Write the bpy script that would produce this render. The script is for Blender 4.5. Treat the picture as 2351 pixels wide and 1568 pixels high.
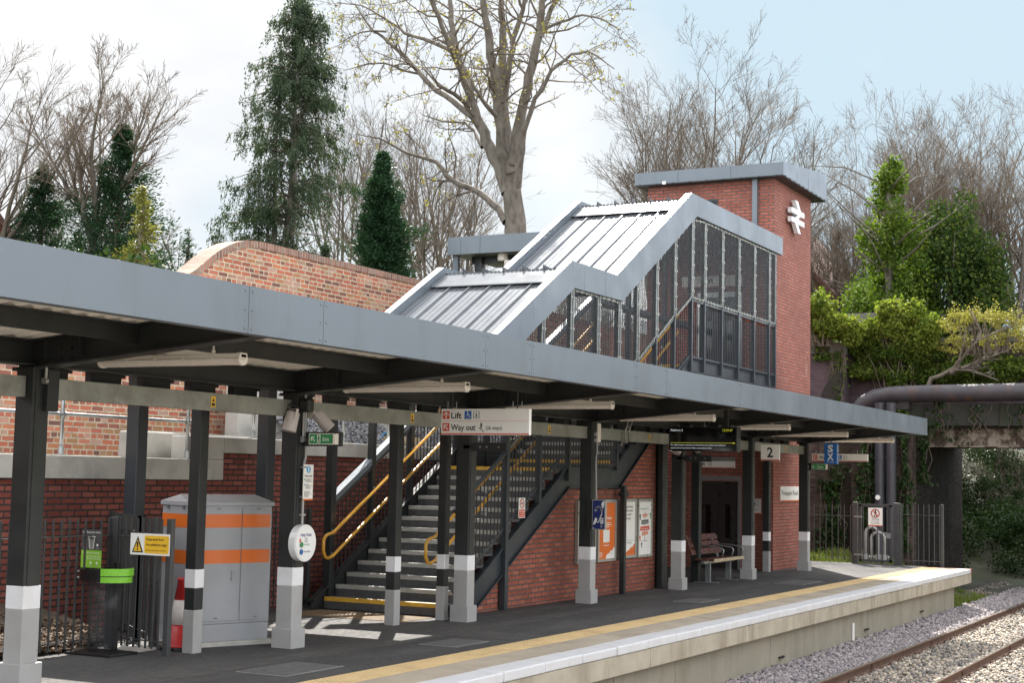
import bpy, math, random
import numpy as np
from mathutils import Vector, Matrix

R = math.radians
for ob in list(bpy.data.objects):
    bpy.data.objects.remove(ob)
SC = bpy.context.scene
COL = SC.collection

# ------------------------------------------------------------------ camera
FPX, CXP, CYP = 3473.3, 1175.5, 784.0          # focal length in pixels of a 2351 px wide picture
CAM = np.array([0.0, 0.0, 1.95])


def cam_rows(yaw=0.476582, pitch=0.0880413, roll=0.0198815):
    f = np.array([math.cos(yaw) * math.cos(pitch), math.sin(yaw) * math.cos(pitch), math.sin(pitch)])
    r = np.array([math.sin(yaw), -math.cos(yaw), 0.0])
    u = np.cross(r, f)
    c, s = math.cos(roll), math.sin(roll)
    return c * r + s * u, -s * r + c * u, f


RT, UP, FW = cam_rows()
cd = bpy.data.cameras.new('camera')
cam = bpy.data.objects.new('camera', cd)
COL.objects.link(cam)
cam.matrix_world = Matrix(((RT[0], UP[0], -FW[0], CAM[0]), (RT[1], UP[1], -FW[1], CAM[1]),
                           (RT[2], UP[2], -FW[2], CAM[2]), (0, 0, 0, 1)))
cd.sensor_width = 36.0
cd.lens = FPX / 2351.0 * 36.0
cd.clip_start = 0.1
cd.clip_end = 3000.0
SC.camera = cam


def at(x, y, D):
    """world point D metres in front of the viewpoint, on the ray of survey pixel x, y"""
    return CAM + D * (RT * ((x - CXP) / FPX) - UP * ((y - CYP) / FPX) + FW)


# ------------------------------------------------------------------ light
SUN_EL, SUN_AZ = R(45.0), R(29.4)              # azimuth measured from +X towards +Y
SUN_DIR = Vector((math.cos(SUN_EL) * math.cos(SUN_AZ), math.cos(SUN_EL) * math.sin(SUN_AZ), math.sin(SUN_EL)))
sd = bpy.data.lights.new('sun', 'SUN')
sd.energy = 4.6
sd.angle = R(0.6)
sd.color = (1.0, 0.95, 0.87)
sun = bpy.data.objects.new('sun', sd)
COL.objects.link(sun)
sun.rotation_euler = SUN_DIR.to_track_quat('Z', 'Y').to_euler()

W = bpy.data.worlds.new('World')
SC.world = W
W.use_nodes = True
nt = W.node_tree
nt.nodes.clear()
wo = nt.nodes.new('ShaderNodeOutputWorld')
bg = nt.nodes.new('ShaderNodeBackground')
bg.inputs['Strength'].default_value = 0.15
sky = nt.nodes.new('ShaderNodeTexSky')
sky.sky_type = 'NISHITA'
sky.sun_disc = False
sky.sun_elevation = SUN_EL
sky.sun_rotation = math.pi / 2 - SUN_AZ
sky.altitude = 100
sky.air_density = 1.0
sky.dust_density = 1.4
sky.ozone_density = 1.0
tc = nt.nodes.new('ShaderNodeTexCoord')
GEN = tc.outputs['Generated']


def wn(kind, **kw):
    n = nt.nodes.new(kind)
    for k, v in kw.items():
        setattr(n, k, v)
    return n


def wmath(op, a, b, clamp=False):
    n = wn('ShaderNodeMath', operation=op, use_clamp=clamp)
    for i, v in enumerate((a, b)):
        if isinstance(v, (int, float)):
            n.inputs[i].default_value = v
        else:
            nt.links.new(v, n.inputs[i])
    return n.outputs[0]


def wdir(v, lo, hi, to0, to1):
    """smooth weight of the sky direction against direction v"""
    d = wn('ShaderNodeVectorMath', operation='DOT_PRODUCT')
    d.inputs[1].default_value = Vector(v).normalized()
    nt.links.new(GEN, d.inputs[0])
    m = wn('ShaderNodeMapRange', interpolation_type='SMOOTHSTEP')
    for k, q in zip(('From Min', 'From Max', 'To Min', 'To Max'), (lo, hi, to0, to1)):
        m.inputs[k].default_value = q
    nt.links.new(d.outputs['Value'], m.inputs['Value'])
    return m.outputs[0]


def wnoise(sc, det, loc, scl=(1, 1, 2.0), ro=0.55):
    mp = wn('ShaderNodeMapping')
    mp.inputs['Scale'].default_value = scl
    mp.inputs['Location'].default_value = loc
    nt.links.new(GEN, mp.inputs['Vector'])
    n = wn('ShaderNodeTexNoise')
    n.inputs['Scale'].default_value = sc
    n.inputs['Detail'].default_value = det
    n.inputs['Roughness'].default_value = ro
    nt.links.new(mp.outputs[0], n.inputs['Vector'])
    return n.outputs['Fac']


def wmix(f, a, b):
    m = wn('ShaderNodeMix', data_type='RGBA')
    for s, v in ((0, f), (6, a), (7, b)):
        if isinstance(v, (int, float)):
            m.inputs[s].default_value = v
        elif isinstance(v, tuple):
            m.inputs[s].default_value = (*v, 1)
        else:
            nt.links.new(v, m.inputs[s])
    return m.outputs[2]


# cover of broken cloud: thickest in the middle of this view and overhead, an opening of pale blue to the right
cover = wmath('ADD', wnoise(2.6, 7, (0.35, 0.1, 0.0), (1, 1, 1.7), 0.5), wdir((0.97, 0.02, 0.30), 0.905, 0.998, 0.12, -0.33))
cover = wmath('ADD', cover, wdir((0.62, 0.74, 0.12), 0.93, 0.998, 0.0, 0.14))
fac = wmath('MULTIPLY', wmath('SUBTRACT', cover, 0.43), 4.6, True)
lump = wmath('MULTIPLY', wmath('SUBTRACT', wnoise(4.2, 6, (1.3, 0.4, 0.2), (1, 1, 1.8)), 0.36), 3.2, True)
low = wdir((0.80, 0.55, 0.12), 0.55, 0.90, 0.0, 1.0)          # the hazy quarter ahead, thinner and duller than the cloud overhead
cl_hi = wmix(lump, (5.6, 5.7, 5.9), (8.4, 8.3, 8.1))
cl_lo = wmix(lump, (2.28, 2.33, 2.40), (2.85, 2.85, 2.82))
cloud = wmix(low, cl_hi, cl_lo)
blue = wmix(low, sky.outputs['Color'], (1.62, 2.02, 2.30))
L = nt.links.new
L(wmix(fac, blue, cloud), bg.inputs['Color'])
L(bg.outputs['Background'], wo.inputs['Surface'])

SC.view_settings.view_transform = 'Standard'
SC.view_settings.look = 'None'
SC.view_settings.exposure = 1.45
SC.view_settings.gamma = 1.0
SC.render.engine = 'CYCLES'
SC.cycles.max_bounces = 6
SC.cycles.transparent_max_bounces = 8


# ------------------------------------------------------------------ materials
def _nodes(name):
    m = bpy.data.materials.new(name)
    m.use_nodes = True
    t = m.node_tree
    t.nodes.clear()
    o = t.nodes.new('ShaderNodeOutputMaterial')
    b = t.nodes.new('ShaderNodeBsdfPrincipled')
    t.links.new(b.outputs[0], o.inputs[0])
    return m, t, b, o


def _noise(t, scale, detail=4, vec=None, rough=0.55, stretch=None):
    n = t.nodes.new('ShaderNodeTexNoise')
    n.inputs['Scale'].default_value = scale
    n.inputs['Detail'].default_value = detail
    n.inputs['Roughness'].default_value = rough
    if vec is None:
        g = t.nodes.new('ShaderNodeNewGeometry')
        vec = g.outputs['Position']
    if stretch:
        k = t.nodes.new('ShaderNodeMapping')
        k.inputs['Scale'].default_value = stretch
        t.links.new(vec, k.inputs['Vector'])
        vec = k.outputs['Vector']
    t.links.new(vec, n.inputs['Vector'])
    return n.outputs['Fac']


def _ramp(t, fac, stops, interp='LINEAR'):
    c = t.nodes.new('ShaderNodeValToRGB')
    c.color_ramp.interpolation = interp
    e = c.color_ramp.elements
    while len(e) < len(stops):
        e.new(0.5)
    for i, (p, col) in enumerate(stops):
        e[i].position = p
        e[i].color = (*col, 1)
    t.links.new(fac, c.inputs['Fac'])
    return c.outputs['Color']


def _mix(t, a, b, fac, mode='MIX'):
    m = t.nodes.new('ShaderNodeMix')
    m.data_type = 'RGBA'
    m.blend_type = mode
    for s, v in ((6, a), (7, b), (0, fac)):
        if hasattr(v, 'is_output') or hasattr(v, 'links'):
            t.links.new(v, m.inputs[s])
        elif s == 0:
            m.inputs[0].default_value = v
        else:
            m.inputs[s].default_value = (*v, 1)
    return m.outputs[2]


def _bump(t, b, h, strength, dist=0.01):
    k = t.nodes.new('ShaderNodeBump')
    k.inputs['Strength'].default_value = strength
    k.inputs['Distance'].default_value = dist
    t.links.new(h, k.inputs['Height'])
    t.links.new(k.outputs[0], b.inputs['Normal'])


def mat(name, col, rough=0.55, metal=0.0, var=0.12, vs=2.5, bump=0.0, bs=60.0, spec=0.5, coat=0.0,
        stain=None, sscale=1.2, samt=0.5, stretch=None, rvar=0.12, sw=(0.48, 0.66)):
    """painted / plain surface: two scales of colour mottling, uneven gloss, optional stains and grain"""
    m, t, b, o = _nodes(name)
    n1 = _noise(t, vs, 5)
    lo = tuple(c * (1 - var) for c in col)
    hi = tuple(min(1, c * (1 + var)) for c in col)
    c = _ramp(t, n1, [(0.3, lo), (0.7, hi)])
    if stain:
        n2 = _noise(t, sscale, 7, rough=0.65, stretch=stretch)
        f = _ramp(t, n2, [(sw[0], (0, 0, 0)), (sw[1], (samt, samt, samt))])
        c = _mix(t, c, stain, f)
    t.links.new(c, b.inputs['Base Color'])
    n3 = _noise(t, vs * 2.3, 4)
    r = _ramp(t, n3, [(0.3, (max(0.02, rough - rvar),) * 3), (0.7, (min(1, rough + rvar),) * 3)])
    t.links.new(r, b.inputs['Roughness'])
    b.inputs['Metallic'].default_value = metal
    b.inputs['Specular IOR Level'].default_value = spec
    b.inputs['Coat Weight'].default_value = coat
    if bump:
        _bump(t, b, _noise(t, bs, 3), bump)
    return m


def brick_mat(name, stops, mortar, bw=0.225, bh=0.075, ms=0.010, rough=0.8, bump=0.5, offset=0.5,
              white=None, dirt=None, spec=0.3, freq=2, squash=1.0, sfreq=2):
    m, t, b, o = _nodes(name)
    uv = t.nodes.new('ShaderNodeUVMap').outputs[0]
    k = t.nodes.new('ShaderNodeTexBrick')
    k.offset = offset
    k.offset_frequency = freq
    k.squash = squash
    k.squash_frequency = sfreq
    for nme, v in (('Scale', 1.0), ('Mortar Size', ms), ('Mortar Smooth', 0.15), ('Bias', 0.0),
                   ('Brick Width', bw), ('Row Height', bh)):
        k.inputs[nme].default_value = v
    k.inputs['Color1'].default_value = (0, 0, 0, 1)
    k.inputs['Color2'].default_value = (1, 1, 1, 1)
    k.inputs['Mortar'].default_value = (0.5, 0.5, 0.5, 1)
    # slightly wavy courses
    w = t.nodes.new('ShaderNodeVectorMath')
    w.operation = 'MULTIPLY_ADD'
    wn = t.nodes.new('ShaderNodeTexNoise')
    wn.inputs['Scale'].default_value = 6
    t.links.new(uv, wn.inputs['Vector'])
    t.links.new(wn.outputs['Color'], w.inputs[0])
    w.inputs[1].default_value = (0.008, 0.008, 0)
    t.links.new(uv, w.inputs[2])
    t.links.new(w.outputs[0], k.inputs['Vector'])
    c = _ramp(t, k.outputs['Color'], stops)
    n = _noise(t, 22, 5, rough=0.7)
    c = _mix(t, c, (1.25, 1.2, 1.18), _ramp(t, n, [(0.35, (0, 0, 0)), (0.8, (0.75,) * 3)]), 'MULTIPLY')
    n0 = _noise(t, 1.1, 5)
    c = _mix(t, c, (0.62, 0.6, 0.6), _ramp(t, n0, [(0.4, (0, 0, 0)), (0.75, (0.8,) * 3)]), 'MULTIPLY')
    mo = _mix(t, mortar, tuple(x * 0.55 for x in mortar), _ramp(t, _noise(t, 9, 4), [(0.4, (0, 0, 0)), (0.7, (1, 1, 1))]))
    c = _mix(t, c, mo, k.outputs['Fac'])
    if white:
        col, sc, lo, hi = white
        nw = _noise(t, sc, 8, rough=0.72, stretch=(1, 1, 0.45))
        c = _mix(t, c, col, _ramp(t, nw, [(lo, (0, 0, 0)), (hi, (0.8,) * 3)]))
    if dirt:
        col, sc, lo, hi = dirt
        nw = _noise(t, sc, 6, rough=0.65, stretch=(1, 1, 0.35))
        c = _mix(t, c, col, _ramp(t, nw, [(lo, (0, 0, 0)), (hi, (0.85,) * 3)]))
    t.links.new(c, b.inputs['Base Color'])
    b.inputs['Roughness'].default_value = rough
    b.inputs['Specular IOR Level'].default_value = spec
    inv = t.nodes.new('ShaderNodeMath')
    inv.operation = 'MULTIPLY_ADD'
    t.links.new(k.outputs['Fac'], inv.inputs[0])
    inv.inputs[1].default_value = -1.0
    t.links.new(n, inv.inputs[2])
    _bump(t, b, inv.outputs[0], bump, 0.008)
    return m


def leaf_mat(name, stops, trans=0.35, rough=0.45, tint=(1.0, 1.1, 0.5)):
    m, t, b, o = _nodes(name)
    g = t.nodes.new('ShaderNodeNewGeometry')
    n = _noise(t, 0.8, 3)
    a = t.nodes.new('ShaderNodeMath')
    a.operation = 'MULTIPLY_ADD'
    a.inputs[1].default_value = 0.6
    t.links.new(g.outputs['Random Per Island'], a.inputs[0])
    s = t.nodes.new('ShaderNodeMath')
    s.operation = 'MULTIPLY'
    s.inputs[1].default_value = 0.45
    t.links.new(n, s.inputs[0])
    t.links.new(s.outputs[0], a.inputs[2])
    c = _ramp(t, a.outputs[0], stops)
    t.links.new(c, b.inputs['Base Color'])
    b.inputs['Roughness'].default_value = rough
    b.inputs['Specular IOR Level'].default_value = 0.12
    tr = t.nodes.new('ShaderNodeBsdfTranslucent')
    t.links.new(_mix(t, c, tint, 1.0, 'MULTIPLY'), tr.inputs['Color'])
    ms = t.nodes.new('ShaderNodeMixShader')
    ms.inputs[0].default_value = trans
    t.links.new(b.outputs[0], ms.inputs[1])
    t.links.new(tr.outputs[0], ms.inputs[2])
    t.links.new(ms.outputs[0], o.inputs[0])
    return m


def stone_mat(name, stops, rough=0.85):
    m, t, b, o = _nodes(name)
    g = t.nodes.new('ShaderNodeNewGeometry')
    c = _ramp(t, g.outputs['Random Per Island'], stops)
    n = _noise(t, 45, 4)
    c = _mix(t, c, (0.55, 0.53, 0.5), _ramp(t, n, [(0.35, (0, 0, 0)), (0.7, (0.8,) * 3)]), 'MULTIPLY')
    t.links.new(c, b.inputs['Base Color'])
    b.inputs['Roughness'].default_value = rough
    _bump(t, b, n, 0.4)
    return m


MT = {}
MT['fascia'] = mat('fascia_paint', (0.145, 0.172, 0.200), 0.40, 0.2, 0.06, 0.6, bump=0.06, bs=1.6, rvar=0.08,
                   stain=(0.095, 0.105, 0.112), sscale=3.4, samt=0.45, stretch=(1, 1, 0.16), sw=(0.52, 0.8))
MT['roof'] = mat('roof_sheet_metal', (0.18, 0.19, 0.205), 0.14, 0.45, 0.08, 1.5, rvar=0.02, stain=(0.15, 0.155, 0.16), sscale=2.0, samt=0.4)
MT['steel'] = mat('anthracite_steel', (0.022, 0.0245, 0.025), 0.45, 0.0, 0.12, 2.0, bump=0.03, bs=150,
                  stain=(0.040, 0.040, 0.036), sscale=1.7, samt=0.4, spec=0.35)
MT['steel_blue'] = mat('stair_steel_paint', (0.036, 0.043, 0.050), 0.40, 0.1, 0.1, 2.0, bump=0.03, bs=150)
MT['white_dull'] = mat('weathered_white_pipe', (0.34, 0.35, 0.35), 0.5, 0, 0.12, 5.0, stain=(0.18, 0.17, 0.15), sscale=6, samt=0.5)
MT['fence'] = mat('fence_steel', (0.055, 0.058, 0.060), 0.38, 0.1, 0.12, 3.0)
MT['galv'] = mat('galvanised_steel', (0.36, 0.38, 0.385), 0.36, 0.7, 0.12, 9.0, rvar=0.1)
MT['galv_dull'] = mat('galvanised_trunking', (0.32, 0.33, 0.30), 0.42, 0.55, 0.14, 2.0,
                      stain=(0.14, 0.13, 0.10), sscale=3.0, samt=0.5)
MT['white'] = mat('white_paint', (0.76, 0.76, 0.78), 0.5, 0, 0.05, 3.0, stain=(0.5, 0.49, 0.46), sscale=3.5, samt=0.25)
MT['grey_paint'] = mat('light_grey_paint', (0.36, 0.355, 0.35), 0.5, 0, 0.06, 2.0, stain=(0.27, 0.26, 0.25), sscale=3.0, samt=0.35)
MT['soffit'] = mat('soffit_sheet', (0.84, 0.80, 0.73), 0.5, 0, 0.05, 1.5)
MT['lamp'] = mat('lamp_plastic', (0.74, 0.69, 0.62), 0.35, 0, 0.06, 3.0)
MT['lens'] = mat('lamp_diffuser', (0.78, 0.72, 0.65), 0.22, 0, 0.04, 6.0, coat=0.3)
MT['asphalt'] = mat('asphalt', (0.050, 0.048, 0.047), 0.86, 0, 0.3, 9.0, bump=0.5, bs=120, stain=(0.105, 0.100, 0.094),
                    sscale=0.7, samt=0.7, sw=(0.46, 0.72), stretch=(0.5, 1.6, 1))
MT['asphalt_old'] = mat('platform_paving', (0.37, 0.315, 0.24), 0.85, 0, 0.14, 1.6, bump=0.25, bs=140,
                        stain=(0.22, 0.185, 0.14), sscale=1.1, samt=0.55)
MT['buff'] = mat('buff_paving', (0.20, 0.135, 0.075), 0.85, 0, 0.15, 3.0, bump=0.3, bs=100, stain=(0.09, 0.07, 0.05), sscale=1.5, samt=0.7)
MT['asphalt_patch'] = mat('asphalt_repair', (0.066, 0.063, 0.060), 0.9, 0, 0.3, 12.0, bump=0.5, bs=110, stain=(0.10, 0.095, 0.088), sscale=1.5, samt=0.6)
MT['tactile'] = mat('tactile_paving', (0.58, 0.42, 0.21), 0.75, 0, 0.1, 2.5, bump=0.2, bs=120,
                    stain=(0.36, 0.26, 0.14), sscale=2.0, samt=0.5)
MT['coping'] = mat('coping_paint', (0.57, 0.57, 0.58), 0.5, 0, 0.05, 3.0, bump=0.1, bs=60, stain=(0.5, 0.48, 0.44),
                   sscale=4.0, samt=0.4)
MT['precast'] = mat('precast_concrete', (0.385, 0.34, 0.265), 0.85, 0, 0.14, 3.0, bump=0.25, bs=80,
                    stain=(0.23, 0.19, 0.13), sscale=2.5, samt=0.75, stretch=(1, 1, 0.2))
MT['wallpanel'] = mat('concrete_panel', (0.285, 0.262, 0.208), 0.85, 0, 0.12, 1.6, bump=0.15, bs=60,
                      stain=(0.20, 0.18, 0.13), sscale=3.5, samt=0.55, stretch=(1, 1, 0.12))
MT['concrete'] = mat('cast_concrete', (0.46, 0.445, 0.41), 0.85, 0, 0.1, 2.0, bump=0.15, bs=50,
                     stain=(0.30, 0.29, 0.26), sscale=1.8, samt=0.7)
MT['tread'] = mat('tread_metal', (0.10, 0.10, 0.10), 0.6, 0.3, 0.2, 12.0)
MT['nosing'] = mat('nosing_strip', (0.40, 0.39, 0.355), 0.6, 0, 0.1, 8.0, stain=(0.32, 0.30, 0.27), sscale=9, samt=0.5)
MT['yellow'] = mat('yellow_nosing', (0.68, 0.40, 0.05), 0.5, 0, 0.1, 8.0, stain=(0.35, 0.2, 0.04), sscale=9, samt=0.4)
MT['handrail'] = mat('yellow_handrail', (0.66, 0.34, 0.035), 0.35, 0, 0.08, 6.0, coat=0.3)
MT['orange'] = mat('orange_paint', (0.66, 0.145, 0.018), 0.45, 0, 0.04, 2.0)
MT['cabinet'] = mat('cabinet_paint', (0.315, 0.325, 0.345), 0.42, 0, 0.04, 1.5, bump=0.02, bs=120, stain=(0.25, 0.25, 0.25), sscale=2, samt=0.25)
MT['sign_white'] = mat('sign_white', (0.80, 0.79, 0.76), 0.4, 0, 0.02, 2.0)
MT['sign_red'] = mat('sign_red', (0.62, 0.075, 0.03), 0.4, 0, 0.04, 4.0)
MT['sign_black'] = mat('sign_black', (0.015, 0.015, 0.016), 0.4, 0, 0.05, 4.0)
MT['sign_blue'] = mat('sign_blue', (0.012, 0.125, 0.42), 0.4, 0, 0.04, 4.0)
MT['sign_navy'] = mat('sign_navy', (0.014, 0.025, 0.14), 0.35, 0, 0.05, 4.0)
MT['sign_green'] = mat('sign_green', (0.012, 0.26, 0.075), 0.35, 0, 0.05, 4.0)
MT['sign_yellow'] = mat('sign_yellow', (0.80, 0.48, 0.03), 0.4, 0, 0.03, 4.0)
MT['sign_lime'] = mat('sign_lime', (0.25, 0.52, 0.04), 0.35, 0, 0.04, 4.0)
MT['sign_grey'] = mat('sign_grey', (0.075, 0.075, 0.075), 0.4, 0, 0.04, 4.0)
MT['sky_blue'] = mat('info_blue', (0.03, 0.33, 0.62), 0.4, 0, 0.04, 4.0)
MT['purple'] = mat('help_purple', (0.06, 0.045, 0.22), 0.4, 0, 0.04, 4.0)
MT['black'] = mat('black_plastic', (0.012, 0.012, 0.013), 0.35, 0, 0.1, 5.0)
MT['screen'] = mat('screen_glass', (0.003, 0.003, 0.004), 0.08, 0, 0.1, 5.0, rvar=0.02)
MT['speaker'] = mat('speaker_plastic', (0.55, 0.49, 0.47), 0.45, 0, 0.04, 4.0)
MT['alu'] = mat('aluminium_frame', (0.44, 0.44, 0.40), 0.35, 0.5, 0.08, 3.0)
MT['plastic_white'] = mat('white_plastic', (0.74, 0.75, 0.76), 0.22, 0, 0.02, 3.0, coat=0.4)
MT['cone_red'] = mat('cone_red', (0.52, 0.03, 0.03), 0.4, 0, 0.08, 6.0)
MT['cone_white'] = mat('cone_sleeve', (0.70, 0.63, 0.60), 0.4, 0, 0.06, 6.0)
MT['lime'] = mat('bin_lime', (0.20, 0.55, 0.025), 0.3, 0, 0.05, 4.0, coat=0.3)
MT['wood'] = mat('bench_slats', (0.105, 0.030, 0.020), 0.4, 0, 0.25, 14.0, coat=0.2, stretch=None)
MT['light_wood'] = mat('timber_edge', (0.42, 0.34, 0.22), 0.6, 0, 0.2, 12.0)
MT['pipe'] = mat('rusty_pipe', (0.042, 0.036, 0.042), 0.5, 0, 0.25, 2.0, bump=0.08, bs=25, stain=(0.105, 0.045, 0.025),
                 sscale=2.2, samt=0.7, sw=(0.55, 0.66))
MT['pipe_dark'] = mat('black_pipe', (0.040, 0.040, 0.050), 0.4, 0, 0.15, 3.0)
MT['dark_conc'] = mat('weathered_concrete', (0.048, 0.048, 0.044), 0.9, 0, 0.25, 1.5, bump=0.4, bs=30, stain=(0.03, 0.035, 0.02),
                      sscale=1.3, samt=0.85, stretch=(1, 1, 0.4))
MT['peel'] = mat('peeling_girder', (0.26, 0.225, 0.18), 0.7, 0, 0.15, 3.0, bump=0.4, bs=30, stain=(0.05, 0.028, 0.016),
                 sscale=2.4, samt=0.97, sw=(0.43, 0.53))
MT['black_steel'] = mat('girder_underside', (0.020, 0.018, 0.016), 0.8, 0, 0.3, 2.0)
MT['rail_top'] = mat('rail_running_face', (0.46, 0.42, 0.38), 0.22, 0.85, 0.08, 4.0)
MT['rust'] = mat('rail_rust', (0.115, 0.062, 0.040), 0.75, 0.1, 0.25, 6.0, bump=0.3, bs=60)
MT['sleeper'] = mat('sleeper_concrete', (0.40, 0.32, 0.25), 0.9, 0, 0.15, 4.0, bump=0.3, bs=60)
MT['soil'] = mat('soil', (0.085, 0.060, 0.042), 0.95, 0, 0.4, 5.0, bump=1.0, bs=35, stain=(0.22, 0.16, 0.11), sscale=6, samt=0.6)
MT['earth'] = mat('earth_bank', (0.060, 0.058, 0.035), 0.95, 0, 0.4, 0.9, bump=1.0, bs=15, stain=(0.05, 0.075, 0.02), sscale=1.0, samt=0.8)
MT['trackbed'] = mat('trackbed', (0.16, 0.145, 0.135), 0.95, 0, 0.4, 14.0, bump=1.0, bs=30)
MT['cover'] = mat('cover_plate', (0.155, 0.155, 0.155), 0.6, 0.3, 0.15, 6.0, bump=0.3, bs=80)
MT['door'] = mat('lift_door', (0.045, 0.042, 0.042), 0.35, 0.4, 0.08, 2.0)
MT['mesh'] = mat('mesh_wire', (0.030, 0.034, 0.038), 0.5, 0.2, 0.1, 4.0)
MT['stone_dark'] = mat('stone_capping', (0.16, 0.155, 0.14), 0.9, 0, 0.2, 2.0, bump=0.3, bs=40, stain=(0.07, 0.07, 0.05), sscale=1.5, samt=0.7)
MT['tile'] = mat('roof_tiles', (0.115, 0.055, 0.042), 0.85, 0, 0.3, 8.0, bump=0.6, bs=12)
MT['blue_hose'] = mat('blue_hose', (0.02, 0.22, 0.48), 0.4)
MT['bark'] = mat('bark_pale', (0.165, 0.145, 0.122), 0.9, 0, 0.3, 3.0, bump=1.0, bs=14, stain=(0.07, 0.056, 0.043), sscale=9.0,
                 samt=0.75, stretch=(1, 1, 0.25))
MT['bark_dark'] = mat('bark_dark', (0.14, 0.115, 0.09), 0.9, 0, 0.3, 3.0, bump=0.6, bs=18, stain=(0.10, 0.095, 0.055), sscale=2.0, samt=0.5)
MT['twig'] = mat('twigs', (0.135, 0.108, 0.083), 0.85, 0, 0.3, 2.0)
MT['twig_red'] = mat('twigs_brown', (0.145, 0.112, 0.082), 0.85, 0, 0.3, 2.0)

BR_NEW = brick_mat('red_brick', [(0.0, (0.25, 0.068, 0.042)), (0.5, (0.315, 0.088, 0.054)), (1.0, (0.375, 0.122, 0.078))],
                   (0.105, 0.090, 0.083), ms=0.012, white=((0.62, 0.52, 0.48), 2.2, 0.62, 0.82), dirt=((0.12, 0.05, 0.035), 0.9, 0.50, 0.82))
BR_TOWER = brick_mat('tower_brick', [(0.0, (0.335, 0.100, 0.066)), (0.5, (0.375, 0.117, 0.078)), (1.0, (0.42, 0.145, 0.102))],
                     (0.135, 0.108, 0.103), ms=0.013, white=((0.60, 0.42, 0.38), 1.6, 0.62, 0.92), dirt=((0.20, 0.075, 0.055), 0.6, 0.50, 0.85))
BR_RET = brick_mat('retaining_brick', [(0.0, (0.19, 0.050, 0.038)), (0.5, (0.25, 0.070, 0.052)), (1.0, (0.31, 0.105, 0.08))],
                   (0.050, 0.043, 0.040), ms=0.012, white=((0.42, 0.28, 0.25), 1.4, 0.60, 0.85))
BR_OLD = brick_mat('weathered_brick', [(0.0, (0.17, 0.085, 0.07)), (0.14, (0.27, 0.10, 0.07)), (0.3, (0.46, 0.145, 0.08)),
                                       (0.45, (0.40, 0.125, 0.08)), (0.6, (0.50, 0.20, 0.12)), (0.72, (0.42, 0.27, 0.21)),
                                       (0.84, (0.33, 0.19, 0.09)), (1.0, (0.52, 0.18, 0.09))],
                   (0.56, 0.46, 0.33), bw=0.235, bh=0.078, ms=0.012, bump=0.7, freq=2, squash=0.55, sfreq=3)
BR_DARK = brick_mat('engineering_brick', [(0.0, (0.055, 0.038, 0.040)), (0.5, (0.088, 0.058, 0.055)), (1.0, (0.12, 0.085, 0.066))],
                    (0.085, 0.078, 0.070), bump=0.6, dirt=((0.016, 0.017, 0.010), 0.8, 0.36, 0.62),
                    white=((0.30, 0.29, 0.27), 1.8, 0.70, 0.84), spec=0.05)
BR_SHADE = brick_mat('shaded_brick', [(0.0, (0.022, 0.019, 0.018)), (0.6, (0.040, 0.032, 0.030)), (1.0, (0.062, 0.050, 0.044))], (0.050, 0.046, 0.042), bump=0.6,
                    dirt=((0.012, 0.012, 0.009), 0.9, 0.42, 0.7), white=((0.26, 0.25, 0.24), 1.1, 0.66, 0.80), spec=0.03)  # brick and dirt tones darkened for the shade of deck and trees
BR_PURPLE = brick_mat('blue_brick', [(0.0, (0.075, 0.052, 0.068)), (1.0, (0.125, 0.075, 0.085))], (0.10, 0.085, 0.085), bump=0.6)
BR_HOUSE = brick_mat('house_brick', [(0.0, (0.17, 0.105, 0.05)), (1.0, (0.25, 0.165, 0.085))], (0.20, 0.16, 0.11), bump=0.5)


# ------------------------------------------------------------------ building helpers
ORG = {}


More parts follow.
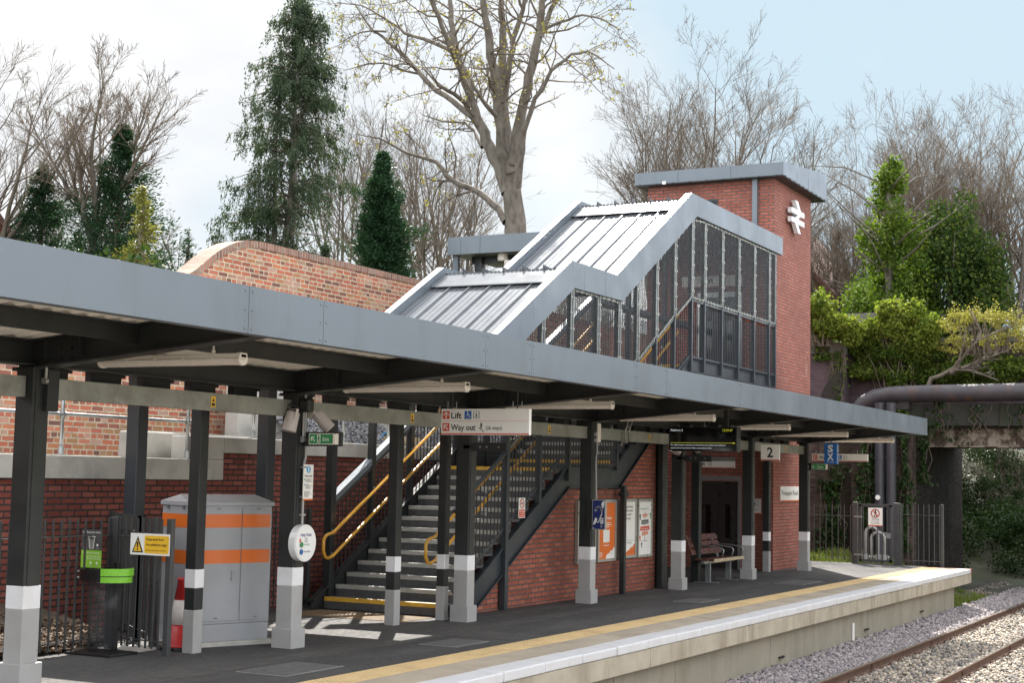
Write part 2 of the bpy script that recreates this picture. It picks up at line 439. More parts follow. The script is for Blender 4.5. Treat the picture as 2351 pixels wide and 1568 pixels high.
class MB:
    """collects faces in world (or thing-local) metres and links them as ONE mesh object"""

    def __init__(s):
        s.v, s.f, s.m = [], [], []

    def add(s, vs, fs, m=0):
        k = len(s.v)
        s.v += [tuple(float(c) for c in p) for p in vs]
        for q in fs:
            s.f.append([i + k for i in q])
            s.m.append(m)

    def box(s, x0, x1, y0, y1, z0, z1, m=0):
        s.add([(x0, y0, z0), (x1, y0, z0), (x1, y1, z0), (x0, y1, z0), (x0, y0, z1), (x1, y0, z1), (x1, y1, z1), (x0, y1, z1)],
              [(3, 2, 1, 0), (4, 5, 6, 7), (0, 1, 5, 4), (1, 2, 6, 5), (2, 3, 7, 6), (3, 0, 4, 7)], m)

    def hexa(s, lo, hi, m=0):
        s.add(list(lo) + list(hi), [(3, 2, 1, 0), (4, 5, 6, 7), (0, 1, 5, 4), (1, 2, 6, 5), (2, 3, 7, 6), (3, 0, 4, 7)], m)

    def sbox(s, x0, x1, y0, y1, zl, zh, m=0):
        """box whose bottom and top heights are functions of x"""
        s.hexa([(x0, y0, zl(x0)), (x1, y0, zl(x1)), (x1, y1, zl(x1)), (x0, y1, zl(x0))],
               [(x0, y0, zh(x0)), (x1, y0, zh(x1)), (x1, y1, zh(x1)), (x0, y1, zh(x0))], m)

    def quad(s, a, b, c, d, m=0):
        s.add([a, b, c, d], [(0, 1, 2, 3)], m)

    def prism(s, pts, axis, a0, a1, m=0):
        """extrude a 2-D outline (counter-clockwise) along x, y or z"""
        def P(p, a):
            return {'x': (a, p[0], p[1]), 'y': (p[0], a, p[1]), 'z': (p[0], p[1], a)}[axis]
        n = len(pts)
        vs = [P(p, a0) for p in pts] + [P(p, a1) for p in pts]
        fs = [tuple(range(n))[::-1], tuple(range(n, 2 * n))]
        fs += [(i, (i + 1) % n, (i + 1) % n + n, i + n) for i in range(n)]
        s.add(vs, fs, m)

    def beam(s, p, q, w, h, up=(0, 0, 1), m=0):
        """rectangular bar from p to q, w wide (sideways) and h deep"""
        p, q = Vector(p), Vector(q)
        d = (q - p).normalized()
        side = d.cross(Vector(up))
        if side.length < 1e-4:
            side = d.cross(Vector((1, 0, 0)))
        side.normalize()
        u = side.cross(d).normalized()
        a, b = side * (w / 2), u * (h / 2)
        lo = [p - a - b, p + a - b, p + a + b, p - a + b]
        hi = [q - a - b, q + a - b, q + a + b, q - a + b]
        s.hexa(lo, hi, m)

    def tube(s, path, r, n=10, m=0, cap=True):
        path = [Vector(p) for p in path]
        rs = r if isinstance(r, (list, tuple)) else [r] * len(path)
        k = len(s.v)
        ref = None
        for i, p in enumerate(path):
            d = (path[min(i + 1, len(path) - 1)] - path[max(i - 1, 0)]).normalized()
            if ref is None:
                ref = d.orthogonal().normalized()
            ref = (ref - d * ref.dot(d)).normalized()
            e2 = d.cross(ref)
            for j in range(n):
                a = 2 * math.pi * j / n
                q = p + (ref * math.cos(a) + e2 * math.sin(a)) * rs[i]
                s.v.append(tuple(q))
        for i in range(len(path) - 1):
            for j in range(n):
                s.f.append([k + i * n + j, k + i * n + (j + 1) % n, k + (i + 1) * n + (j + 1) % n, k + (i + 1) * n + j])
                s.m.append(m)
        if cap:
            s.f.append([k + j for j in range(n)][::-1])
            s.m.append(m)
            s.f.append([k + (len(path) - 1) * n + j for j in range(n)])
            s.m.append(m)

    def cyl(s, p, q, r, n=20, m=0):
        s.tube([p, q], r, n, m)

    def lathe(s, prof, cx, cy, n=24, m=0):
        k = len(s.v)
        for (r, z) in prof:
            for j in range(n):
                a = 2 * math.pi * j / n
                s.v.append((cx + r * math.cos(a), cy + r * math.sin(a), z))
        for i in range(len(prof) - 1):
            for j in range(n):
                s.f.append([k + i * n + j, k + i * n + (j + 1) % n, k + (i + 1) * n + (j + 1) % n, k + (i + 1) * n + j])
                s.m.append(m)
        s.f.append([k + j for j in range(n)][::-1])
        s.m.append(m)
        s.f.append([k + (len(prof) - 1) * n + j for j in range(n)])
        s.m.append(m)

    def build(s, name, mats, parent=None, smooth=False, bevel=0.0, rot=0.0):
        mats = mats if isinstance(mats, (list, tuple)) else [mats]
        V = np.array(s.v, dtype=float)
        if parent is not None:
            org = ORG[parent.name]
        else:
            org = np.array([(V[:, 0].min() + V[:, 0].max()) / 2, (V[:, 1].min() + V[:, 1].max()) / 2, V[:, 2].min()])
        me = bpy.data.meshes.new(name)
        me.from_pydata([tuple(p) for p in (V - org)], [], s.f)
        for mm in mats:
            me.materials.append(mm)
        me.polygons.foreach_set('material_index', s.m)
        if smooth:
            me.polygons.foreach_set('use_smooth', [True] * len(s.f))
        uvl = me.uv_layers.new(name='UVMap')
        uv = np.zeros((len(me.loops), 2))
        li = np.zeros(len(me.loops), dtype=int)
        me.loops.foreach_get('vertex_index', li)
        nr = np.zeros(len(me.polygons) * 3)
        me.polygons.foreach_get('normal', nr)
        nr = np.abs(nr.reshape(-1, 3))
        tot = np.zeros(len(me.polygons), dtype=int)
        me.polygons.foreach_get('loop_total', tot)
        ln = np.repeat(nr, tot, axis=0)
        co = V[li]
        fx = (ln[:, 0] >= ln[:, 1]) & (ln[:, 2] < 0.75)
        fy = (ln[:, 0] < ln[:, 1]) & (ln[:, 2] < 0.75)
        fz = ~(fx | fy)
        uv[fx] = co[fx][:, (1, 2)]
        uv[fy] = co[fy][:, (0, 2)]
        uv[fz] = co[fz][:, (0, 1)]
        uvl.data.foreach_set('uv', uv.ravel())
        me.update()
        o = bpy.data.objects.new(name, me)
        COL.objects.link(o)
        if parent is not None:
            o.parent = parent
            ORG[o.name] = org
        else:
            o.location = org
            ORG[o.name] = org
        if bevel:
            b = o.modifiers.new('bevel', 'BEVEL')
            b.width = bevel
            b.segments = 2
            b.limit_method = 'ANGLE'
            b.angle_limit = R(40)
        return o


def tag(o, label, cat, group=None):
    o['label'] = label
    o['category'] = cat
    if group:
        o['group'] = group
    return o


def thing(name, label, cat, loc, group=None):
    o = bpy.data.objects.new(name, None)
    COL.objects.link(o)
    o.location = loc
    o.empty_display_size = 0.2
    ORG[o.name] = np.array(loc, dtype=float)
    return tag(o, label, cat, group)


def setting(name, loc=(0, 0, 0)):
    o = bpy.data.objects.new(name, None)
    COL.objects.link(o)
    o.location = loc
    ORG[o.name] = np.array(loc, dtype=float)
    o['kind'] = 'structure'
    return o


def copy_tree(o, parent=None):
    c = o.copy()
    COL.objects.link(c)
    if parent is not None:
        c.parent = parent
    for ch in list(o.children):
        copy_tree(ch, c)
    return c


_TX = {}


def text_mesh(s, bold):
    key = (s, bold)
    if key not in _TX:
        cu = bpy.data.curves.new('t', 'FONT')
        cu.body = s
        cu.size = 1.0
        cu.offset = bold
        cu.resolution_u = 2
        o = bpy.data.objects.new('t', cu)
        me = bpy.data.meshes.new_from_object(o)
        vs = np.array([v.co[:] for v in me.vertices])
        fs = [list(p.vertices) for p in me.polygons]
        bpy.data.objects.remove(o)
        bpy.data.meshes.remove(me)
        bpy.data.curves.remove(cu)
        _TX[key] = (vs, fs)
    return _TX[key]


class Face:
    """a flat sign face: u to the right, v up, in metres from its lower left corner"""

    def __init__(s, parent, org, right, up=(0, 0, 1)):
        s.p = parent
        s.o = Vector(org)
        s.r = Vector(right).normalized()
        s.u = Vector(up).normalized()
        s.n = s.r.cross(s.u)
        s.b = {}
        s.k = 0

    def mb(s, name, m):
        return s.b.setdefault((name, m, s.k), MB())

    def pt(s, u, v, d=0.0):
        return s.o + s.r * u + s.u * v + s.n * d

    def rect(s, name, m, u0, v0, u1, v1, d0, d1):
        lo = [s.pt(u0, v0, d0), s.pt(u1, v0, d0), s.pt(u1, v1, d0), s.pt(u0, v1, d0)]
        hi = [s.pt(u0, v0, d1), s.pt(u1, v0, d1), s.pt(u1, v1, d1), s.pt(u0, v1, d1)]
        s.mb(name, m).hexa(lo, hi)

    def poly(s, name, m, pts, d0, d1):
        a = sum(pts[i][0] * pts[(i + 1) % len(pts)][1] - pts[(i + 1) % len(pts)][0] * pts[i][1] for i in range(len(pts)))
        if a < 0:
            pts = pts[::-1]
        n = len(pts)
        vs = [s.pt(u, v, d0) for u, v in pts] + [s.pt(u, v, d1) for u, v in pts]
        fs = [tuple(range(n))[::-1], tuple(range(n, 2 * n))] + [(i, (i + 1) % n, (i + 1) % n + n, i + n) for i in range(n)]
        s.mb(name, m).add(vs, fs)

    def disc(s, name, m, u, v, r, d0, d1, n=24):
        s.poly(name, m, [(u + r * math.cos(2 * math.pi * i / n), v + r * math.sin(2 * math.pi * i / n)) for i in range(n)], d0, d1)

    def line(s, name, m, pts, w, d0, d1):
        for (a, b) in zip(pts[:-1], pts[1:]):
            dx, dy = b[0] - a[0], b[1] - a[1]
            l = math.hypot(dx, dy) or 1e-6
            nx, ny = -dy / l * w / 2, dx / l * w / 2
            ex, ey = dx / l * w * 0.3, dy / l * w * 0.3
            s.poly(name, m, [(a[0] - nx - ex, a[1] - ny - ey), (b[0] - nx + ex, b[1] - ny + ey),
                             (b[0] + nx + ex, b[1] + ny + ey), (a[0] + nx - ex, a[1] + ny - ey)], d0, d1)

    def ring(s, name, m, u, v, r, w, d0, d1, a0=0.0, a1=360.0, n=28):
        pts = [(u + r * math.cos(R(a0 + (a1 - a0) * i / n)), v + r * math.sin(R(a0 + (a1 - a0) * i / n))) for i in range(n + 1)]
        s.line(name, m, pts, w, d0, d1)

    def text(s, name, m, body, u, v, h, d, width=None, align='l', bold=0.0):
        vs, fs = text_mesh(body, bold)
        if len(vs) == 0:
            return
        x0, x1 = vs[:, 0].min(), vs[:, 0].max()
        sc = h / 0.73
        sx = sc if width is None else width / (x1 - x0)
        wd = (x1 - x0) * sx
        off = {'l': 0, 'c': -wd / 2, 'r': -wd}[align]
        s.mb(name, m).add([s.pt(u + off + (p[0] - x0) * sx, v + p[1] * sc, d) for p in vs], fs)

    def done(s, bevel_panel=0.0):
        for (name, m, k), b in s.b.items():
            b.build(name, MT[m] if isinstance(m, str) else m, s.p, bevel=bevel_panel if name == 'panel' else 0)


def wheelchair(F, name, m, u, v, h, d0, d1):
    F.disc(name, m, u + 0.42 * h, v + 0.92 * h, 0.085 * h, d0, d1, 14)
    F.line(name, m, [(u + 0.42 * h, v + 0.82 * h), (u + 0.45 * h, v + 0.45 * h), (u + 0.72 * h, v + 0.45 * h), (u + 0.85 * h, v + 0.12 * h), (u + 0.97 * h, v + 0.17 * h)], 0.09 * h, d0, d1)
    F.line(name, m, [(u + 0.44 * h, v + 0.66 * h), (u + 0.68 * h, v + 0.64 * h)], 0.07 * h, d0, d1)
    F.ring(name, m, u + 0.46 * h, v + 0.30 * h, 0.26 * h, 0.07 * h, d0, d1, 110, 340, 16)


def man(F, name, m, u, v, h, d0, d1):
    F.disc(name, m, u, v + 0.9 * h, 0.1 * h, d0, d1, 12)
    F.line(name, m, [(u, v + 0.78 * h), (u, v + 0.45 * h)], 0.2 * h, d0, d1)
    F.line(name, m, [(u - 0.02 * h, v + 0.45 * h), (u - 0.12 * h, v + 0.02 * h)], 0.1 * h, d0, d1)
    F.line(name, m, [(u + 0.02 * h, v + 0.45 * h), (u + 0.14 * h, v + 0.2 * h), (u + 0.16 * h, v + 0.02 * h)], 0.1 * h, d0, d1)
    F.line(name, m, [(u, v + 0.75 * h), (u + 0.22 * h, v + 0.52 * h)], 0.08 * h, d0, d1)
    F.line(name, m, [(u, v + 0.75 * h), (u - 0.2 * h, v + 0.5 * h)], 0.08 * h, d0, d1)


def lift_icon(F, name, m, u, v, h, d0, d1):
    w = 0.75 * h
    for a, b in ((u, 1), (u + w, -1)):
        F.line(name, m, [(a + b * 0.16 * h, v + 0.12 * h), (a, v + 0.12 * h), (a, v + 0.88 * h), (a + b * 0.16 * h, v + 0.88 * h)], 0.05 * h, d0, d1)
    man(F, name, m, u + 0.47 * w, v + 0.2 * h, 0.5 * h, d0, d1)
    F.poly(name, m, [(u + w / 2 - 0.08 * h, v + 0.9 * h), (u + w / 2 + 0.08 * h, v + 0.9 * h), (u + w / 2, v + 1.02 * h)], d0, d1)
    F.poly(name, m, [(u + w / 2 - 0.08 * h, v + 0.1 * h), (u + w / 2 + 0.08 * h, v + 0.1 * h), (u + w / 2, v - 0.02 * h)], d0, d1)


def arrow(F, name, m, u, v, h, ang, d0, d1):
    c, s_ = math.cos(R(ang)), math.sin(R(ang))
    rot = lambda p: (u + h * (p[0] * c - p[1] * s_), v + h * (p[0] * s_ + p[1] * c))
    F.line(name, m, [rot((-0.48, 0)), rot((0.44, 0))], 0.17 * h, d0, d1)
    F.line(name, m, [rot((0.04, 0.42)), rot((0.46, 0))], 0.17 * h, d0, d1)
    F.line(name, m, [rot((0.04, -0.42)), rot((0.46, 0))], 0.17 * h, d0, d1)


def zp(x):
    """height of the platform surface: it falls gently towards the far end"""
    return -0.0045 * (x - 13.0)


# ------------------------------------------------------------------ ground, platform, track
def smooth(a, b, x):
    t = min(1, max(0, (x - a) / (b - a)))
    return t * t * (3 - 2 * t)


g = MB()
g.quad((-400, -400, -1.32), (900, -400, -1.32), (900, 900, -1.32), (-400, 900, -1.32))
o = g.build('ground', MT['earth'])
o['kind'] = 'structure'

g = MB()
g.sbox(-10, 60, 1.2, 7.1, lambda x: -1.30, lambda x: -1.17 + zp(max(x, 13)))
o = g.build('trackbed', MT['trackbed'])
o['kind'] = 'structure'

PF = setting('platform', (20, 9, -1.2))
g = MB()
g.sbox(-6, 38.6, 8.17, 13.0, lambda x: -0.5, zp)
g.build('asphalt_surface', MT['asphalt'], PF)
g = MB()
for i in range(50):
    x = -6 + 0.9 * i
    if x > 37.5:
        break
    g.sbox(x + 0.004, min(x + 0.896, 38.0), 7.304, 7.768, lambda q: -0.4, zp)
g.sbox(-6, 37.9, 7.3, 7.772, lambda q: -0.4, lambda q: zp(q) - 0.008)
g.build('paving_slabs', MT['asphalt_old'], PF)
g = MB()
for i in range(112):
    x = -6 + 0.4 * i
    if x > 37.6:
        break
    g.sbox(x + 0.002, x + 0.398, 7.774, 8.166, lambda q: -0.3, lambda q: zp(q) + 0.003)
rows = [7.803 + 0.0667 * k for k in range(6)]
for i in range(420):
    x = 10.0 + 0.0667 * i
    for y in rows:
        z = zp(x) + 0.003
        r0, r1 = 0.0215, 0.013
        lo = [(x + r0 * math.cos(a), y + r0 * math.sin(a), z) for a in (0.4, 1.97, 3.54, 5.11)]
        hi = [(x + r1 * math.cos(a), y + r1 * math.sin(a), z + 0.006) for a in (0.4, 1.97, 3.54, 5.11)]
        g.add(lo + hi, [(4, 5, 6, 7), (0, 1, 5, 4), (1, 2, 6, 5), (2, 3, 7, 6), (3, 0, 4, 7)])
g.build('tactile_strip', MT['tactile'], PF)
g = MB()
for k in range(16):
    x = 17.30 + 0.055 * k
    g.sbox(x, x + 0.04, 10.5, 12.38, lambda q: zp(q) - 0.02, lambda q: zp(q) + 0.009)
g.sbox(17.28, 18.2, 10.48, 12.4, lambda q: zp(q) - 0.03, lambda q: zp(q) + 0.004)
g.build('stair_warning_strip', MT['buff'], PF)
g = MB()
g.sbox(2, 21.4, 9.18, 9.50, lambda q: zp(q) - 0.03, lambda q: zp(q) + 0.0035)
g.sbox(24.6, 33, 9.05, 9.45, lambda q: zp(q) - 0.03, lambda q: zp(q) + 0.0035)
g.sbox(16.2, 17.0, 8.25, 9.181, lambda q: zp(q) - 0.03, lambda q: zp(q) + 0.0037)
g.build('asphalt_patch', MT['asphalt_patch'], PF)
rn = random.Random(4)
for i in range(33):
    x = 6.85 + 0.95 * i
    g = MB()
    dy, dz = rn.uniform(-0.006, 0.006), rn.uniform(-0.003, 0.004)
    g.sbox(x + 0.009, x + 0.941, 6.985 + dy, 7.3, lambda q: zp(q) - 0.10, lambda q: zp(q) + 0.004 + dz)
    g.build('coping_stone', MT['coping'], PF, bevel=0.014)
for i in range(17):
    x = 6.0 + 1.9 * i
    g = MB()
    dy = rn.uniform(-0.006, 0.006)
    g.sbox(x + 0.005, min(x + 1.895, 38.15), 7.0 + dy, 7.45, lambda q: zp(q) - 0.335, lambda q: zp(q) - 0.104)
    g.build('nosing_beam', MT['precast'], PF, bevel=0.008)
g = MB()
g.sbox(37.99, 38.15, 6.985, 7.9, lambda q: zp(q) - 0.10, lambda q: zp(q) + 0.003)
g.build('end_brickwork', BR_NEW, PF)
for i in range(16):
    x = 6.6 + 2.0 * i
    g = MB()
    g.box(x + 0.006, min(x + 1.994, 37.0), 7.14 + rn.uniform(-0.006, 0.006), 7.3, -1.3, zp(x) - 0.33)
    if x < 36.5:
        g.build('wall_panel', MT['wallpanel'], PF, bevel=0.006)
g = MB()
g.box(36.86, 37.02, 7.2, 12, -1.3, -0.45)
g.build('end_wall', MT['wallpanel'], PF)

OP = setting('opposite_platform', (20, -3, -1.2))
g = MB()
g.box(-30, 43, -7.0, 1.45, -1.3, 0.32)
g.build('paving', MT['asphalt_old'], OP)

# rails and sleepers
def rail_profile(y, z):
    return [(y - 0.070, z - 0.150), (y + 0.070, z - 0.150), (y + 0.070, z - 0.138), (y + 0.010, z - 0.118), (y + 0.008, z - 0.045),
            (y + 0.034, z - 0.034), (y + 0.036, z - 0.006), (y + 0.026, z), (y - 0.026, z), (y - 0.036, z - 0.006),
            (y - 0.034, z - 0.034), (y - 0.008, z - 0.045), (y - 0.010, z - 0.118), (y - 0.070, z - 0.138)]


ZR = lambda x: -0.935 + zp(x)
for yr, lab in ((6.22, 'running rail nearer the platform wall, rusty web and polished top'), (4.78, 'outer running rail of the track, farther from the platform')):
    a, b = MB(), MB()
    X0, X1 = 8.0, 62.0
    p0, p1 = rail_profile(yr, ZR(X0)), rail_profile(yr, ZR(X1))
    n = len(p0)
    vs = [(X0, *p) for p in p0] + [(X1, *p) for p in p1]
    for i in range(n):
        q = (i, (i + 1) % n, (i + 1) % n + n, i + n)
        a.add([vs[k] for k in q], [(0, 1, 2, 3)])
    for k in range(7):
        xj = 20.5 + 4.6 * k
        a.box(xj, xj + 0.02, yr - 0.03, yr + 0.03, ZR(xj) - 0.12, ZR(xj) - 0.01)
    t = thing('rail', lab, 'rail', (26, yr, ZR(26) - 0.15), 'rails of the track')
    a.build('rail_web', MT['rust'], t)
    b.sbox(X0, X1, yr - 0.027, yr + 0.027, lambda x: ZR(x) - 0.002, lambda x: ZR(x) + 0.002)
    b.build('running_face', MT['rail_top'], t)

sl = MB()
sl.hexa([(-0.14, -1.25, -0.2), (0.14, -1.25, -0.2), (0.14, 1.25, -0.2), (-0.14, 1.25, -0.2)],
        [(-0.10, -1.24, 0), (0.10, -1.24, 0), (0.10, 1.24, 0), (-0.10, 1.24, 0)])
proto = None
GS = 'concrete sleepers under the rails'
for i in range(44):
    x = 17.6 + 0.65 * i
    if proto is None:
        proto = thing('sleeper', 'concrete sleeper bedded in the ballast under both rails', 'sleeper', (0, 0, 0), GS)
        sl.build('sleeper_block', MT['sleeper'], proto, bevel=0.01)
        for yy in (0.72, -0.72):
            for sgn in (1, -1):
                c = MB()
                y = yy + sgn * 0.075
                c.tube([(-0.05, y, 0.01), (-0.06, y + sgn * 0.02, 0.055), (-0.02, y + sgn * 0.07, 0.075), (0.03, y + sgn * 0.05, 0.07),
                        (0.06, y, 0.05), (0.05, y - sgn * 0.02, 0.02)], 0.010, 6)
                c.build('rail_clip', MT['rust'], proto, smooth=True)
        s = proto
    else:
        s = copy_tree(proto)
    s.location = (x, 5.5, ZR(x) - 0.158)

# cover plates let into the asphalt
def cover(x0, x1, y0, y1, lab):
    t = thing('drain_cover', lab, 'drain cover', ((x0 + x1) / 2, (y0 + y1) / 2, zp(x0)), 'covers in the platform')
    a = MB()
    a.sbox(x0, x1, y0, y1, lambda q: zp(q) - 0.02, lambda q: zp(q) + 0.004)
    a.build('frame', MT['galv_dull'], t)
    b = MB()
    nx = int((x1 - x0) / 0.055)
    for i in range(nx):
        xa = x0 + 0.025 + i * (x1 - x0 - 0.05) / nx
        b.sbox(xa + 0.008, xa + 0.044, y0 + 0.025, y1 - 0.025, lambda q: zp(q), lambda q: zp(q) + 0.009)
    b.build('plate', MT['cover'], t)


cover(11.95, 12.95, 8.5, 9.1, 'large ribbed metal cover in the asphalt beside the yellow strip, nearest the camera')
cover(15.15, 15.95, 8.45, 8.95, 'small metal cover in the asphalt below the hanging lift sign')
cover(23.3, 24.2, 8.5, 9.0, 'metal drain cover in the asphalt in front of the posters')
cover(29.0, 30.4, 8.5, 9.1, 'farthest metal cover in the asphalt, in front of the bench')

# ------------------------------------------------------------------ platform canopy
FY = 7.30
CX = [6.0 + 4.0 * k for k in range(8)]
CP = thing('platform_canopy', 'long grey station canopy with deep fascia on dark square columns over the platform', 'canopy', (18.5, 9.95, 0))
for x in CX[1:]:
    z = zp(x)
    c = MB()
    c.box(x - 0.10, x + 0.10, 9.85, 10.05, z + 0.88, 2.82)
    c.box(x - 0.065, x + 0.075, 9.842, 9.85, z + 0.88, 2.80)
    c.box(x - 0.13, x + 0.13, 9.82, 10.08, 2.80, 2.815)
    col = c.build('column', MT['steel'], CP, bevel=0.008)
    c = MB()
    c.box(x - 0.103, x + 0.103, 9.847 - 0.006, 10.053, z + 0.68, z + 0.885)
    c.build('white_band', MT['white'], col, bevel=0.008)
    c = MB()
    c.box(x - 0.102, x + 0.102, 9.848 - 0.006, 10.052, z + 0.2, z + 0.682)
    c.box(x - 0.132, x + 0.132, 9.812, 10.082, z - 0.05, z + 0.215)
    c.build('grey_base', MT['grey_paint'], col, bevel=0.008)
SF = lambda y: 3.175 - 0.091 * (y - 8.69)      # underside of the roof sheet, falling towards the rear gutter
for x in CX:
    b = MB()
    b.prism([(7.36, 3.055), (10.12, 2.80), (10.12, SF(10.12)), (7.36, SF(7.36))], 'x', x - 0.012, x + 0.012)
    b.prism([(7.36, 3.04), (10.12, 2.785), (10.12, 2.801), (7.36, 3.056)], 'x', x - 0.09, x + 0.09)
    b.prism([(7.36, SF(7.36) - 0.016), (10.7, SF(10.7) - 0.016), (10.7, SF(10.7) - 0.001), (7.36, SF(7.36) - 0.001)], 'x', x - 0.09, x + 0.09)
    for yy in (9.75, 9.35):
        b.box(x - 0.085, x + 0.085, yy - 0.006, yy + 0.006, SF(yy) - 0.2, SF(yy) - 0.015)
    for yy in (9.62, 9.50):
        for zz in (2.90, 2.98):
            b.cyl((x - 0.03, yy, zz), (x + 0.03, yy, zz), 0.016, 6)
    b.build('cantilever_beam', MT['steel'], CP)
for i in range(len(CX) - 1):
    x0, x1 = CX[i] + 0.02, CX[i + 1] - 0.02
    p = MB()
    p.box(x0, x1, 8.744, 8.756, 3.022, SF(8.75) - 0.004)
    p.box(x0, x1, 8.744, 8.81, 3.012, 3.022)
    p.box(x0, x1, 8.70, 8.744, SF(8.75) - 0.012, SF(8.75) - 0.002)
    p.build('purlin', MT['steel'], CP)
    p = MB()
    p.box(x0, x1, 9.944, 9.956, 2.846, SF(9.95) - 0.004)
    p.box(x0, x1, 9.87, 10.03, 2.83, 2.846)
    p.box(x0, x1, 9.88, 9.944, SF(9.95) - 0.013, SF(9.95) - 0.002)
    p.build('edge_beam', MT['steel'], CP)
    p = MB()
    p.box(x0 + 0.09, x1 - 0.09, 9.925, 10.015, 2.55, 2.735)
    p.box(x0 + 0.4, x0 + 0.404, 9.9235, 9.925, 2.55, 2.735)
    for xx in (x0 + 1.0, x0 + 1.9, x0 + 2.9):
        for zz in (2.575, 2.71):
            p.cyl((xx, 9.919, zz), (xx, 9.926, zz), 0.009, 6)
    tr = p.build('cable_trunking', MT['galv_dull'], CP)
    w = MB()
    xx = x0 + 2.45
    w.box(xx, xx + 0.075, 9.922, 9.9245, 2.585, 2.70)
    w.build('warning_sticker', MT['sign_yellow'], tr)
    w = MB()
    w.add([(xx + 0.0375, 9.9212, 2.683), (xx + 0.058, 9.9212, 2.645), (xx + 0.017, 9.9212, 2.645)], [(0, 1, 2)])
    w.box(xx + 0.012, xx + 0.063, 9.9205, 9.9215, 2.60, 2.63)
    w.build('sticker_print', MT['sign_black'], tr)
    # notched valance and gutter trays behind the trunking
    v = MB()
    v.box(x0, x1, 10.24, 10.26, 2.86, SF(10.25) - 0.003)
    v.box(x0, x1, 10.26, 10.55, 2.90, 2.93)
    n = 5
    for k in range(n):
        xa = x0 + 0.25 + k * (x1 - x0 - 0.3) / n
        v.box(xa, xa + 0.42, 10.20, 10.28, 2.74, 2.98)
        v.box(xa + 0.44, xa + 0.5, 10.22, 10.25, 2.82, 2.94)
    v.build('valance', MT['steel'], CP)
# fascia panels with riveted joints
J = [3.2, 5.6, 6.65, 9.6, 10.64, 13.56, 14.62, 17.55, 18.6, 21.6, 22.68, 25.68, 26.78, 29.74, 30.82, 33.75, 34.62]
for a, b in zip(J[:-1], J[1:]):
    p = MB()
    p.box(a + 0.003, b - 0.003, FY, FY + 0.03, 3.022, 3.40)
    p.box(a + 0.003, b - 0.003, FY + 0.03, FY + 0.12, 3.022, 3.036)
    p.box(a + 0.003, b - 0.003, FY + 0.03, FY + 0.10, 3.385, 3.40)
    for xx in (a + 0.045, b - 0.045):
        for zz in (3.06, 3.21, 3.36):
            k = len(p.v)
            p.lathe([(0.0125, 0), (0.011, 0.004), (0.006, 0.007)], 0, 0, 8)
            p.v[k:] = [(xx + q[0], FY - q[2], zz + q[1]) for q in p.v[k:]]
    p.build('fascia_panel', MT['fascia'], CP)
p = MB()
p.box(34.59, 34.62, FY + 0.03, 10.8, 3.022, 3.40)
p.build('end_fascia', MT['fascia'], CP)
# profiled soffit sheet, ribs across the canopy
s = MB()
x = 3.2
Y0, Y1 = 7.335, 10.78
while x < 34.5:
    prof = [(x, 0.036), (x + 0.10, 0.036), (x + 0.125, 0), (x + 0.175, 0), (x + 0.20, 0.036)]
    for (a, b) in zip(prof[:-1], prof[1:]):
        s.quad((a[0], Y0, a[1] + SF(Y0)), (b[0], Y0, b[1] + SF(Y0)), (b[0], Y1, b[1] + SF(Y1)), (a[0], Y1, a[1] + SF(Y1)))
    x += 0.2
s.build('soffit_sheet', MT['soffit'], CP)
s = MB()
s.prism([(Y0, SF(Y0) + 0.045), (Y1 + 0.02, SF(Y1) + 0.045), (Y1 + 0.02, SF(Y1) + 0.08), (Y0, SF(Y0) + 0.08)], 'x', 3.2, 34.58)
s.build('roof_deck', MT['roof'], CP)

# square rainwater pipes standing behind the columns
for (x, y, lab) in ((12.95, 10.44, 'dark square rainwater pipe with white band, beside the traffic cone'),
                    (16.95, 10.42, 'dark square rainwater pipe with white band, in front of the lowest steps'),
                    (17.98, 10.27, 'dark square rainwater pipe hard behind the column at the foot of the stairs'),
                    (32.95, 10.50, 'dark square rainwater pipe with white band, beside the lift lobby corner')):
    z = zp(x)
    t = thing('rainwater_pipe', lab, 'drainpipe', (x, y, z), 'square rainwater pipes')
    w = 0.062 if y == 10.27 else 0.072
    a = MB()
    a.box(x - w, x + w, y - w, y + w, z + 0.45, 3.0)
    a.build('pipe', MT['steel'], t, bevel=0.012)
    a = MB()
    a.box(x - w - 0.003, x + w + 0.003, y - w - 0.003, y + w + 0.003, z + 0.68, z + 0.885)
    a.build('white_band', MT['white'], t, bevel=0.012)
    a = MB()
    a.box(x - w - 0.003, x + w + 0.003, y - w - 0.003, y + w + 0.003, z - 0.03, z + 0.455)
    a.build('grey_base', MT['grey_paint'], t, bevel=0.012)

# unseen roof added behind the canopy to block sun, over the two posts
LK = thing('shade_canopy', 'unseen flat roof added to block sun, on two dark posts behind the grey cabinet', 'canopy', (15.9, 12.4, 0))
a = MB()
a.box(13.35, 18.05, 10.45, 12.75, 3.09, 3.19)
a.build('roof', MT['soffit'], LK)
for x in (14.2, 16.8):
    a = MB()
    a.box(x - 0.09, x + 0.09, 12.31, 12.49, 0, 3.09)
    a.build('post', MT['steel_blue'], LK, bevel=0.008)

# ------------------------------------------------------------------ covered staircase
NL = lambda x: (0.155 + 0.5614 * (x - 18.27)) if x < 21.68 else (2.07 if x < 23.72 else (2.23 + 0.5614 * (x - 24.0) if x < 27.42 else 4.15))


def ZT(x):      # underside of the roof fascia
    if x < 22.08:
        return 4.99 + 0.567 * (x - 22.08)
    if x < 24.06:
        return 5.0
    if x < 27.71:
        return 5.0 + (x - 24.06) * 2.08 / 3.65
    return 7.08


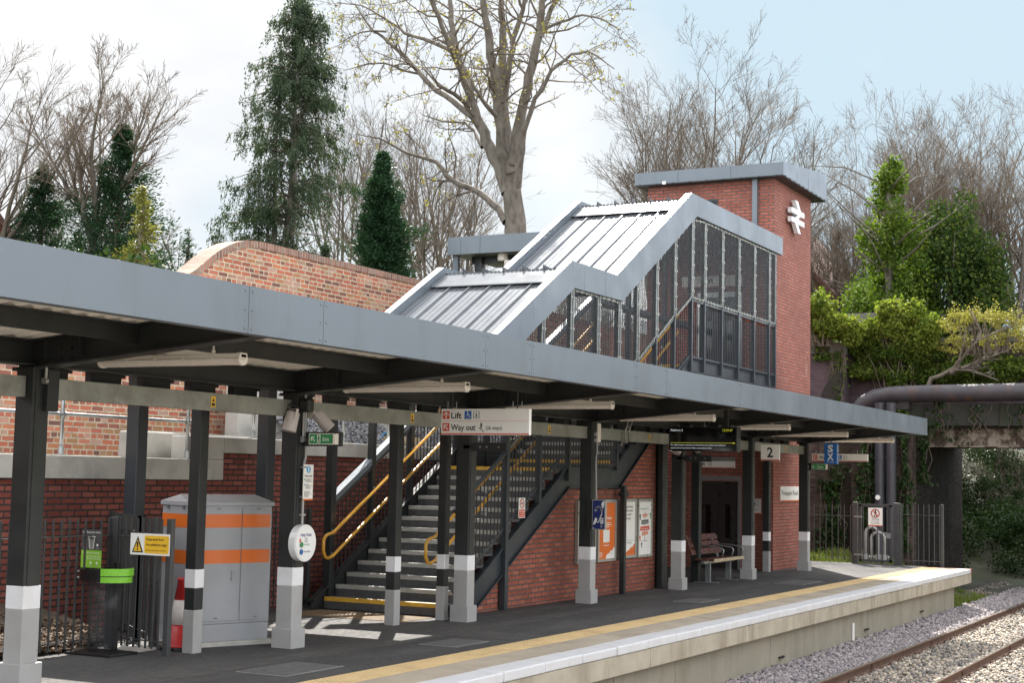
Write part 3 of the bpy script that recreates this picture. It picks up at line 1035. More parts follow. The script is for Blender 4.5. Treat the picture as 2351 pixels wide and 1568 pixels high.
ST = thing('covered_staircase', 'dark steel staircase with grey folded metal roof and mesh sides climbing beside the lift tower', 'staircase', (20, 11.4, 0))
YN, YF = 10.36, 12.42
SX0 = 19.40
OUT = [(SX0, 3.975), (21.95, 5.42), (23.79, 5.42), (27.40, 7.49), (33.32, 7.49), (33.32, 7.09), (27.71, 7.08), (24.06, 5.0), (22.08, 4.99), (SX0 + 0.12, 3.53)]
OUT = OUT[::-1]
for (y0, y1, k) in ((10.27, 10.35, 0), (12.70, 12.78, 1)):
    # fascia in folded panels with fine joints
    a = MB()
    segs = [((SX0, 3.975), (20.55, 4.627), (20.67, 4.19), (SX0 + 0.12, 3.48)), ((20.553, 4.629), (21.95, 5.42), (22.08, 4.99), (20.673, 4.192)),
            ((21.953, 5.42), (22.45, 5.42), (22.45, 4.99), (22.083, 4.99)), ((22.454, 5.42), (23.3, 5.42), (23.3, 4.995), (22.454, 4.992)),
            ((23.304, 5.42), (23.79, 5.42), (24.06, 5.0), (23.304, 4.996)), ((23.792, 5.421), (25.2, 6.228), (25.44, 5.786), (24.062, 5.001)),
            ((25.203, 6.230), (26.7, 7.089), (26.94, 6.641), (25.443, 5.788)), ((26.703, 7.091), (27.40, 7.49), (27.71, 7.08), (26.943, 6.643)),
            ((27.403, 7.49), (27.81, 7.49), (27.81, 7.08), (27.713, 7.08)), ((27.814, 7.49), (30.2, 7.49), (30.2, 7.083), (27.814, 7.08)),
            ((30.204, 7.49), (32.8, 7.49), (32.8, 7.087), (30.204, 7.083)), ((32.804, 7.49), (33.32, 7.49), (33.32, 7.09), (32.804, 7.087))]
    for sg in segs:
        a.prism([sg[0], sg[3], sg[2], sg[1]][::1], 'y', y0, y1)
    a.build('roof_fascia', MT['fascia'], ST)
    # inner lining of the parapet
    a = MB()
    yy = (10.352, 10.40) if k == 0 else (12.65, 12.698)
    for sg in segs:
        t0, t1 = sg[0], sg[1]
        a.prism([(t0[0], t0[1] - 0.005), (t0[0], t0[1] - 0.30), (t1[0], t1[1] - 0.30), (t1[0], t1[1] - 0.005)], 'y', *yy)
    a.build('parapet_lining', MT['fascia'], ST)
# roof sheets: (start, end) along the slope
def roof_sheet(x0, z0, x1, z1, name='roof_sheet'):
    a = MB()
    d = Vector((x1 - x0, 0, z1 - z0)).normalized()
    nrm = Vector((-d.z, 0, d.x))
    P0, P1 = Vector((x0, 0, z0)), Vector((x1, 0, z1))
    ys = []
    y = 10.40
    pan = (12.65 - 10.40) / 6.0
    prof = [(0, 0)]
    for k in range(6):
        b = k * pan
        prof += [(b + 0.02, 0.0), (b + 0.125, 0.0), (b + 0.13, 0.008), (b + 0.145, 0.008), (b + 0.15, 0), (b + 0.235, 0.0), (b + 0.24, 0.008),
                 (b + 0.255, 0.008), (b + 0.26, 0), (b + pan - 0.018, 0.0), (b + pan - 0.012, 0.032), (b + pan + 0.006, 0.032), (b + pan + 0.012, 0.0)]
    prof = [p for p in prof if p[0] <= 2.25]
    prof.append((2.25, 0))
    for (p, q) in zip(prof[:-1], prof[1:]):
        A = P0 + nrm * p[1] + Vector((0, y + p[0], 0))
        B = P0 + nrm * q[1] + Vector((0, y + q[0], 0))
        C_ = P1 + nrm * q[1] + Vector((0, y + q[0], 0))
        D = P1 + nrm * p[1] + Vector((0, y + p[0], 0))
        a.quad(A, B, C_, D)
    a.quad(P0 + Vector((0, 10.4, -0.06)), P1 + Vector((0, 10.4, -0.06)), P1 + Vector((0, 12.65, -0.06)), P0 + Vector((0, 12.65, -0.06)))
    return a.build(name, MT['roof'], ST)


DZ = -0.19
roof_sheet(SX0, 3.975 + DZ, 21.78, 5.325 + DZ)
roof_sheet(23.55, 5.285 + DZ, 27.22, 7.386 + DZ)
roof_sheet(21.95, 5.40 + DZ, 23.6, 5.38 + DZ, 'level_roof_sheet')
roof_sheet(27.4, 7.47 + DZ, 33.3, 7.45 + DZ, 'level_roof_sheet')
for (x, z) in ((21.95, 5.42), (27.40, 7.49)):
    a = MB()
    zz = z + DZ + 0.030
    a.prism([(x - 0.46, zz - 0.225), (x - 0.02, zz + 0.022), (x + 0.16, zz + 0.018), (x + 0.16, zz + 0.004), (x - 0.02, zz + 0.008), (x - 0.46, zz - 0.240)][::-1], 'y', 10.42, 12.63)
    a.box(x + 0.0, x + 0.02, 10.45, 12.6, zz + 0.02, zz + 0.045)
    a.build('ridge_flashing', MT['roof'], ST)
    a = MB()
    for k in range(28):
        y = 10.47 + k * 0.078
        a.box(x - 0.012, x + 0.0, y, y + 0.055, zz + 0.035, zz + 0.05)
    for k in range(1, 6):
        y = 10.40 + 0.375 * k
        a.prism([(x - 0.02, zz + 0.03), (x + 0.5, zz + 0.03), (x + 0.5, zz + 0.06), (x - 0.02, zz + 0.115)], 'y', y - 0.008, y + 0.008)
    a.build('ridge_closure', MT['steel_blue'], ST)

# stringers, landings, treads
for (yc, nm) in ((10.40, 'n'), (12.42, 'f')):
    up = 0.0 if nm == 'n' else 0.30
    a = MB()
    def seg(x0, z0, x1, z1, dep, yc=yc):
        a.prism([(x0, z0 - dep), (x1, z1 - dep), (x1, z1), (x0, z0)], 'y', yc - 0.011, yc + 0.011)
        for zz in (0, -dep + 0.02):
            a.prism([(x0, z0 + zz - 0.02), (x1, z1 + zz - 0.02), (x1, z1 + zz), (x0, z0 + zz)], 'y', yc - 0.055, yc + 0.055)
    seg(18.0, NL(18.0) - 0.19 + up, 22.18, 2.155 + up, 0.40)
    seg(22.18, 2.155 + up, 24.22, 2.155 + up, 0.40)
    seg(24.22, 2.24 + up, 27.62, 4.31 + up * 0.3, 0.50)
    seg(27.62, 4.31, 33.18, 4.31, 0.29)
    a.build('stringer', MT['steel_blue'] if nm == 'n' else MT['steel'], ST)
a = MB()
a.box(21.75, 24.0, 10.42, 12.40, 1.99, 2.06)
a.box(27.45, 33.2, 10.42, 12.72, 4.07, 4.14)
a.build('landing', MT['tread'], ST)
for n in range(26):
    xn = 18.27 + 0.285 * n if n < 13 else 24.0 + 0.285 * (n - 13)
    zn = 0.155 + 0.16 * n if n < 13 else 2.23 + 0.16 * (n - 13)
    a = MB()
    a.box(xn + 0.012, xn + 0.30, 10.43, 12.39, zn - 0.03, zn)
    a.box(xn + 0.012, xn + 0.024, 10.43, 12.39, zn - 0.165, zn - 0.03)
    tr = a.build('tread', MT['tread'], ST)
    a = MB()
    a.box(xn, xn + 0.0118, 10.44, 12.38, zn - 0.055, zn + 0.003)
    a.box(xn + 0.0118, xn + 0.055, 10.44, 12.38, zn, zn + 0.003)
    a.build('nosing', MT['yellow'] if n in (0, 12, 13, 25) else MT['nosing'], tr)

# posts
PX = [19.95, 21.05, 22.10, 23.16, 24.05, 24.88, 25.78, 26.70, 27.62, 28.34, 29.38, 30.42, 31.47, 32.52, 32.98]
FX = [18.42, 19.50, 20.62, 22.10, 23.16, 24.05, 25.30, 26.50, 27.62, 29.38, 31.47]
for x in PX:
    a = MB()
    zt = ZT(x) + 0.06
    zb = NL(x) - 0.2 if x > 20.5 else zp(x)
    if x > 27.6:
        zb = 4.05
    if x > 21:
        a.box(x - 0.035, x + 0.035, YN - 0.045, YN + 0.045, zb, zt)
    else:
        a.box(x - 0.05, x + 0.05, YN - 0.05, YN + 0.05, zb, zt if x > 19.6 else NL(x) + 1.2)
    a.build('post', MT['steel_blue'], ST, bevel=0.006)
for x in FX:
    a = MB()
    w = 0.06 if x < 18.5 else 0.05
    a.box(x - w, x + w, YF - w, YF + w, zp(x) if x < 20 else NL(x) - 0.2, max(ZT(x) + 0.06, NL(x) + 1.3))
    a.build('post', MT['steel'], ST, bevel=0.006)
# supports under the landings
for (x, y) in ((22.3, 12.3), (24.22, 10.28), (28.32, 10.46), (32.9, 12.6), (28.32, 12.6)):
    a = MB()
    w = 0.045 if x == 24.22 else 0.08
    a.box(x - w, x + w, y - w, y + w, zp(x), 1.8 if x < 25 else 4.06)
    if x == 24.22:
        a.box(x - 0.09, x + 0.09, y - 0.06, y + 0.06, 1.62, 1.70)
    a.build('support_post', MT['steel'], ST, bevel=0.006)
# corner post and its drain
a = MB()
a.box(26.12, 26.36, 10.30, 10.52, zp(26), 3.3)
a.box(26.0, 26.12, 10.26, 10.36, zp(26), 3.0)
a.build('corner_post', MT['steel'], ST, bevel=0.01)


# balustrades: one panel per bay, flat top rail and round bars
def balustrade(y, x0, x1, both=True):
    a = MB()
    n = max(1, int(round((x1 - x0) / 0.105)))
    for i in range(1, n):
        x = x0 + (x1 - x0) * i / n
        b0 = NL(x) + 0.02 if x < 27.4 else 4.24
        a.box(x - 0.007, x + 0.007, y - 0.007, y + 0.007, b0, NL(x) + 1.12 if x < 27.4 else 5.33)
    return a.build('balustrade_panel', MT['steel_blue'], ST)


def rail_at(y, pts, w, h, name, m, off):
    a = MB()
    for (p, q) in zip(pts[:-1], pts[1:]):
        a.prism([(p[0], p[1] + off - h), (q[0], q[1] + off - h), (q[0], q[1] + off), (p[0], p[1] + off)], 'y', y - w / 2, y + w / 2)
    return a.build(name, MT[m], ST)


for a_, b_ in zip([18.85] + PX[:-1], PX):
    balustrade(YN, a_, b_)
for a_, b_ in zip(FX[:-1], FX[1:]):
    balustrade(YF, a_, b_)
LINE = [(18.42, NL(18.42)), (21.9, 2.20), (23.75, 2.20), (27.55, 4.23), (33.0, 4.23)]
for y in (YN, YF):
    rail_at(y, LINE, 0.055, 0.045, 'top_rail', 'steel_blue', 1.21)
    rail_at(y, LINE, 0.035, 0.03, 'bottom_rail', 'steel_blue', 0.10)
rail_at(YF + 0.02, LINE, 0.12, 0.09, 'capping_rail', 'fascia', 1.32)

# yellow handrails in two heights with a closing loop at the foot
for (y, sgn) in ((12.24, 1), (10.56, -1)):
    for upper, lower, x0, x1 in ((0.93, 0.60, 18.25, 21.75), (0.93, 0.60, 23.95, 27.5)):
        a = MB()
        zl = lambda x, hgt: (0.155 + 0.5614 * (x - 18.27) if x < 22 else 2.23 + 0.5614 * (x - 24.0)) + hgt
        pts = [(x1, y, zl(x1, upper)), (x0, y, zl(x0, upper))]
        hx = x0 - 0.12
        zu, zd = zl(x0, upper) - 0.02, zl(x0, lower) - 0.03
        pts += [(hx, y, zu), (hx - 0.07, y, zu - 0.02), (hx - 0.12, y, zu - 0.08), (hx - 0.12, y, zd + 0.10), (hx - 0.07, y, zd + 0.02), (hx, y, zd),
                (x0, y, zl(x0, lower)), (x1, y, zl(x1, lower))]
        a.tube(pts, 0.024, 10)
        h = a.build('handrail', MT['handrail'], ST, smooth=True)
        k = x0 + 0.15
        while k < x1:
            for hg in (upper, lower):
                b = MB()
                zz = zl(k, hg)
                b.tube([(k, y, zz - 0.02), (k, y + sgn * 0.05, zz - 0.07), (k, y + sgn * 0.12, zz - 0.07)], 0.007, 6)
                b.cyl((k, y + sgn * 0.115, zz - 0.07), (k, y + sgn * 0.125, zz - 0.07), 0.03, 10)
                b.build('bracket', MT['galv'], h)
            k += 1.1


# welded mesh infill with its clips
def mesh_panel(x0, x1):
    zb0, zb1 = NLr(x0) + 1.24, NLr(x1) + 1.24
    zt0, zt1 = ZT(x0) - 0.03, ZT(x1) - 0.03
    if x0 < 22.1 and x1 > 22.0:
        pass
    a = MB()
    x0 += 0.045
    x1 -= 0.045
    zb = lambda x: zb0 + (zb1 - zb0) * (x - x0) / (x1 - x0)
    zt = lambda x: zt0 + (zt1 - zt0) * (x - x0) / (x1 - x0)
    y = YN - 0.03
    z = math.ceil(min(zb0, zb1) / 0.026) * 0.026
    while z < max(zt0, zt1):
        lo, hi = x0, x1
        for fn, sg in ((zb, 1), (zt, -1)):
            s0, s1 = sg * (z - fn(x0)), sg * (z - fn(x1))
            if s0 < 0 and s1 < 0:
                lo, hi = 1, 0
                break
            if s0 < 0:
                lo = max(lo, x0 + (x1 - x0) * (-s0) / (s1 - s0))
            elif s1 < 0:
                hi = min(hi, x0 + (x1 - x0) * s0 / (s0 - s1))
        if hi - lo > 0.02:
            a.box(lo, hi, y - 0.0030, y + 0.0030, z - 0.0042, z + 0.0042)
        z += 0.026
    x = x0 + 0.02
    while x < x1:
        if zt(x) - zb(x) > 0.05:
            a.box(x - 0.0022, x + 0.0022, y - 0.004, y + 0.004, zb(x), zt(x))
        x += 0.076
    mp_ = a.build('mesh_panel', MT['mesh'], ST)
    b = MB()
    for (p, q) in (((x0, zb(x0)), (x1, zb(x1))), ((x0, zt(x0)), (x1, zt(x1)))):
        b.beam((p[0], y, p[1]), (q[0], y, q[1]), 0.02, 0.022)
        nn = max(2, int((q[0] - p[0]) / 0.17))
        for i in range(nn):
            f = (i + 0.5) / nn
            xx, zz = p[0] + (q[0] - p[0]) * f, p[1] + (q[1] - p[1]) * f
            b.box(xx - 0.016, xx + 0.016, y - 0.02, y + 0.012, zz - 0.03, zz + 0.03)
    for xx in (x0, x1):
        b.box(xx - 0.012, xx + 0.012, y - 0.014, y + 0.008, zb(xx), zt(xx))
        nn = max(2, int((zt(xx) - zb(xx)) / 0.24))
        for i in range(nn):
            zz = zb(xx) + (zt(xx) - zb(xx)) * (i + 0.5) / nn
            b.box(xx - 0.03, xx + 0.03, y - 0.022, y + 0.012, zz - 0.02, zz + 0.02)
    b.build('mesh_frame', MT['galv_dull'], mp_)


def NLr(x):
    for (p, q) in zip(LINE[:-1], LINE[1:]):
        if p[0] <= x <= q[0]:
            return p[1] + (q[1] - p[1]) * (x - p[0]) / (q[0] - p[0])
    return LINE[0][1] if x < LINE[0][0] else LINE[-1][1]


PXM = PX
for a_, b_ in zip(PXM[:-1], PXM[1:]):
    mesh_panel(a_, b_)

# brick enclosure below the stairs
a = MB()
a.prism([(18.95, zp(19) - 0.1), (26.1, zp(26) - 0.1), (26.1, 2.75), (24.3, 1.74), (22.22, 1.74), (18.95, 0.0)], 'y', 10.43, 10.62)
o = a.build('stair_wall', BR_NEW)
tag(o, 'red brick wall filling the side below the staircase, behind the posters', 'wall')
a = MB()
a.box(26.3, 33.2, 12.72, 12.9, zp(26) - 0.1, 4.05)
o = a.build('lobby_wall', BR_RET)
tag(o, 'dark red brick wall at the back of the lift lobby', 'wall')

# ------------------------------------------------------------------ lift tower
LT = thing('lift_tower', 'tall square red brick lift tower with flat grey roof', 'lift tower', (34.7, 12, 0))
a = MB()
a.box(33.2, 36.12, 10.43, 13.55, zp(34) - 0.1, 8.98)
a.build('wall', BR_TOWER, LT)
a = MB()
a.hexa([(32.95, 10.15, 8.89), (36.55, 10.15, 8.89), (36.55, 13.8, 8.89), (32.95, 13.8, 8.89)],
       [(32.95, 10.15, 9.18), (36.55, 10.15, 9.56), (36.55, 13.8, 9.56), (32.95, 13.8, 9.18)])
rf = a.build('roof', MT['fascia'], LT)
a = MB()
a.box(32.955, 36.54, 10.155, 13.795, 8.865, 8.888)
for i in range(9):
    y = 10.3 + i * 0.42
    a.box(32.938, 32.95, y, y + 0.022, 8.868, 8.898)
for i in range(10):
    x = 33.1 + i * 0.36
    a.box(x, x + 0.02, 10.138, 10.15, 8.868, 8.898)
a.build('drip_edge', MT['steel'], rf)
a = MB()
for x in (34.0, 34.95):
    a.box(x, x + 0.006, 10.147, 10.15, 8.9, 9.16)
for y in (11.4, 12.7):
    a.box(32.947, 32.95, y, y + 0.006, 8.9, 9.17)
a.build('panel_joint', MT['sign_black'], rf)
a = MB()
a.box(33.10, 33.20, 10.82, 10.94, 7.4, 8.87)
a.box(33.07, 33.20, 10.78, 10.98, 7.42, 7.47)
a.build('downpipe', MT['fascia'], LT, bevel=0.008)
a = MB()
a.box(33.17, 33.2, 11.80, 12.25, 7.85, 8.47)
for i in range(14):
    z = 7.88 + i * 0.041
    a.hexa([(33.15, 11.83, z), (33.17, 11.83, z + 0.02), (33.17, 12.22, z + 0.02), (33.15, 12.22, z)],
           [(33.15, 11.83, z + 0.006), (33.17, 11.83, z + 0.026), (33.17, 12.22, z + 0.026), (33.15, 12.22, z + 0.006)])
a.build('louvre', MT['steel_blue'], LT)
a = MB()
a.box(32.90, 32.95, 13.0, 13.08, 8.86, 8.93)
a.build('sensor', MT['sign_white'], LT)
for zf in (zp(33), 4.15):
    a = MB()
    a.box(33.15, 33.2, 11.18, 11.25, zf, zf + 2.12)
    a.box(33.15, 33.2, 12.20, 12.27, zf, zf + 2.12)
    a.box(33.15, 33.2, 11.25, 12.20, zf + 2.0, zf + 2.12)
    a.build('door_frame', MT['galv'], LT)
    for y in (11.26, 11.735):
        a = MB()
        a.box(33.175, 33.199, y, y + 0.465, zf + 0.02, zf + 1.98)
        d = a.build('door', MT['door'], LT)
        a = MB()
        a.box(33.172, 33.175, y + 0.17, y + 0.29, zf + 0.7, zf + 1.45)
        a.build('door_window', MT['screen'], d)
# the white double arrow on the track side of the tower
E_ = thing('station_emblem', 'white double arrow emblem fixed to the track side of the brick tower', 'emblem', (34.68, 10.38, 7.7))
F = Face(E_, (34.05, 10.43, 7.79), (1, 0, 0))
d0, d1 = 0.05, 0.15
EW, EV = 0.75, 0.82
for pts in ([(0, 0.52), (1.36, 0.52), (1.36, 0.665), (0, 0.665)], [(0, 0.255), (1.36, 0.255), (1.36, 0.40), (0, 0.40)]):
    F.poly('emblem', 'plastic_white', [(u * EW, v * EV) for u, v in pts], d0, d1)
for pts in ([(0.98, 0.664), (0.66, 0.92), (0.38, 0.92), (0.70, 0.664)], [(0.42, 0.401), (0.70, 0.401), (0.94, 0.519), (0.66, 0.519)],
            [(0.66, 0.256), (0.98, 0.0), (0.70, 0.0), (0.38, 0.256)]):
    F.poly('emblem', 'plastic_white', [(u * EW, v * EV) for u, v in pts], d0 + 0.001, d1 - 0.001)
F.rect('fixing', 'galv', 0.5, 0.24, 0.56, 0.3, 0.0, 0.05)
F.rect('fixing', 'galv', 0.5, 0.45, 0.56, 0.5, 0.0, 0.05)
F.done()


# ------------------------------------------------------------------ walls behind the platform
RW = thing('retaining_wall', 'dark red brick retaining wall with stepped concrete coping behind the platform', 'wall', (14, 13.1, 0))
a = MB()
a.box(2, 16.3, 13.0, 13.3, -0.1, 1.80)
a.box(16.3, 33.2, 13.0, 13.3, -0.1, 2.17)
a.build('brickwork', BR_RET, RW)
a = MB()
a.box(2, 16.57, 12.93, 13.40, 1.80, 2.075)
a.build('low_coping', MT['concrete'], RW, bevel=0.01)
a = MB()
a.box(16.05, 16.568, 12.932, 13.42, 2.077, 2.385)
a.box(16.572, 33.2, 12.93, 13.42, 2.17, 2.385)
a.build('high_coping', MT['concrete'], RW, bevel=0.01)
a = MB()
a.box(15.5, 18.1, 13.55, 13.85, 2.0, 2.43)
o = a.build('concrete_block', MT['concrete'], bevel=0.02)
tag(o, 'pale concrete block lying on the ledge behind the tube railings', 'block')
a = MB()
a.box(18.7, 20.6, 14.35, 14.6, 1.9, 3.35)
o = a.build('concrete_wall', MT['concrete'], bevel=0.01)
tag(o, 'pale concrete wall end beside the grey stone bank', 'wall')
a = MB()
a.box(22.75, 23.15, 13.9, 14.5, 1.9, 3.1)
o = a.build('concrete_pillar', MT['concrete'], bevel=0.01)
tag(o, 'short concrete pillar at the right of the grey stone bank', 'pillar')

# old weathered brick wall with its swept end
OW = thing('old_brick_wall', 'weathered mixed brick wall with a curved sweep up to its taller length', 'wall', (20, 15.2, 1.9))
cope = [(6, 4.60), (16.6, 4.60), (17.1, 4.63), (17.5, 4.69), (17.85, 4.79), (18.19, 4.93), (18.35, 5.02), (18.54, 5.15), (18.69, 5.26), (18.85, 5.36), (19.01, 5.45),
        (19.17, 5.525), (19.33, 5.585), (19.54, 5.64), (19.71, 5.67), (19.95, 5.69), (40, 5.69)]
line = []
for i, (x, z) in enumerate(cope):
    p, q = cope[max(0, i - 1)], cope[min(len(cope) - 1, i + 1)]
    l = math.hypot(q[0] - p[0], q[1] - p[1])
    line.append((x + 0.115 * (q[1] - p[1]) / l, z - 0.115 * (q[0] - p[0]) / l))
a = MB()
a.prism([(6, 1.5), (40, 1.5)] + line[::-1], 'y', 15.0, 15.34)
a.build('brickwork', BR_OLD, OW)
BR_CAP = brick_mat('brick_on_edge', [(0.0, (0.20, 0.10, 0.08)), (0.4, (0.33, 0.15, 0.10)), (0.7, (0.27, 0.18, 0.15)), (1.0, (0.36, 0.17, 0.115))],
                   (0.34, 0.28, 0.22), bw=0.075, bh=0.5, ms=0.015, offset=0.0, bump=0.6)
a = MB()
for i in range(len(line) - 1):
    p, q, p2, q2 = line[i], line[i + 1], cope[i], cope[i + 1]
    a.prism([(p[0], p[1] + 0.002), (q[0], q[1] + 0.002), q2, p2], 'y', 14.985, 15.355)
a.build('brick_coping', BR_CAP, OW)

# galvanised tube railing on the ledge
TR = thing('tube_railing', 'galvanised tube railing with clamped joints on the concrete coping', 'railing', (16, 13.12, 2.1))
PP = [11.2, 12.45, 13.69, 14.90, 16.02, 17.46, 18.6, 19.76, 21.08, 22.3, 23.6]
for x in PP:
    zb = 2.075 if x < 16.05 else 2.385
    a = MB()
    a.cyl((x, 13.12, zb), (x, 13.12, zb + 1.12), 0.024, 12)
    a.build('upright', MT['galv'], TR, smooth=True)
    a = MB()
    a.box(x - 0.065, x + 0.065, 13.06, 13.18, zb, zb + 0.012)
    a.cyl((x, 13.12, zb), (x, 13.12, zb + 0.11), 0.036, 12)
    for zz in (zb + 0.50, zb + 1.10):
        a.cyl((x, 13.12, zz - 0.04), (x, 13.12, zz + 0.04), 0.034, 12)
        a.cyl((x - 0.045, 13.12, zz), (x + 0.045, 13.12, zz), 0.033, 12)
    a.build('base_clamp', MT['galv'], TR)
for (x0, x1, zb) in ((11.2, 16.02, 2.075), (17.46, 23.6, 2.385)):
    for dz in (0.5, 1.1):
        a = MB()
        a.cyl((x0, 13.12, zb + dz), (x1, 13.12, zb + dz), 0.022, 12)
        a.build('rail_tube', MT['galv'], TR, smooth=True)
a = MB()
a.box(21.9, 22.75, 13.5, 13.75, 2.40, 2.56)
o = a.build('timber_baulk', MT['light_wood'], bevel=0.01)
tag(o, 'short pale timber baulk at the foot of the stone bank', 'timber')
a = MB()
a.tube([(20.9, 13.6, 2.41), (21.5, 13.62, 2.43), (22.1, 13.85, 2.60), (22.7, 14.1, 2.68), (23.4, 14.2, 2.7)], 0.02, 8)
o = a.build('hose', MT['blue_hose'], smooth=True)
tag(o, 'blue plastic hose lying over the stone bank', 'hose')

# ------------------------------------------------------------------ left fences
def bars_fence(t, p, q, zt, zrail, n, zb=0.06, mat_='fence', posts=True, zbase=0.0):
    p, q = Vector((p[0], p[1], 0)), Vector((q[0], q[1], 0))
    for zz in zrail:
        a = MB()
        a.beam(p + Vector((0, 0, zz)), q + Vector((0, 0, zz)), 0.045, 0.010, (0, 0, 1))
        a.build('fence_rail', MT[mat_], t)
    a = MB()
    for i in range(n):
        c = p.lerp(q, (i + 0.5) / n)
        a.box(c.x - 0.009, c.x + 0.009, c.y - 0.009, c.y + 0.009, zb, zt)
    a.build('fence_bars', MT[mat_], t)
    if posts:
        for c in (p, q):
            a = MB()
            a.box(c.x - 0.032, c.x + 0.032, c.y - 0.032, c.y + 0.032, zbase, zt + 0.01)
            a.build('fence_post', MT[mat_], t, bevel=0.004)


FA = thing('bar_fence', 'dark vertical bar fence along the soil bed, left of the litter bin', 'fence', (11, 11.2, 0), 'dark bar fences on the platform')
bars_fence(FA, (7.0, 11.32), (9.9, 11.3), 1.40, (1.22, 0.14), 24)
bars_fence(FA, (9.9, 11.3), (12.62, 11.3), 1.40, (1.22, 0.14), 23)
FB = thing('bar_fence', 'dark bar fence panel carrying the yellow keep back notice', 'fence', (12.5, 10.8, 0), 'dark bar fences on the platform')
bars_fence(FB, (12.62, 11.24), (12.54, 10.44), 1.41, (1.22, 0.14), 9)
FC = thing('bar_fence', 'dark bar fence running from the brick wall behind the keep back notice', 'fence', (13.6, 12, 0), 'dark bar fences on the platform')
bars_fence(FC, (14.47, 13.0), (13.42, 11.6), 1.40, (1.22, 0.14), 15)
bars_fence(FC, (13.42, 11.6), (12.98, 11.0), 1.40, (1.22, 0.14), 6)
FD = thing('bar_fence', 'low dark bar gate against the brick wall beside the staircase foot', 'fence', (17.9, 12.9, 0), 'dark bar fences on the platform')
bars_fence(FD, (17.2, 12.9), (18.3, 12.7), 1.40, (1.15, 0.1), 6)

# end fence with its gate
FE = thing('end_fence', 'bar fence with a gate closing off the far end of the platform', 'fence', (38.3, 9.4, zp(38)))
zq = zp(38.3)
bars_fence(FE, (38.3, 12.6), (38.3, 9.93), 1.36, (1.08, 0.02), 17, zq + 0.05, zbase=zq)
bars_fence(FE, (38.3, 8.76), (38.3, 7.72), 1.42, (1.15, 0.02), 8, zq + 0.05, zbase=zq)
for y in (9.88, 8.84):
    a = MB()
    a.box(38.24, 38.36, y - 0.06, y + 0.06, zq, 1.44)
    a.build('gate_post', MT['fence'], FE, bevel=0.006)
a = MB()
a.box(38.27, 38.33, 9.72, 9.78, zq + 0.06, 1.38)
a.box(38.27, 38.33, 8.96, 9.02, zq + 0.06, 1.38)
a.box(38.27, 38.33, 8.96, 9.78, 1.33, 1.40)
a.box(38.27, 38.33, 8.96, 9.78, zq + 0.06, zq + 0.12)
for i in range(6):
    y = 9.08 + i * 0.12
    a.box(38.29, 38.31, y - 0.01, y + 0.01, zq + 0.1, 1.34)
gt = a.build('gate', MT['fence'], FE)
a = MB()
a.box(38.22, 38.26, 8.98, 9.10, 0.55, 0.68)
a.box(38.2, 38.27, 9.08, 9.25, 0.66, 0.69)
a.build('latch', MT['galv'], gt)
for zz in (0.1, 1.05):
    a = MB()
    a.box(38.22, 38.27, 9.70, 9.90, zz, zz + 0.04)
    a.build('hinge', MT['galv'], gt)

# ------------------------------------------------------------------ things on the platform
# signalling cabinet, built square and then turned
CB = thing('equipment_cabinet', 'tall grey metal equipment cabinet with two orange bands and pitched lid', 'cabinet', (0, 0, 0))
cw, cdp, ch = 1.06, 0.60, 1.54
a = MB()
a.box(-0.06, cw + 0.06, -0.06, cdp + 0.06, -0.06, 0.045)
a.build('concrete_base', MT['concrete'], CB, bevel=0.01)
a = MB()
a.box(0.005, cw - 0.005, 0.005, cdp - 0.005, 0.045, 0.235)
a.box(0, cw, 0, cdp, 0.238, ch)
body = a.build('body', MT['cabinet'], CB, bevel=0.006)
a = MB()
e = 0.02
a.hexa([(-e, -e, ch), (cw + e, -e, ch), (cw + e, cdp + e, ch), (-e, cdp + e, ch)], [(-e, -e, ch + 0.045), (cw + e, -e, ch + 0.045), (cw + e, cdp + e, ch + 0.045), (-e, cdp + e, ch + 0.045)])
yr = cdp / 2
a.add([(-e, -e, ch + 0.045), (cw + e, -e, ch + 0.045), (cw + e, cdp + e, ch + 0.045), (-e, cdp + e, ch + 0.045), (0.05, yr, ch + 0.125), (cw - 0.05, yr, ch + 0.125)],
      [(0, 1, 5, 4), (1, 2, 5), (2, 3, 4, 5), (3, 0, 4)])
a.build('lid', MT['cabinet'], CB, bevel=0.004)
for (x0, x1) in ((0.03, 0.655), (0.672, 1.03)):
    a = MB()
    a.box(x0, x1, -0.012, -0.0005, 0.27, ch - 0.03)
    d = a.build('door', MT['cabinet'], CB, bevel=0.003)
    for zz in (0.905, 1.30):
        a = MB()
        a.box(x0 - 0.003, x1 + 0.003, -0.0145, -0.0125, zz, zz + 0.148)
        a.build('orange_band', MT['orange'], d)
    if x0 < 0.5:
        a = MB()
        a.box(0.545, 0.585, -0.020, -0.013, 0.70, 0.83)
        a.box(0.55, 0.58, -0.032, -0.020, 0.72, 0.75)
        a.tube([(0.553, -0.024, 0.76), (0.553, -0.024, 0.80), (0.565, -0.024, 0.815), (0.577, -0.024, 0.80), (0.577, -0.024, 0.76)], 0.004, 6)
        a.build('handle', MT['cabinet'], d)
    a = MB()
    for zz in (0.30, ch - 0.035):
        a.box(x0 + 0.5 * (x1 - x0), x0 + 0.5 * (x1 - x0) + 0.05, -0.014, -0.012, zz, zz + 0.006)
    a.build('gasket', MT['black'], d)
for zz in (0.905, 1.30):
    for (xa, xb) in ((-0.0025, -0.0005), (cw + 0.0005, cw + 0.0025)):
        a = MB()
        a.box(xa, xb, 0.003, cdp - 0.003, zz, zz + 0.148)
        a.build('side_band', MT['orange'], CB)
for y in (0.1, 0.45):
    a = MB()
    a.cyl((-0.03, y, ch - 0.02), (0, y, ch - 0.02), 0.018, 10)
    a.build('lifting_bolt', MT['galv'], CB)
CB.location = (13.23, 10.775, 0.0)
CB.rotation_euler = (0, 0, -0.3844)

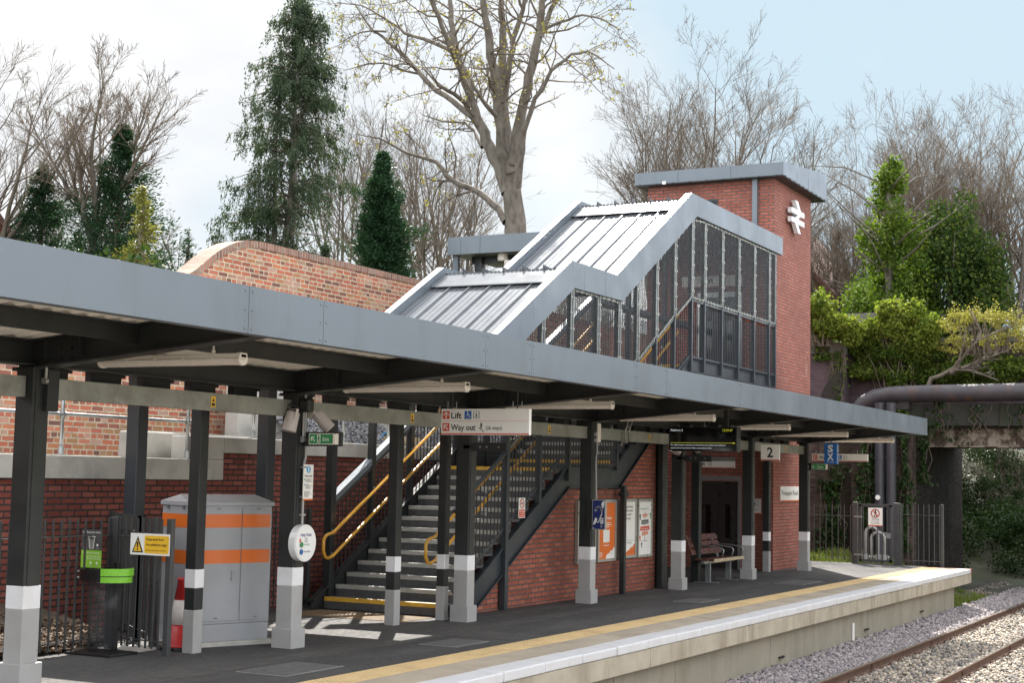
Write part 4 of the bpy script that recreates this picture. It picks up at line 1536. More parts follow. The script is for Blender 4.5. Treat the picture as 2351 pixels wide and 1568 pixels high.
# traffic cone
TCN = thing('traffic_cone', 'red and white traffic cone standing against the cabinet', 'cone', (13.1, 10.74, 0))
z0 = 0.0
a = MB()
a.prism([(13.1 + 0.19 * c, 10.74 + 0.19 * s_) for c, s_ in ((1, .55), (.55, 1), (-.55, 1), (-1, .55), (-1, -.55), (-.55, -1), (.55, -1), (1, -.55))], 'z', 0, 0.035)
a.build('base', MT['black'], TCN, bevel=0.006)
prof = lambda z: 0.150 - 0.118 * (z - 0.03) / 0.70
for (za, zb, m_) in ((0.035, 0.27, 'cone_red'), (0.2705, 0.5295, 'cone_white'), (0.53, 0.735, 'cone_red')):
    a = MB()
    ex = 0.003 if m_ == 'cone_white' else 0
    ps = [(prof(za) + ex, za), (prof(zb) + ex, zb)]
    if za < 0.1:
        ps = [(0.175, 0.036), (0.165, 0.05)] + [(prof(0.06), 0.065), ps[1]]
    if zb > 0.7:
        ps += [(0.040, 0.737), (0.038, 0.765), (0.02, 0.77)]
    a.lathe(ps, 13.1, 10.74, 28)
    a.build('sleeve' if m_ == 'cone_white' else 'body', MT[m_], TCN, smooth=True)

# recycling bin
BN = thing('litter_bin', 'hooped litter bin with lime green front and waste sign board', 'bin', (12.35, 11.1, 0))
bx, by = 12.28, 11.08
a = MB()
a.box(bx - 0.22, bx + 0.22, by - 0.30, by + 0.30, -0.01, 0.03)
a.box(bx + 0.16, bx + 0.21, by - 0.03, by + 0.03, 0.03, 0.95)
a.build('base_and_post', MT['black'], BN, bevel=0.006)
a = MB()
hoop = [(bx + 0.20 * math.cos(t_) * 1.0, by + 0.30 * math.sin(t_)) for t_ in [2 * math.pi * i / 28 for i in range(28)]]
for i in range(28):
    p, q = hoop[i], hoop[(i + 1) % 28]
    a.hexa([(p[0], p[1], 0.76), (q[0], q[1], 0.76), (q[0] * 0.94 + bx * 0.06, q[1] * 0.94 + by * 0.06, 0.76), (p[0] * 0.94 + bx * 0.06, p[1] * 0.94 + by * 0.06, 0.76)],
           [(p[0], p[1], 0.885), (q[0], q[1], 0.885), (q[0] * 0.94 + bx * 0.06, q[1] * 0.94 + by * 0.06, 0.885), (p[0] * 0.94 + bx * 0.06, p[1] * 0.94 + by * 0.06, 0.885)])
a.build('hoop', MT['black'], BN)
a = MB()
for (zl_, zh_) in ((0.755, 0.815), (0.825, 0.90)):
    for i in range(14, 28):
        u0, u1 = -2.75 + (i - 14) * 0.135, -2.75 + (i - 13) * 0.135
        r1, r2 = (1.03, 1.09) if zl_ < 0.8 else (1.03, 1.14)
        P_ = lambda u, r, z: (bx + 0.20 * math.cos(u) * r, by + 0.30 * math.sin(u) * r, z)
        a.hexa([P_(u0, r1, zl_), P_(u0, r2, zl_), P_(u1, r2, zl_), P_(u1, r1, zl_)], [P_(u0, r1, zh_), P_(u0, r2, zh_), P_(u1, r2, zh_), P_(u1, r1, zh_)])
a.build('green_front', MT['lime'], BN)
a = MB()
a.lathe([(0.10, 0.05), (0.14, 0.12), (0.155, 0.45), (0.175, 0.75)], 0, 0, 18)
a.v = [(bx + p[0] * 0.85 + 0.008 * math.sin(9 * p[2] + 5 * p[1]), by + p[1] * 1.25, p[2]) for p in a.v]
m, t_, b_, o_ = _nodes('bag_film')
b_.inputs['Base Color'].default_value = (0.05, 0.052, 0.055, 1)
b_.inputs['Roughness'].default_value = 0.25
b_.inputs['Alpha'].default_value = 0.35
MT['bag'] = m
a.build('bag', MT['bag'], BN, smooth=True)
F = Face(BN, (12.30, 11.43, 0.885), (0, -1, 0))
F.rect('sign_board', 'sign_grey', 0, 0.185, 0.275, 0.40, 0, 0.008)
F.rect('sign_board_green', 'sign_lime', 0, 0, 0.275, 0.185, 0, 0.008)
F.text('lettering', 'sign_white', 'Non-Recyclable Waste', 0.137, 0.365, 0.017, 0.010, 0.24, 'c', 0.01)
F.text('lettering', 'sign_white', 'Dry Mixed Recycling', 0.137, 0.150, 0.017, 0.010, 0.23, 'c', 0.01)
F.line('pictogram', 'sign_white', [(0.10, 0.315), (0.112, 0.205), (0.168, 0.205), (0.178, 0.315)], 0.006, 0.008, 0.010)
F.line('pictogram', 'sign_white', [(0.09, 0.325), (0.188, 0.325)], 0.008, 0.008, 0.010)
F.line('pictogram', 'sign_white', [(0.12, 0.335), (0.158, 0.335)], 0.008, 0.008, 0.010)
for k in range(4):
    F.line('pictogram', 'sign_white', [(0.115 + k * 0.016, 0.30), (0.118 + k * 0.014, 0.215)], 0.003, 0.008, 0.010)
for u in (0.055, 0.22):
    F.disc('pictogram', 'sign_white', u, 0.24, 0.014, 0.008, 0.010, 14)
    F.text('lettering', 'sign_white', 'No Food' if u < 0.1 else 'No Glass', u, 0.202, 0.009, 0.010, None, 'c')
for k in range(5):
    F.line('pictogram', 'sign_white', [(0.04 + k * 0.048, 0.09), (0.04 + k * 0.048, 0.125), (0.065 + k * 0.048, 0.125), (0.065 + k * 0.048, 0.09), (0.04 + k * 0.048, 0.09)], 0.003, 0.008, 0.010)
for k, w_ in enumerate(('No Food', 'No Liquids', 'No Glass')):
    F.disc('pictogram', 'sign_white', 0.055 + k * 0.083, 0.052, 0.013, 0.008, 0.010, 14)
    F.text('lettering', 'sign_white', w_, 0.055 + k * 0.083, 0.018, 0.009, 0.010, None, 'c')
F.done()
a = MB()
a.cyl((bx - 0.02, by + 0.36, 0.845), (bx - 0.02, by + 0.30, 0.845), 0.01, 8)
a.cyl((bx - 0.02, by + 0.36, 0.78), (bx - 0.02, by + 0.30, 0.78), 0.01, 8)
a.box(bx + 0.17, bx + 0.19, by + 0.30, by + 0.33, 0.78, 1.27)
a.build('fixings', MT['galv'], BN)

# keep back notice
S = thing('keep_back_notice', 'yellow keep back from the platform edge notice on the bar fence', 'sign', (12.49, 10.68, 1.03))
F = Face(S, (12.49, 10.93, 1.035), (0, -1, 0))
F.rect('panel', 'sign_white', 0, 0, 0.525, 0.225, 0, 0.006)
F.poly('yellow_field', 'sign_yellow', [(0.205, 0.02), (0.50, 0.02), (0.515, 0.035), (0.515, 0.19), (0.50, 0.205), (0.205, 0.205), (0.19, 0.19), (0.19, 0.035)], 0.006, 0.008)
F.poly('warning_triangle', 'sign_black', [(0.025, 0.025), (0.175, 0.025), (0.10, 0.195)], 0.006, 0.008)
F.poly('warning_triangle_field', 'sign_yellow', [(0.047, 0.038), (0.153, 0.038), (0.10, 0.160)], 0.008, 0.0095)
F.poly('exclamation_mark', 'sign_black', [(0.093, 0.075), (0.107, 0.075), (0.112, 0.135), (0.088, 0.135)], 0.0095, 0.011)
F.disc('exclamation_mark', 'sign_black', 0.10, 0.058, 0.010, 0.0095, 0.011, 12)
F.text('lettering', 'sign_black', 'Keep back from', 0.215, 0.155, 0.026, 0.0095, 0.235, 'l', 0.018)
F.text('lettering', 'sign_black', 'the platform edge', 0.215, 0.100, 0.026, 0.0095, 0.275, 'l', 0.018)
F.text('lettering', 'sign_black', 'Passing trains cause air turbulence', 0.215, 0.048, 0.012, 0.0095, 0.275, 'l', 0.012)
F.done()

# strip lights hanging under the canopy
LG = 'strip lights under the canopy'
LB = ['nearest strip light, left of the first hanging sign, under the canopy', 'second nearest strip light, just left above the lift and way out sign',
      'strip light directly behind the right half of the lift and way out sign', 'strip light left above the departure screen',
      'strip light directly right of the departure screen', 'strip light above the blue car stop sign', 'farthest strip light, above the far way out sign']
proto = None
for i in range(7):
    if proto is None:
        proto = thing('strip_light', LB[0], 'light', (10.5, 8.82, 2.90), LG)
        a = MB()
        a.box(10.455, 10.545, 8.02, 9.62, 2.905, 2.95)
        a.prism([(10.455, 2.905), (10.545, 2.905), (10.53, 2.885), (10.47, 2.885)][::-1], 'y', 8.02, 9.62)
        a.build('housing', MT['lamp'], proto, bevel=0.01)
        a = MB()
        n = 8
        pr = [(10.5 + 0.058 * math.cos(math.pi + math.pi * k / n), 2.903 + 0.055 * math.sin(math.pi + math.pi * k / n)) for k in range(n + 1)]
        a.prism(pr, 'y', 8.04, 9.60)
        a.build('diffuser', MT['lens'], proto)
        for y in (8.02, 9.58):
            a = MB()
            pr2 = [(10.5 + 0.066 * math.cos(math.pi + math.pi * k / n), 2.905 + 0.062 * math.sin(math.pi + math.pi * k / n)) for k in range(n + 1)]
            a.prism(pr2, 'y', y, y + 0.04)
            a.prism([(10.44, 2.905), (10.56, 2.905), (10.55, 2.955), (10.45, 2.955)], 'y', y, y + 0.04)
            a.build('end_cap', MT['lamp'], proto, bevel=0.006)
        a = MB()
        for y in (8.3, 8.62, 8.94, 9.26):
            a.box(10.440, 10.447, y, y + 0.03, 2.89, 2.93)
            a.box(10.553, 10.560, y, y + 0.03, 2.89, 2.93)
        a.build('clip', MT['lamp'], proto)
        for y in (8.35, 9.3):
            a = MB()
            a.cyl((10.5, y, 2.95), (10.5, y, 3.2), 0.009, 8)
            a.cyl((10.5, y, 2.95), (10.5, y, 2.985), 0.018, 10)
            a.build('hanger', MT['lamp'], proto)
        s = proto
    else:
        s = copy_tree(proto)
    s.location = (10.5 + 4.0 * i, 8.82, 2.90)
    s['label'] = LB[i]

# ------------------------------------------------------------------ hanging signs
def hangers(F, us, h, ztop):
    for u in us:
        F.k += 1
        p = F.pt(u, h, -0.02)
        F.mb('hanger', 'steel').cyl(p, (p.x, p.y, ztop), 0.008, 8)
        for du in (-0.06, 0.06):
            F.k += 1
            p = F.pt(u + du, h, -0.02)
            F.mb('bracket', 'galv').cyl(p, p + Vector((0, 0, 0.09)), 0.004, 6)
    F.k = 0


S = thing('direction_sign', 'white hanging sign reading Lift and Way out (26 steps), nearest over the platform', 'sign', (16, 8.6, 2.4))
F = Face(S, (16.0, 9.21, 2.42), (0, -1, 0))
w_, h_ = 1.20, 0.315
F.rect('panel', 'sign_white', 0, 0, w_, h_, -0.06, 0)
F.rect('red_line', 'sign_red', 0, 0.006, w_, 0.02, 0, 0.002)
F.rect('divider', 'sign_red', 0.015, 0.165, w_ - 0.015, 0.168, 0, 0.0015)
for v, an in ((0.19, 90), (0.045, 135)):
    F.rect('arrow_field', 'sign_red', 0.022, v, 0.117, v + 0.097, 0, 0.002)
    arrow(F, 'arrow', 'sign_white', 0.0695, v + 0.048, 0.078, an, 0.002, 0.0035)
F.text('lettering', 'sign_black', 'Lift', 0.14, 0.20, 0.075, 0.0025, 0.145, 'l', 0.02)
F.text('lettering', 'sign_black', 'Way out', 0.14, 0.055, 0.075, 0.0025, 0.34, 'l', 0.02)
F.text('lettering', 'sign_black', '(26 steps)', 0.62, 0.065, 0.045, 0.0025, 0.22, 'l', 0.008)
F.rect('wheelchair_field', 'sign_blue', 0.325, 0.192, 0.42, 0.289, 0, 0.002)
wheelchair(F, 'wheelchair_mark', 'sign_white', 0.335, 0.202, 0.078, 0.002, 0.0035)
lift_icon(F, 'lift_mark', 'sign_black', 0.45, 0.192, 0.1, 0, 0.0025)
F.line('steps_mark', 'sign_black', [(0.52, 0.085), (0.54, 0.085), (0.54, 0.07), (0.56, 0.07), (0.56, 0.055), (0.58, 0.055), (0.58, 0.043), (0.60, 0.043)], 0.006, 0, 0.0025)
man(F, 'steps_mark', 'sign_black', 0.556, 0.078, 0.072, 0, 0.0025)
hangers(F, (0.14, 1.03), h_, 3.05)
F.done(0.004)

S = thing('direction_sign', 'white hanging way out sign partly hidden behind the blue car stop box', 'sign', (34.5, 9.2, 2.4))
F = Face(S, (34.5, 9.92, 2.41), (0, -1, 0))
F.rect('panel', 'sign_white', 0, 0, 1.30, 0.17, -0.06, 0)
F.rect('red_line', 'sign_red', 0, 0.004, 1.30, 0.018, 0, 0.002)
F.rect('arrow_field', 'sign_red', 0.03, 0.035, 0.13, 0.14, 0, 0.002)
arrow(F, 'arrow', 'sign_white', 0.08, 0.087, 0.085, 180, 0.002, 0.004)
F.text('lettering', 'sign_black', 'Way out', 0.17, 0.045, 0.08, 0.003, 0.36, 'l', 0.02)
F.rect('wheelchair_field', 'sign_blue', 0.60, 0.035, 0.70, 0.14, 0, 0.002)
wheelchair(F, 'wheelchair_mark', 'sign_white', 0.61, 0.045, 0.085, 0.002, 0.004)
lift_icon(F, 'lift_mark', 'sign_black', 0.735, 0.035, 0.11, 0, 0.003)
hangers(F, (0.15, 1.12), 0.17, 3.0)
F.done()

S = thing('car_stop_sign', 'blue box sign with white S and X and the words Car stop', 'sign', (33, 9.1, 2.33))
a = MB()
a.box(33.0, 33.17, 8.93, 9.21, 2.33, 2.785)
a.build('box', MT['sign_blue'], S, bevel=0.004)
a = MB()
a.cyl((33.08, 9.07, 2.785), (33.08, 9.07, 3.1), 0.01, 8)
a.build('hanger', MT['steel'], S)
F = Face(S, (32.999, 9.21, 2.33), (0, -1, 0))
F.text('lettering', 'sign_white', 'S', 0.14, 0.265, 0.155, 0.001, 0.125, 'c', 0.03)
F.text('lettering', 'sign_white', 'X', 0.14, 0.085, 0.155, 0.001, 0.14, 'c', 0.03)
F.text('lettering', 'sign_white', 'Car stop', 0.14, 0.035, 0.028, 0.001, 0.15, 'c', 0.01)
F.done()
F = Face(S, (33.0, 8.929, 2.33), (1, 0, 0))
F.text('lettering', 'sign_white', 'S', 0.085, 0.265, 0.155, 0.001, 0.085, 'c', 0.03)
F.text('lettering', 'sign_white', 'X', 0.085, 0.085, 0.155, 0.001, 0.09, 'c', 0.03)
F.text('lettering', 'sign_white', 'Car stop', 0.085, 0.035, 0.024, 0.001, 0.09, 'c', 0.01)
F.done()

S = thing('platform_number_sign', 'white square hanging sign with a large black 2', 'sign', (29, 9.18, 2.34))
F = Face(S, (29.0, 9.37, 2.335), (0, -1, 0))
F.rect('panel', 'sign_white', 0, 0, 0.375, 0.31, -0.06, 0)
F.rect('red_line', 'sign_red', 0, 0.004, 0.375, 0.02, 0, 0.002)
F.text('lettering', 'sign_black', '2', 0.187, 0.065, 0.20, 0.002, 0.125, 'c', 0.02)
for u in (0.05, 0.33):
    F.k += 1
    p = F.pt(u, 0.31, -0.03)
    F.mb('hanger', 'steel').tube([p, p + Vector((0, 0, 0.1)), p + Vector((0, 0.03, 0.16)), (p.x, p.y + 0.03, 3.0)], 0.008, 8)
F.done()

# departure screen
S = thing('departure_screen', 'black departure screen showing Platform 2 and the time in yellow', 'screen', (24, 8.7, 2.4))
F = Face(S, (24.0, 9.37, 2.405), (0, -1, 0))
F.rect('housing', 'black', 0, 0, 1.20, 0.41, -0.20, 0)
F.rect('display', 'screen', 0.012, 0.012, 1.188, 0.398, 0, 0.003)
m, t_, b_, o_ = _nodes('screen_text_white')
b_.inputs['Base Color'].default_value = (0.02, 0.02, 0.02, 1)
b_.inputs['Emission Color'].default_value = (0.85, 0.9, 0.9, 1)
b_.inputs['Emission Strength'].default_value = 0.22
MT['lit_white'] = m
m, t_, b_, o_ = _nodes('screen_text_yellow')
b_.inputs['Base Color'].default_value = (0.02, 0.02, 0.0, 1)
b_.inputs['Emission Color'].default_value = (0.80, 0.78, 0.04, 1)
b_.inputs['Emission Strength'].default_value = 0.2
MT['lit_yellow'] = m
F.text('lettering', 'lit_white', 'Platform 2', 0.035, 0.335, 0.038, 0.0045, 0.215, 'l', 0.008)
F.text('clock', 'lit_yellow', '12:29:47', 0.955, 0.335, 0.038, 0.0045, 0.175, 'l', 0.008)
F.rect('yellow_line', 'lit_yellow', 0.035, 0.138, 1.17, 0.1435, 0.003, 0.0042)
F.rect('yellow_line', 'lit_yellow', 1.13, 0.132, 1.17, 0.149, 0.0031, 0.0043)
F.text('lettering', 'lit_white', 'For safety reasons e-scooters are banned from the railway, this includes at', 0.04, 0.093, 0.026, 0.0045, 0.97, 'l', 0.004)
F.text('lettering', 'lit_white', 'stations and on board trains. Please travel without them.', 0.04, 0.043, 0.026, 0.0045, 0.73, 'l', 0.004)
F.rect('maker_plate', 'sign_white', 0.012, 0.0, 0.06, 0.011, 0, 0.002)
F.rect('bracket', 'black', 0.52, 0.41, 0.60, 0.72, -0.13, -0.06)
F.k = 1
F.rect('bracket', 'black', 0.95, 0.41, 1.02, 0.75, -0.13, -0.06)
for u in (0.15, 0.38, 0.62, 0.88, 1.1):
    F.k += 1
    F.rect('bolt', 'galv', u, 0.41, u + 0.008, 0.44, -0.03, -0.02)
    F.k += 1
    F.rect('bolt', 'galv', u + 0.03, 0.41, u + 0.038, 0.44, -0.03, -0.02)
F.done(0.004)

# ------------------------------------------------------------------ column 14.0: help point, exit light, speakers
S = thing('help_point', 'round white help point with green and blue buttons on the column', 'help point', (14.0, 9.78, 0.94))
F = Face(S, (13.79, 9.842, 0.94), (1, 0, 0))
F.disc('body', 'plastic_white', 0.21, 0.21, 0.205, 0.0, 0.085, 40)
F.disc('rim', 'plastic_white', 0.21, 0.21, 0.19, 0.085, 0.092, 40)
F.text('lettering', 'purple', 'Help Point', 0.21, 0.285, 0.036, 0.094, 0.21, 'c', 0.012)
for v, m_, w2, mt2 in ((0.195, 'sign_green', 'Emergency', 'sign_green'), (0.115, 'sign_blue', 'Information', 'purple')):
    F.disc('button_ring', 'galv', 0.125, v, 0.034, 0.092, 0.097, 20)
    F.disc('button', m_, 0.125, v, 0.026, 0.097, 0.103, 20)
    F.text('lettering', mt2, w2, 0.175, v - 0.006, 0.019, 0.094, None, 'l', 0.004)
for i in range(5):
    for k in range(5):
        F.disc('speaker_holes', 'sign_grey', 0.19 + i * 0.011, 0.222 + k * 0.011, 0.0035, 0.092, 0.0935, 6)
F.rect('notice', 'sign_red', 0.085, 0.222, 0.115, 0.258, 0.092, 0.0935)
F.done()

S = thing('help_point_notice', 'narrow white help point notice with a blue i and orange foot', 'sign', (14.05, 9.8, 1.62))
F = Face(S, (13.985, 9.80, 1.62), (1, 0, 0))
F.rect('panel', 'sign_white', 0, 0, 0.19, 0.40, -0.004, 0)
F.rect('orange_foot', 'orange', 0, 0, 0.19, 0.018, 0, 0.002)
F.disc('info_disc', 'sky_blue', 0.095, 0.345, 0.040, 0, 0.002, 24)
F.rect('info_mark', 'sign_white', 0.087, 0.318, 0.104, 0.355, 0.002, 0.0035)
F.disc('info_mark', 'sign_white', 0.095, 0.368, 0.009, 0.002, 0.0035, 10)
F.text('lettering', 'sign_black', 'Help point', 0.095, 0.262, 0.027, 0.002, 0.145, 'c', 0.012)
F.disc('green_dot', 'sign_green', 0.025, 0.232, 0.010, 0, 0.002, 12)
F.disc('blue_dot', 'sky_blue', 0.025, 0.175, 0.010, 0, 0.002, 12)
rn = random.Random(8)
for k in range(4):
    F.rect('small_print', 'sign_grey', 0.045, 0.235 - k * 0.0095, 0.045 + rn.uniform(0.09, 0.13), 0.239 - k * 0.0095, 0, 0.0015)
for k in range(6):
    F.rect('small_print', 'sign_grey', 0.045, 0.178 - k * 0.0095, 0.045 + rn.uniform(0.05, 0.13), 0.182 - k * 0.0095, 0, 0.0015)
for k in range(7):
    F.rect('small_print', 'sign_grey', 0.02, 0.098 - k * 0.010, 0.02 + rn.uniform(0.08, 0.155), 0.102 - k * 0.010, 0, 0.0015)
for v in (0.03, 0.36):
    F.rect('clip', 'galv', -0.012, v, 0.0, v + 0.018, -0.04, 0.002)
F.done()

a = MB()
a.tube([(14.03, 9.81, 2.22), (14.03, 9.81, 2.10), (14.01, 9.815, 2.03), (14.01, 9.815, 1.33)], 0.014, 8)
a.tube([(14.0, 9.815, 2.8), (14.0, 9.815, 2.66)], 0.014, 8)
a.tube([(13.97, 9.812, 2.62), (13.97, 9.812, 2.32)], 0.012, 8)
a.tube([(14.01, 9.812, 2.62), (14.01, 9.812, 2.32)], 0.012, 8)
for z in (2.72, 1.98, 1.45):
    a.box(13.98, 14.05, 9.80, 9.85, z, z + 0.02)
o = a.build('conduit', MT['grey_paint'], smooth=False)
tag(o, 'thin pale conduit running down the column to the round help point', 'conduit')

EX = 'lit emergency exit signs'
def exit_sign(x, y0, y1, z0, z1, ang, lab, wc=False):
    S = thing('exit_sign', lab, 'exit sign', (x, (y0 + y1) / 2, z0), EX)
    wd, hh = y0 - y1, z1 - z0
    F = Face(S, (x, y0, z0), (0, -1, 0))
    F.rect('back_plate', 'black', -0.16, -0.02, wd + 0.03, hh + 0.02, -0.10, -0.055)
    F.rect('housing', 'lens', 0, 0, wd, hh, -0.055, 0)
    F.rect('green_face', 'sign_green', 0.01, 0.008, wd * 0.9, hh - 0.008, 0, 0.004)
    F.rect('end_cap', 'lens', wd * 0.9 + 0.003, 0.004, wd - 0.002, hh - 0.004, 0, 0.012)
    for k in range(8):
        F.rect('clip', 'sign_white', 0.02 + k * wd * 0.115, -0.004, 0.03 + k * wd * 0.115, 0.004, 0.0, 0.007)
        F.rect('clip', 'sign_white', 0.02 + k * wd * 0.115, hh - 0.006, 0.03 + k * wd * 0.115, hh + 0.002, 0.0, 0.007)
    arrow(F, 'arrow', 'sign_white', 0.16 * wd, hh * 0.5, hh * 0.55, ang, 0.004, 0.006)
    if wc:
        wheelchair(F, 'figure', 'sign_white', 0.31 * wd, hh * 0.16, hh * 0.68, 0.004, 0.006)
    else:
        F.rect('door_mark', 'sign_white', 0.32 * wd, hh * 0.14, 0.44 * wd, hh * 0.88, 0.004, 0.0055)
        man(F, 'figure', 'sign_green', 0.38 * wd, hh * 0.16, hh * 0.68, 0.0055, 0.007)
    F.text('lettering', 'sign_white', 'Exit', 0.53 * wd, hh * 0.32, hh * 0.34, 0.0055, None, 'l', 0.01)
    F.disc('junction_box', 'galv', -0.10, hh * 0.45, 0.035, -0.055, -0.01, 16)
    F.done()


exit_sign(13.95, 9.72, 9.36, 2.245, 2.365, 135, 'green exit light with running man fixed to the column above the help point')
exit_sign(33.92, 9.76, 9.40, 2.21, 2.335, 180, 'green exit light with wheelchair symbol below the blue car stop sign', True)

SG = 'white loudspeakers on the columns'
def speaker(c, d, r, ln, lab):
    c, d = Vector(c), Vector(d).normalized()
    S = thing('loudspeaker', lab, 'loudspeaker', tuple(c), SG)
    a = MB()
    q = c + d * ln
    a.tube([c - d * 0.005, c, c + d * 0.02, c + d * (ln * 0.96), q], [r * 0.6, r * 0.82, r * 0.92, r, r * 1.0], 24)
    a.build('horn', MT['speaker'], S, smooth=False)
    a = MB()
    a.tube([q + d * 0.001, q + d * 0.004], [r * 0.92, r * 0.9], 24)
    a.build('grille', MT['speaker'], S)
    a = MB()
    s1 = d.cross(Vector((0, 0, 1))).normalized()
    for sg in (1, -1):
        a.beam(c + d * ln * 0.4 + s1 * sg * (r + 0.008), c - d * 0.03 + s1 * sg * (r + 0.008), 0.03, 0.006, s1)
    a.beam(c - d * 0.03 + s1 * (r + 0.012), c - d * 0.03 - s1 * (r + 0.012), 0.03, 0.006, d)
    a.build('bracket', MT['speaker'], S)


speaker((13.84, 9.86, 2.60), (-0.18, 0.10, -0.85), 0.082, 0.22, 'left white loudspeaker of the pair on the help point column, facing down')
speaker((14.2, 9.80, 2.60), (0.25, -0.5, -0.62), 0.075, 0.23, 'right white loudspeaker of the pair on the help point column, angled outward')
speaker((25.84, 9.88, 2.58), (-0.35, 0.10, -0.6), 0.085, 0.2, 'left white loudspeaker below the departure screen')
speaker((25.98, 9.66, 2.60), (0.2, -0.45, -0.65), 0.08, 0.2, 'right white loudspeaker below the departure screen')
a = MB()
a.box(13.90, 14.02, 9.70, 9.84, 2.60, 2.755)
o = a.build('camera_housing', MT['black'], bevel=0.025)
tag(o, 'rounded black camera housing near the top of the help point column', 'camera')
a = MB()
a.tube([(13.95, 9.80, 2.655), (13.88, 9.86, 2.66), (13.84, 9.90, 2.69), (13.82, 9.93, 2.66), (13.82, 9.92, 2.60)], 0.012, 8)
o = a.build('cable', MT['black'], smooth=True)
tag(o, 'black cable looping from the camera housing to the loudspeaker', 'cable')
for (x, lab) in ((18.0, 'long dark mounting plate on the column at the staircase foot'), (26.0, 'long dark mounting plate under the departure screen')):
    a = MB()
    a.box(x - 0.12, x - 0.10, 9.28, 9.80, 2.255, 2.375)
    a.box(x - 0.10, x - 0.02, 9.70, 9.95, 2.29, 2.34)
    t = thing('mounting_plate', lab, 'bracket', (x - 0.1, 9.55, 2.25), 'mounting plates on the columns')
    a.build('plate', MT['steel'], t, bevel=0.004)
    a = MB()
    for y in (9.40, 9.58, 9.68):
        a = MB()
        a.cyl((x - 0.127, y, 2.315), (x - 0.119, y, 2.315), 0.011, 8)
        a.build('bolt', MT['galv'], t)

# slotted plate and gland on the first column
a = MB()
a.box(10.02, 10.16, 9.79, 9.84, 2.43, 2.80)
o = a.build('column_bracket', MT['steel'], bevel=0.004)
tag(o, 'slotted dark bracket on the nearest column below the beam', 'bracket')
a = MB()
a.cyl((9.985, 9.81, 2.70), (10.02, 9.81, 2.70), 0.03, 16)
a.cyl((10.0, 9.80, 2.72), (10.0, 9.80, 2.82), 0.014, 8)
o = a.build('cable_gland', MT['galv_dull'])
tag(o, 'round grey cable gland on the bracket of the nearest column', 'gland')

# ------------------------------------------------------------------ loop sign, posters, notices on the brick wall
S = thing('hearing_loop_sign', 'dark blue hearing loop sign with white ear and letter T', 'sign', (21.85, 9.7, 1.12))
F = Face(S, (21.84, 9.80, 1.12), (0, -1, 0))
F.rect('side_case', 'steel', -0.10, 0.0, 0.0, 0.46, -0.06, -0.02)
F.rect('frame', 'alu', 0, 0, 0.225, 0.47, -0.06, 0)
F.rect('blue_field', 'sign_navy', 0.012, 0.014, 0.213, 0.456, 0, 0.003)
F.ring('ear_mark', 'sign_white', 0.115, 0.30, 0.062, 0.016, 0.003, 0.005, -20, 190, 18)
F.ring('ear_mark', 'sign_white', 0.115, 0.30, 0.035, 0.012, 0.003, 0.005, -10, 190, 14)
F.line('ear_mark', 'sign_white', [(0.175, 0.285), (0.168, 0.24), (0.145, 0.20), (0.13, 0.155), (0.115, 0.12), (0.095, 0.115), (0.085, 0.125)], 0.014, 0.003, 0.005)
F.poly('band_mark', 'sign_white', [(0.155, 0.40), (0.185, 0.445), (0.212, 0.445), (0.205, 0.37), (0.185, 0.33)], 0.003, 0.005)
F.poly('band_mark', 'sign_white', [(0.025, 0.10), (0.06, 0.195), (0.095, 0.165), (0.055, 0.085), (0.025, 0.075)], 0.003, 0.005)
F.rect('t_field', 'sign_white', 0.145, 0.095, 0.195, 0.185, 0.003, 0.0045)
F.text('letter', 'sign_navy', 'T', 0.17, 0.107, 0.065, 0.006, 0.036, 'c', 0.03)
for k in range(4):
    F.rect('small_print', 'sign_white', 0.15, 0.075 - k * 0.013, 0.15 + 0.02 + 0.008 * (k % 3), 0.079 - k * 0.013, 0.003, 0.0045)
F.rect('maker_plate', 'sign_white', 0.018, 0.02, 0.04, 0.03, 0.003, 0.0045)
F.done()
a = MB()
a.tube([(22.04, 9.82, 2.8), (22.04, 9.82, 2.35), (22.0, 9.82, 2.2), (22.0, 9.80, 1.58)], 0.012, 8)
a.cyl((21.99, 9.80, 2.62), (21.99, 9.84, 2.62), 0.035, 12)
a.cyl((21.99, 9.80, 2.53), (21.99, 9.84, 2.53), 0.035, 12)
o = a.build('conduit', MT['grey_paint'])
tag(o, 'thin pale conduit running down to the blue hearing loop sign', 'conduit')
a = MB()
a.box(22.15, 22.28, 9.86, 9.92, 2.50, 2.80)
o = a.build('junction_box', MT['lamp'], bevel=0.006)
tag(o, 'pale square junction box beside the column above the hearing loop sign', 'junction box')
a = MB()
a.box(23.25, 23.37, 9.85, 9.92, 2.52, 2.68)
a.box(23.42, 23.50, 9.85, 9.92, 2.54, 2.68)
a.tube([(23.30, 9.88, 2.68), (23.30, 9.85, 2.78), (23.25, 9.80, 2.88)], 0.012, 8)
a.tube([(23.46, 9.88, 2.68), (23.46, 9.85, 2.78), (23.42, 9.80, 2.88)], 0.012, 8)
o = a.build('switch_boxes', MT['galv_dull'])
tag(o, 'pair of small grey switch boxes clipped on the trunking left of the screen', 'switch box')


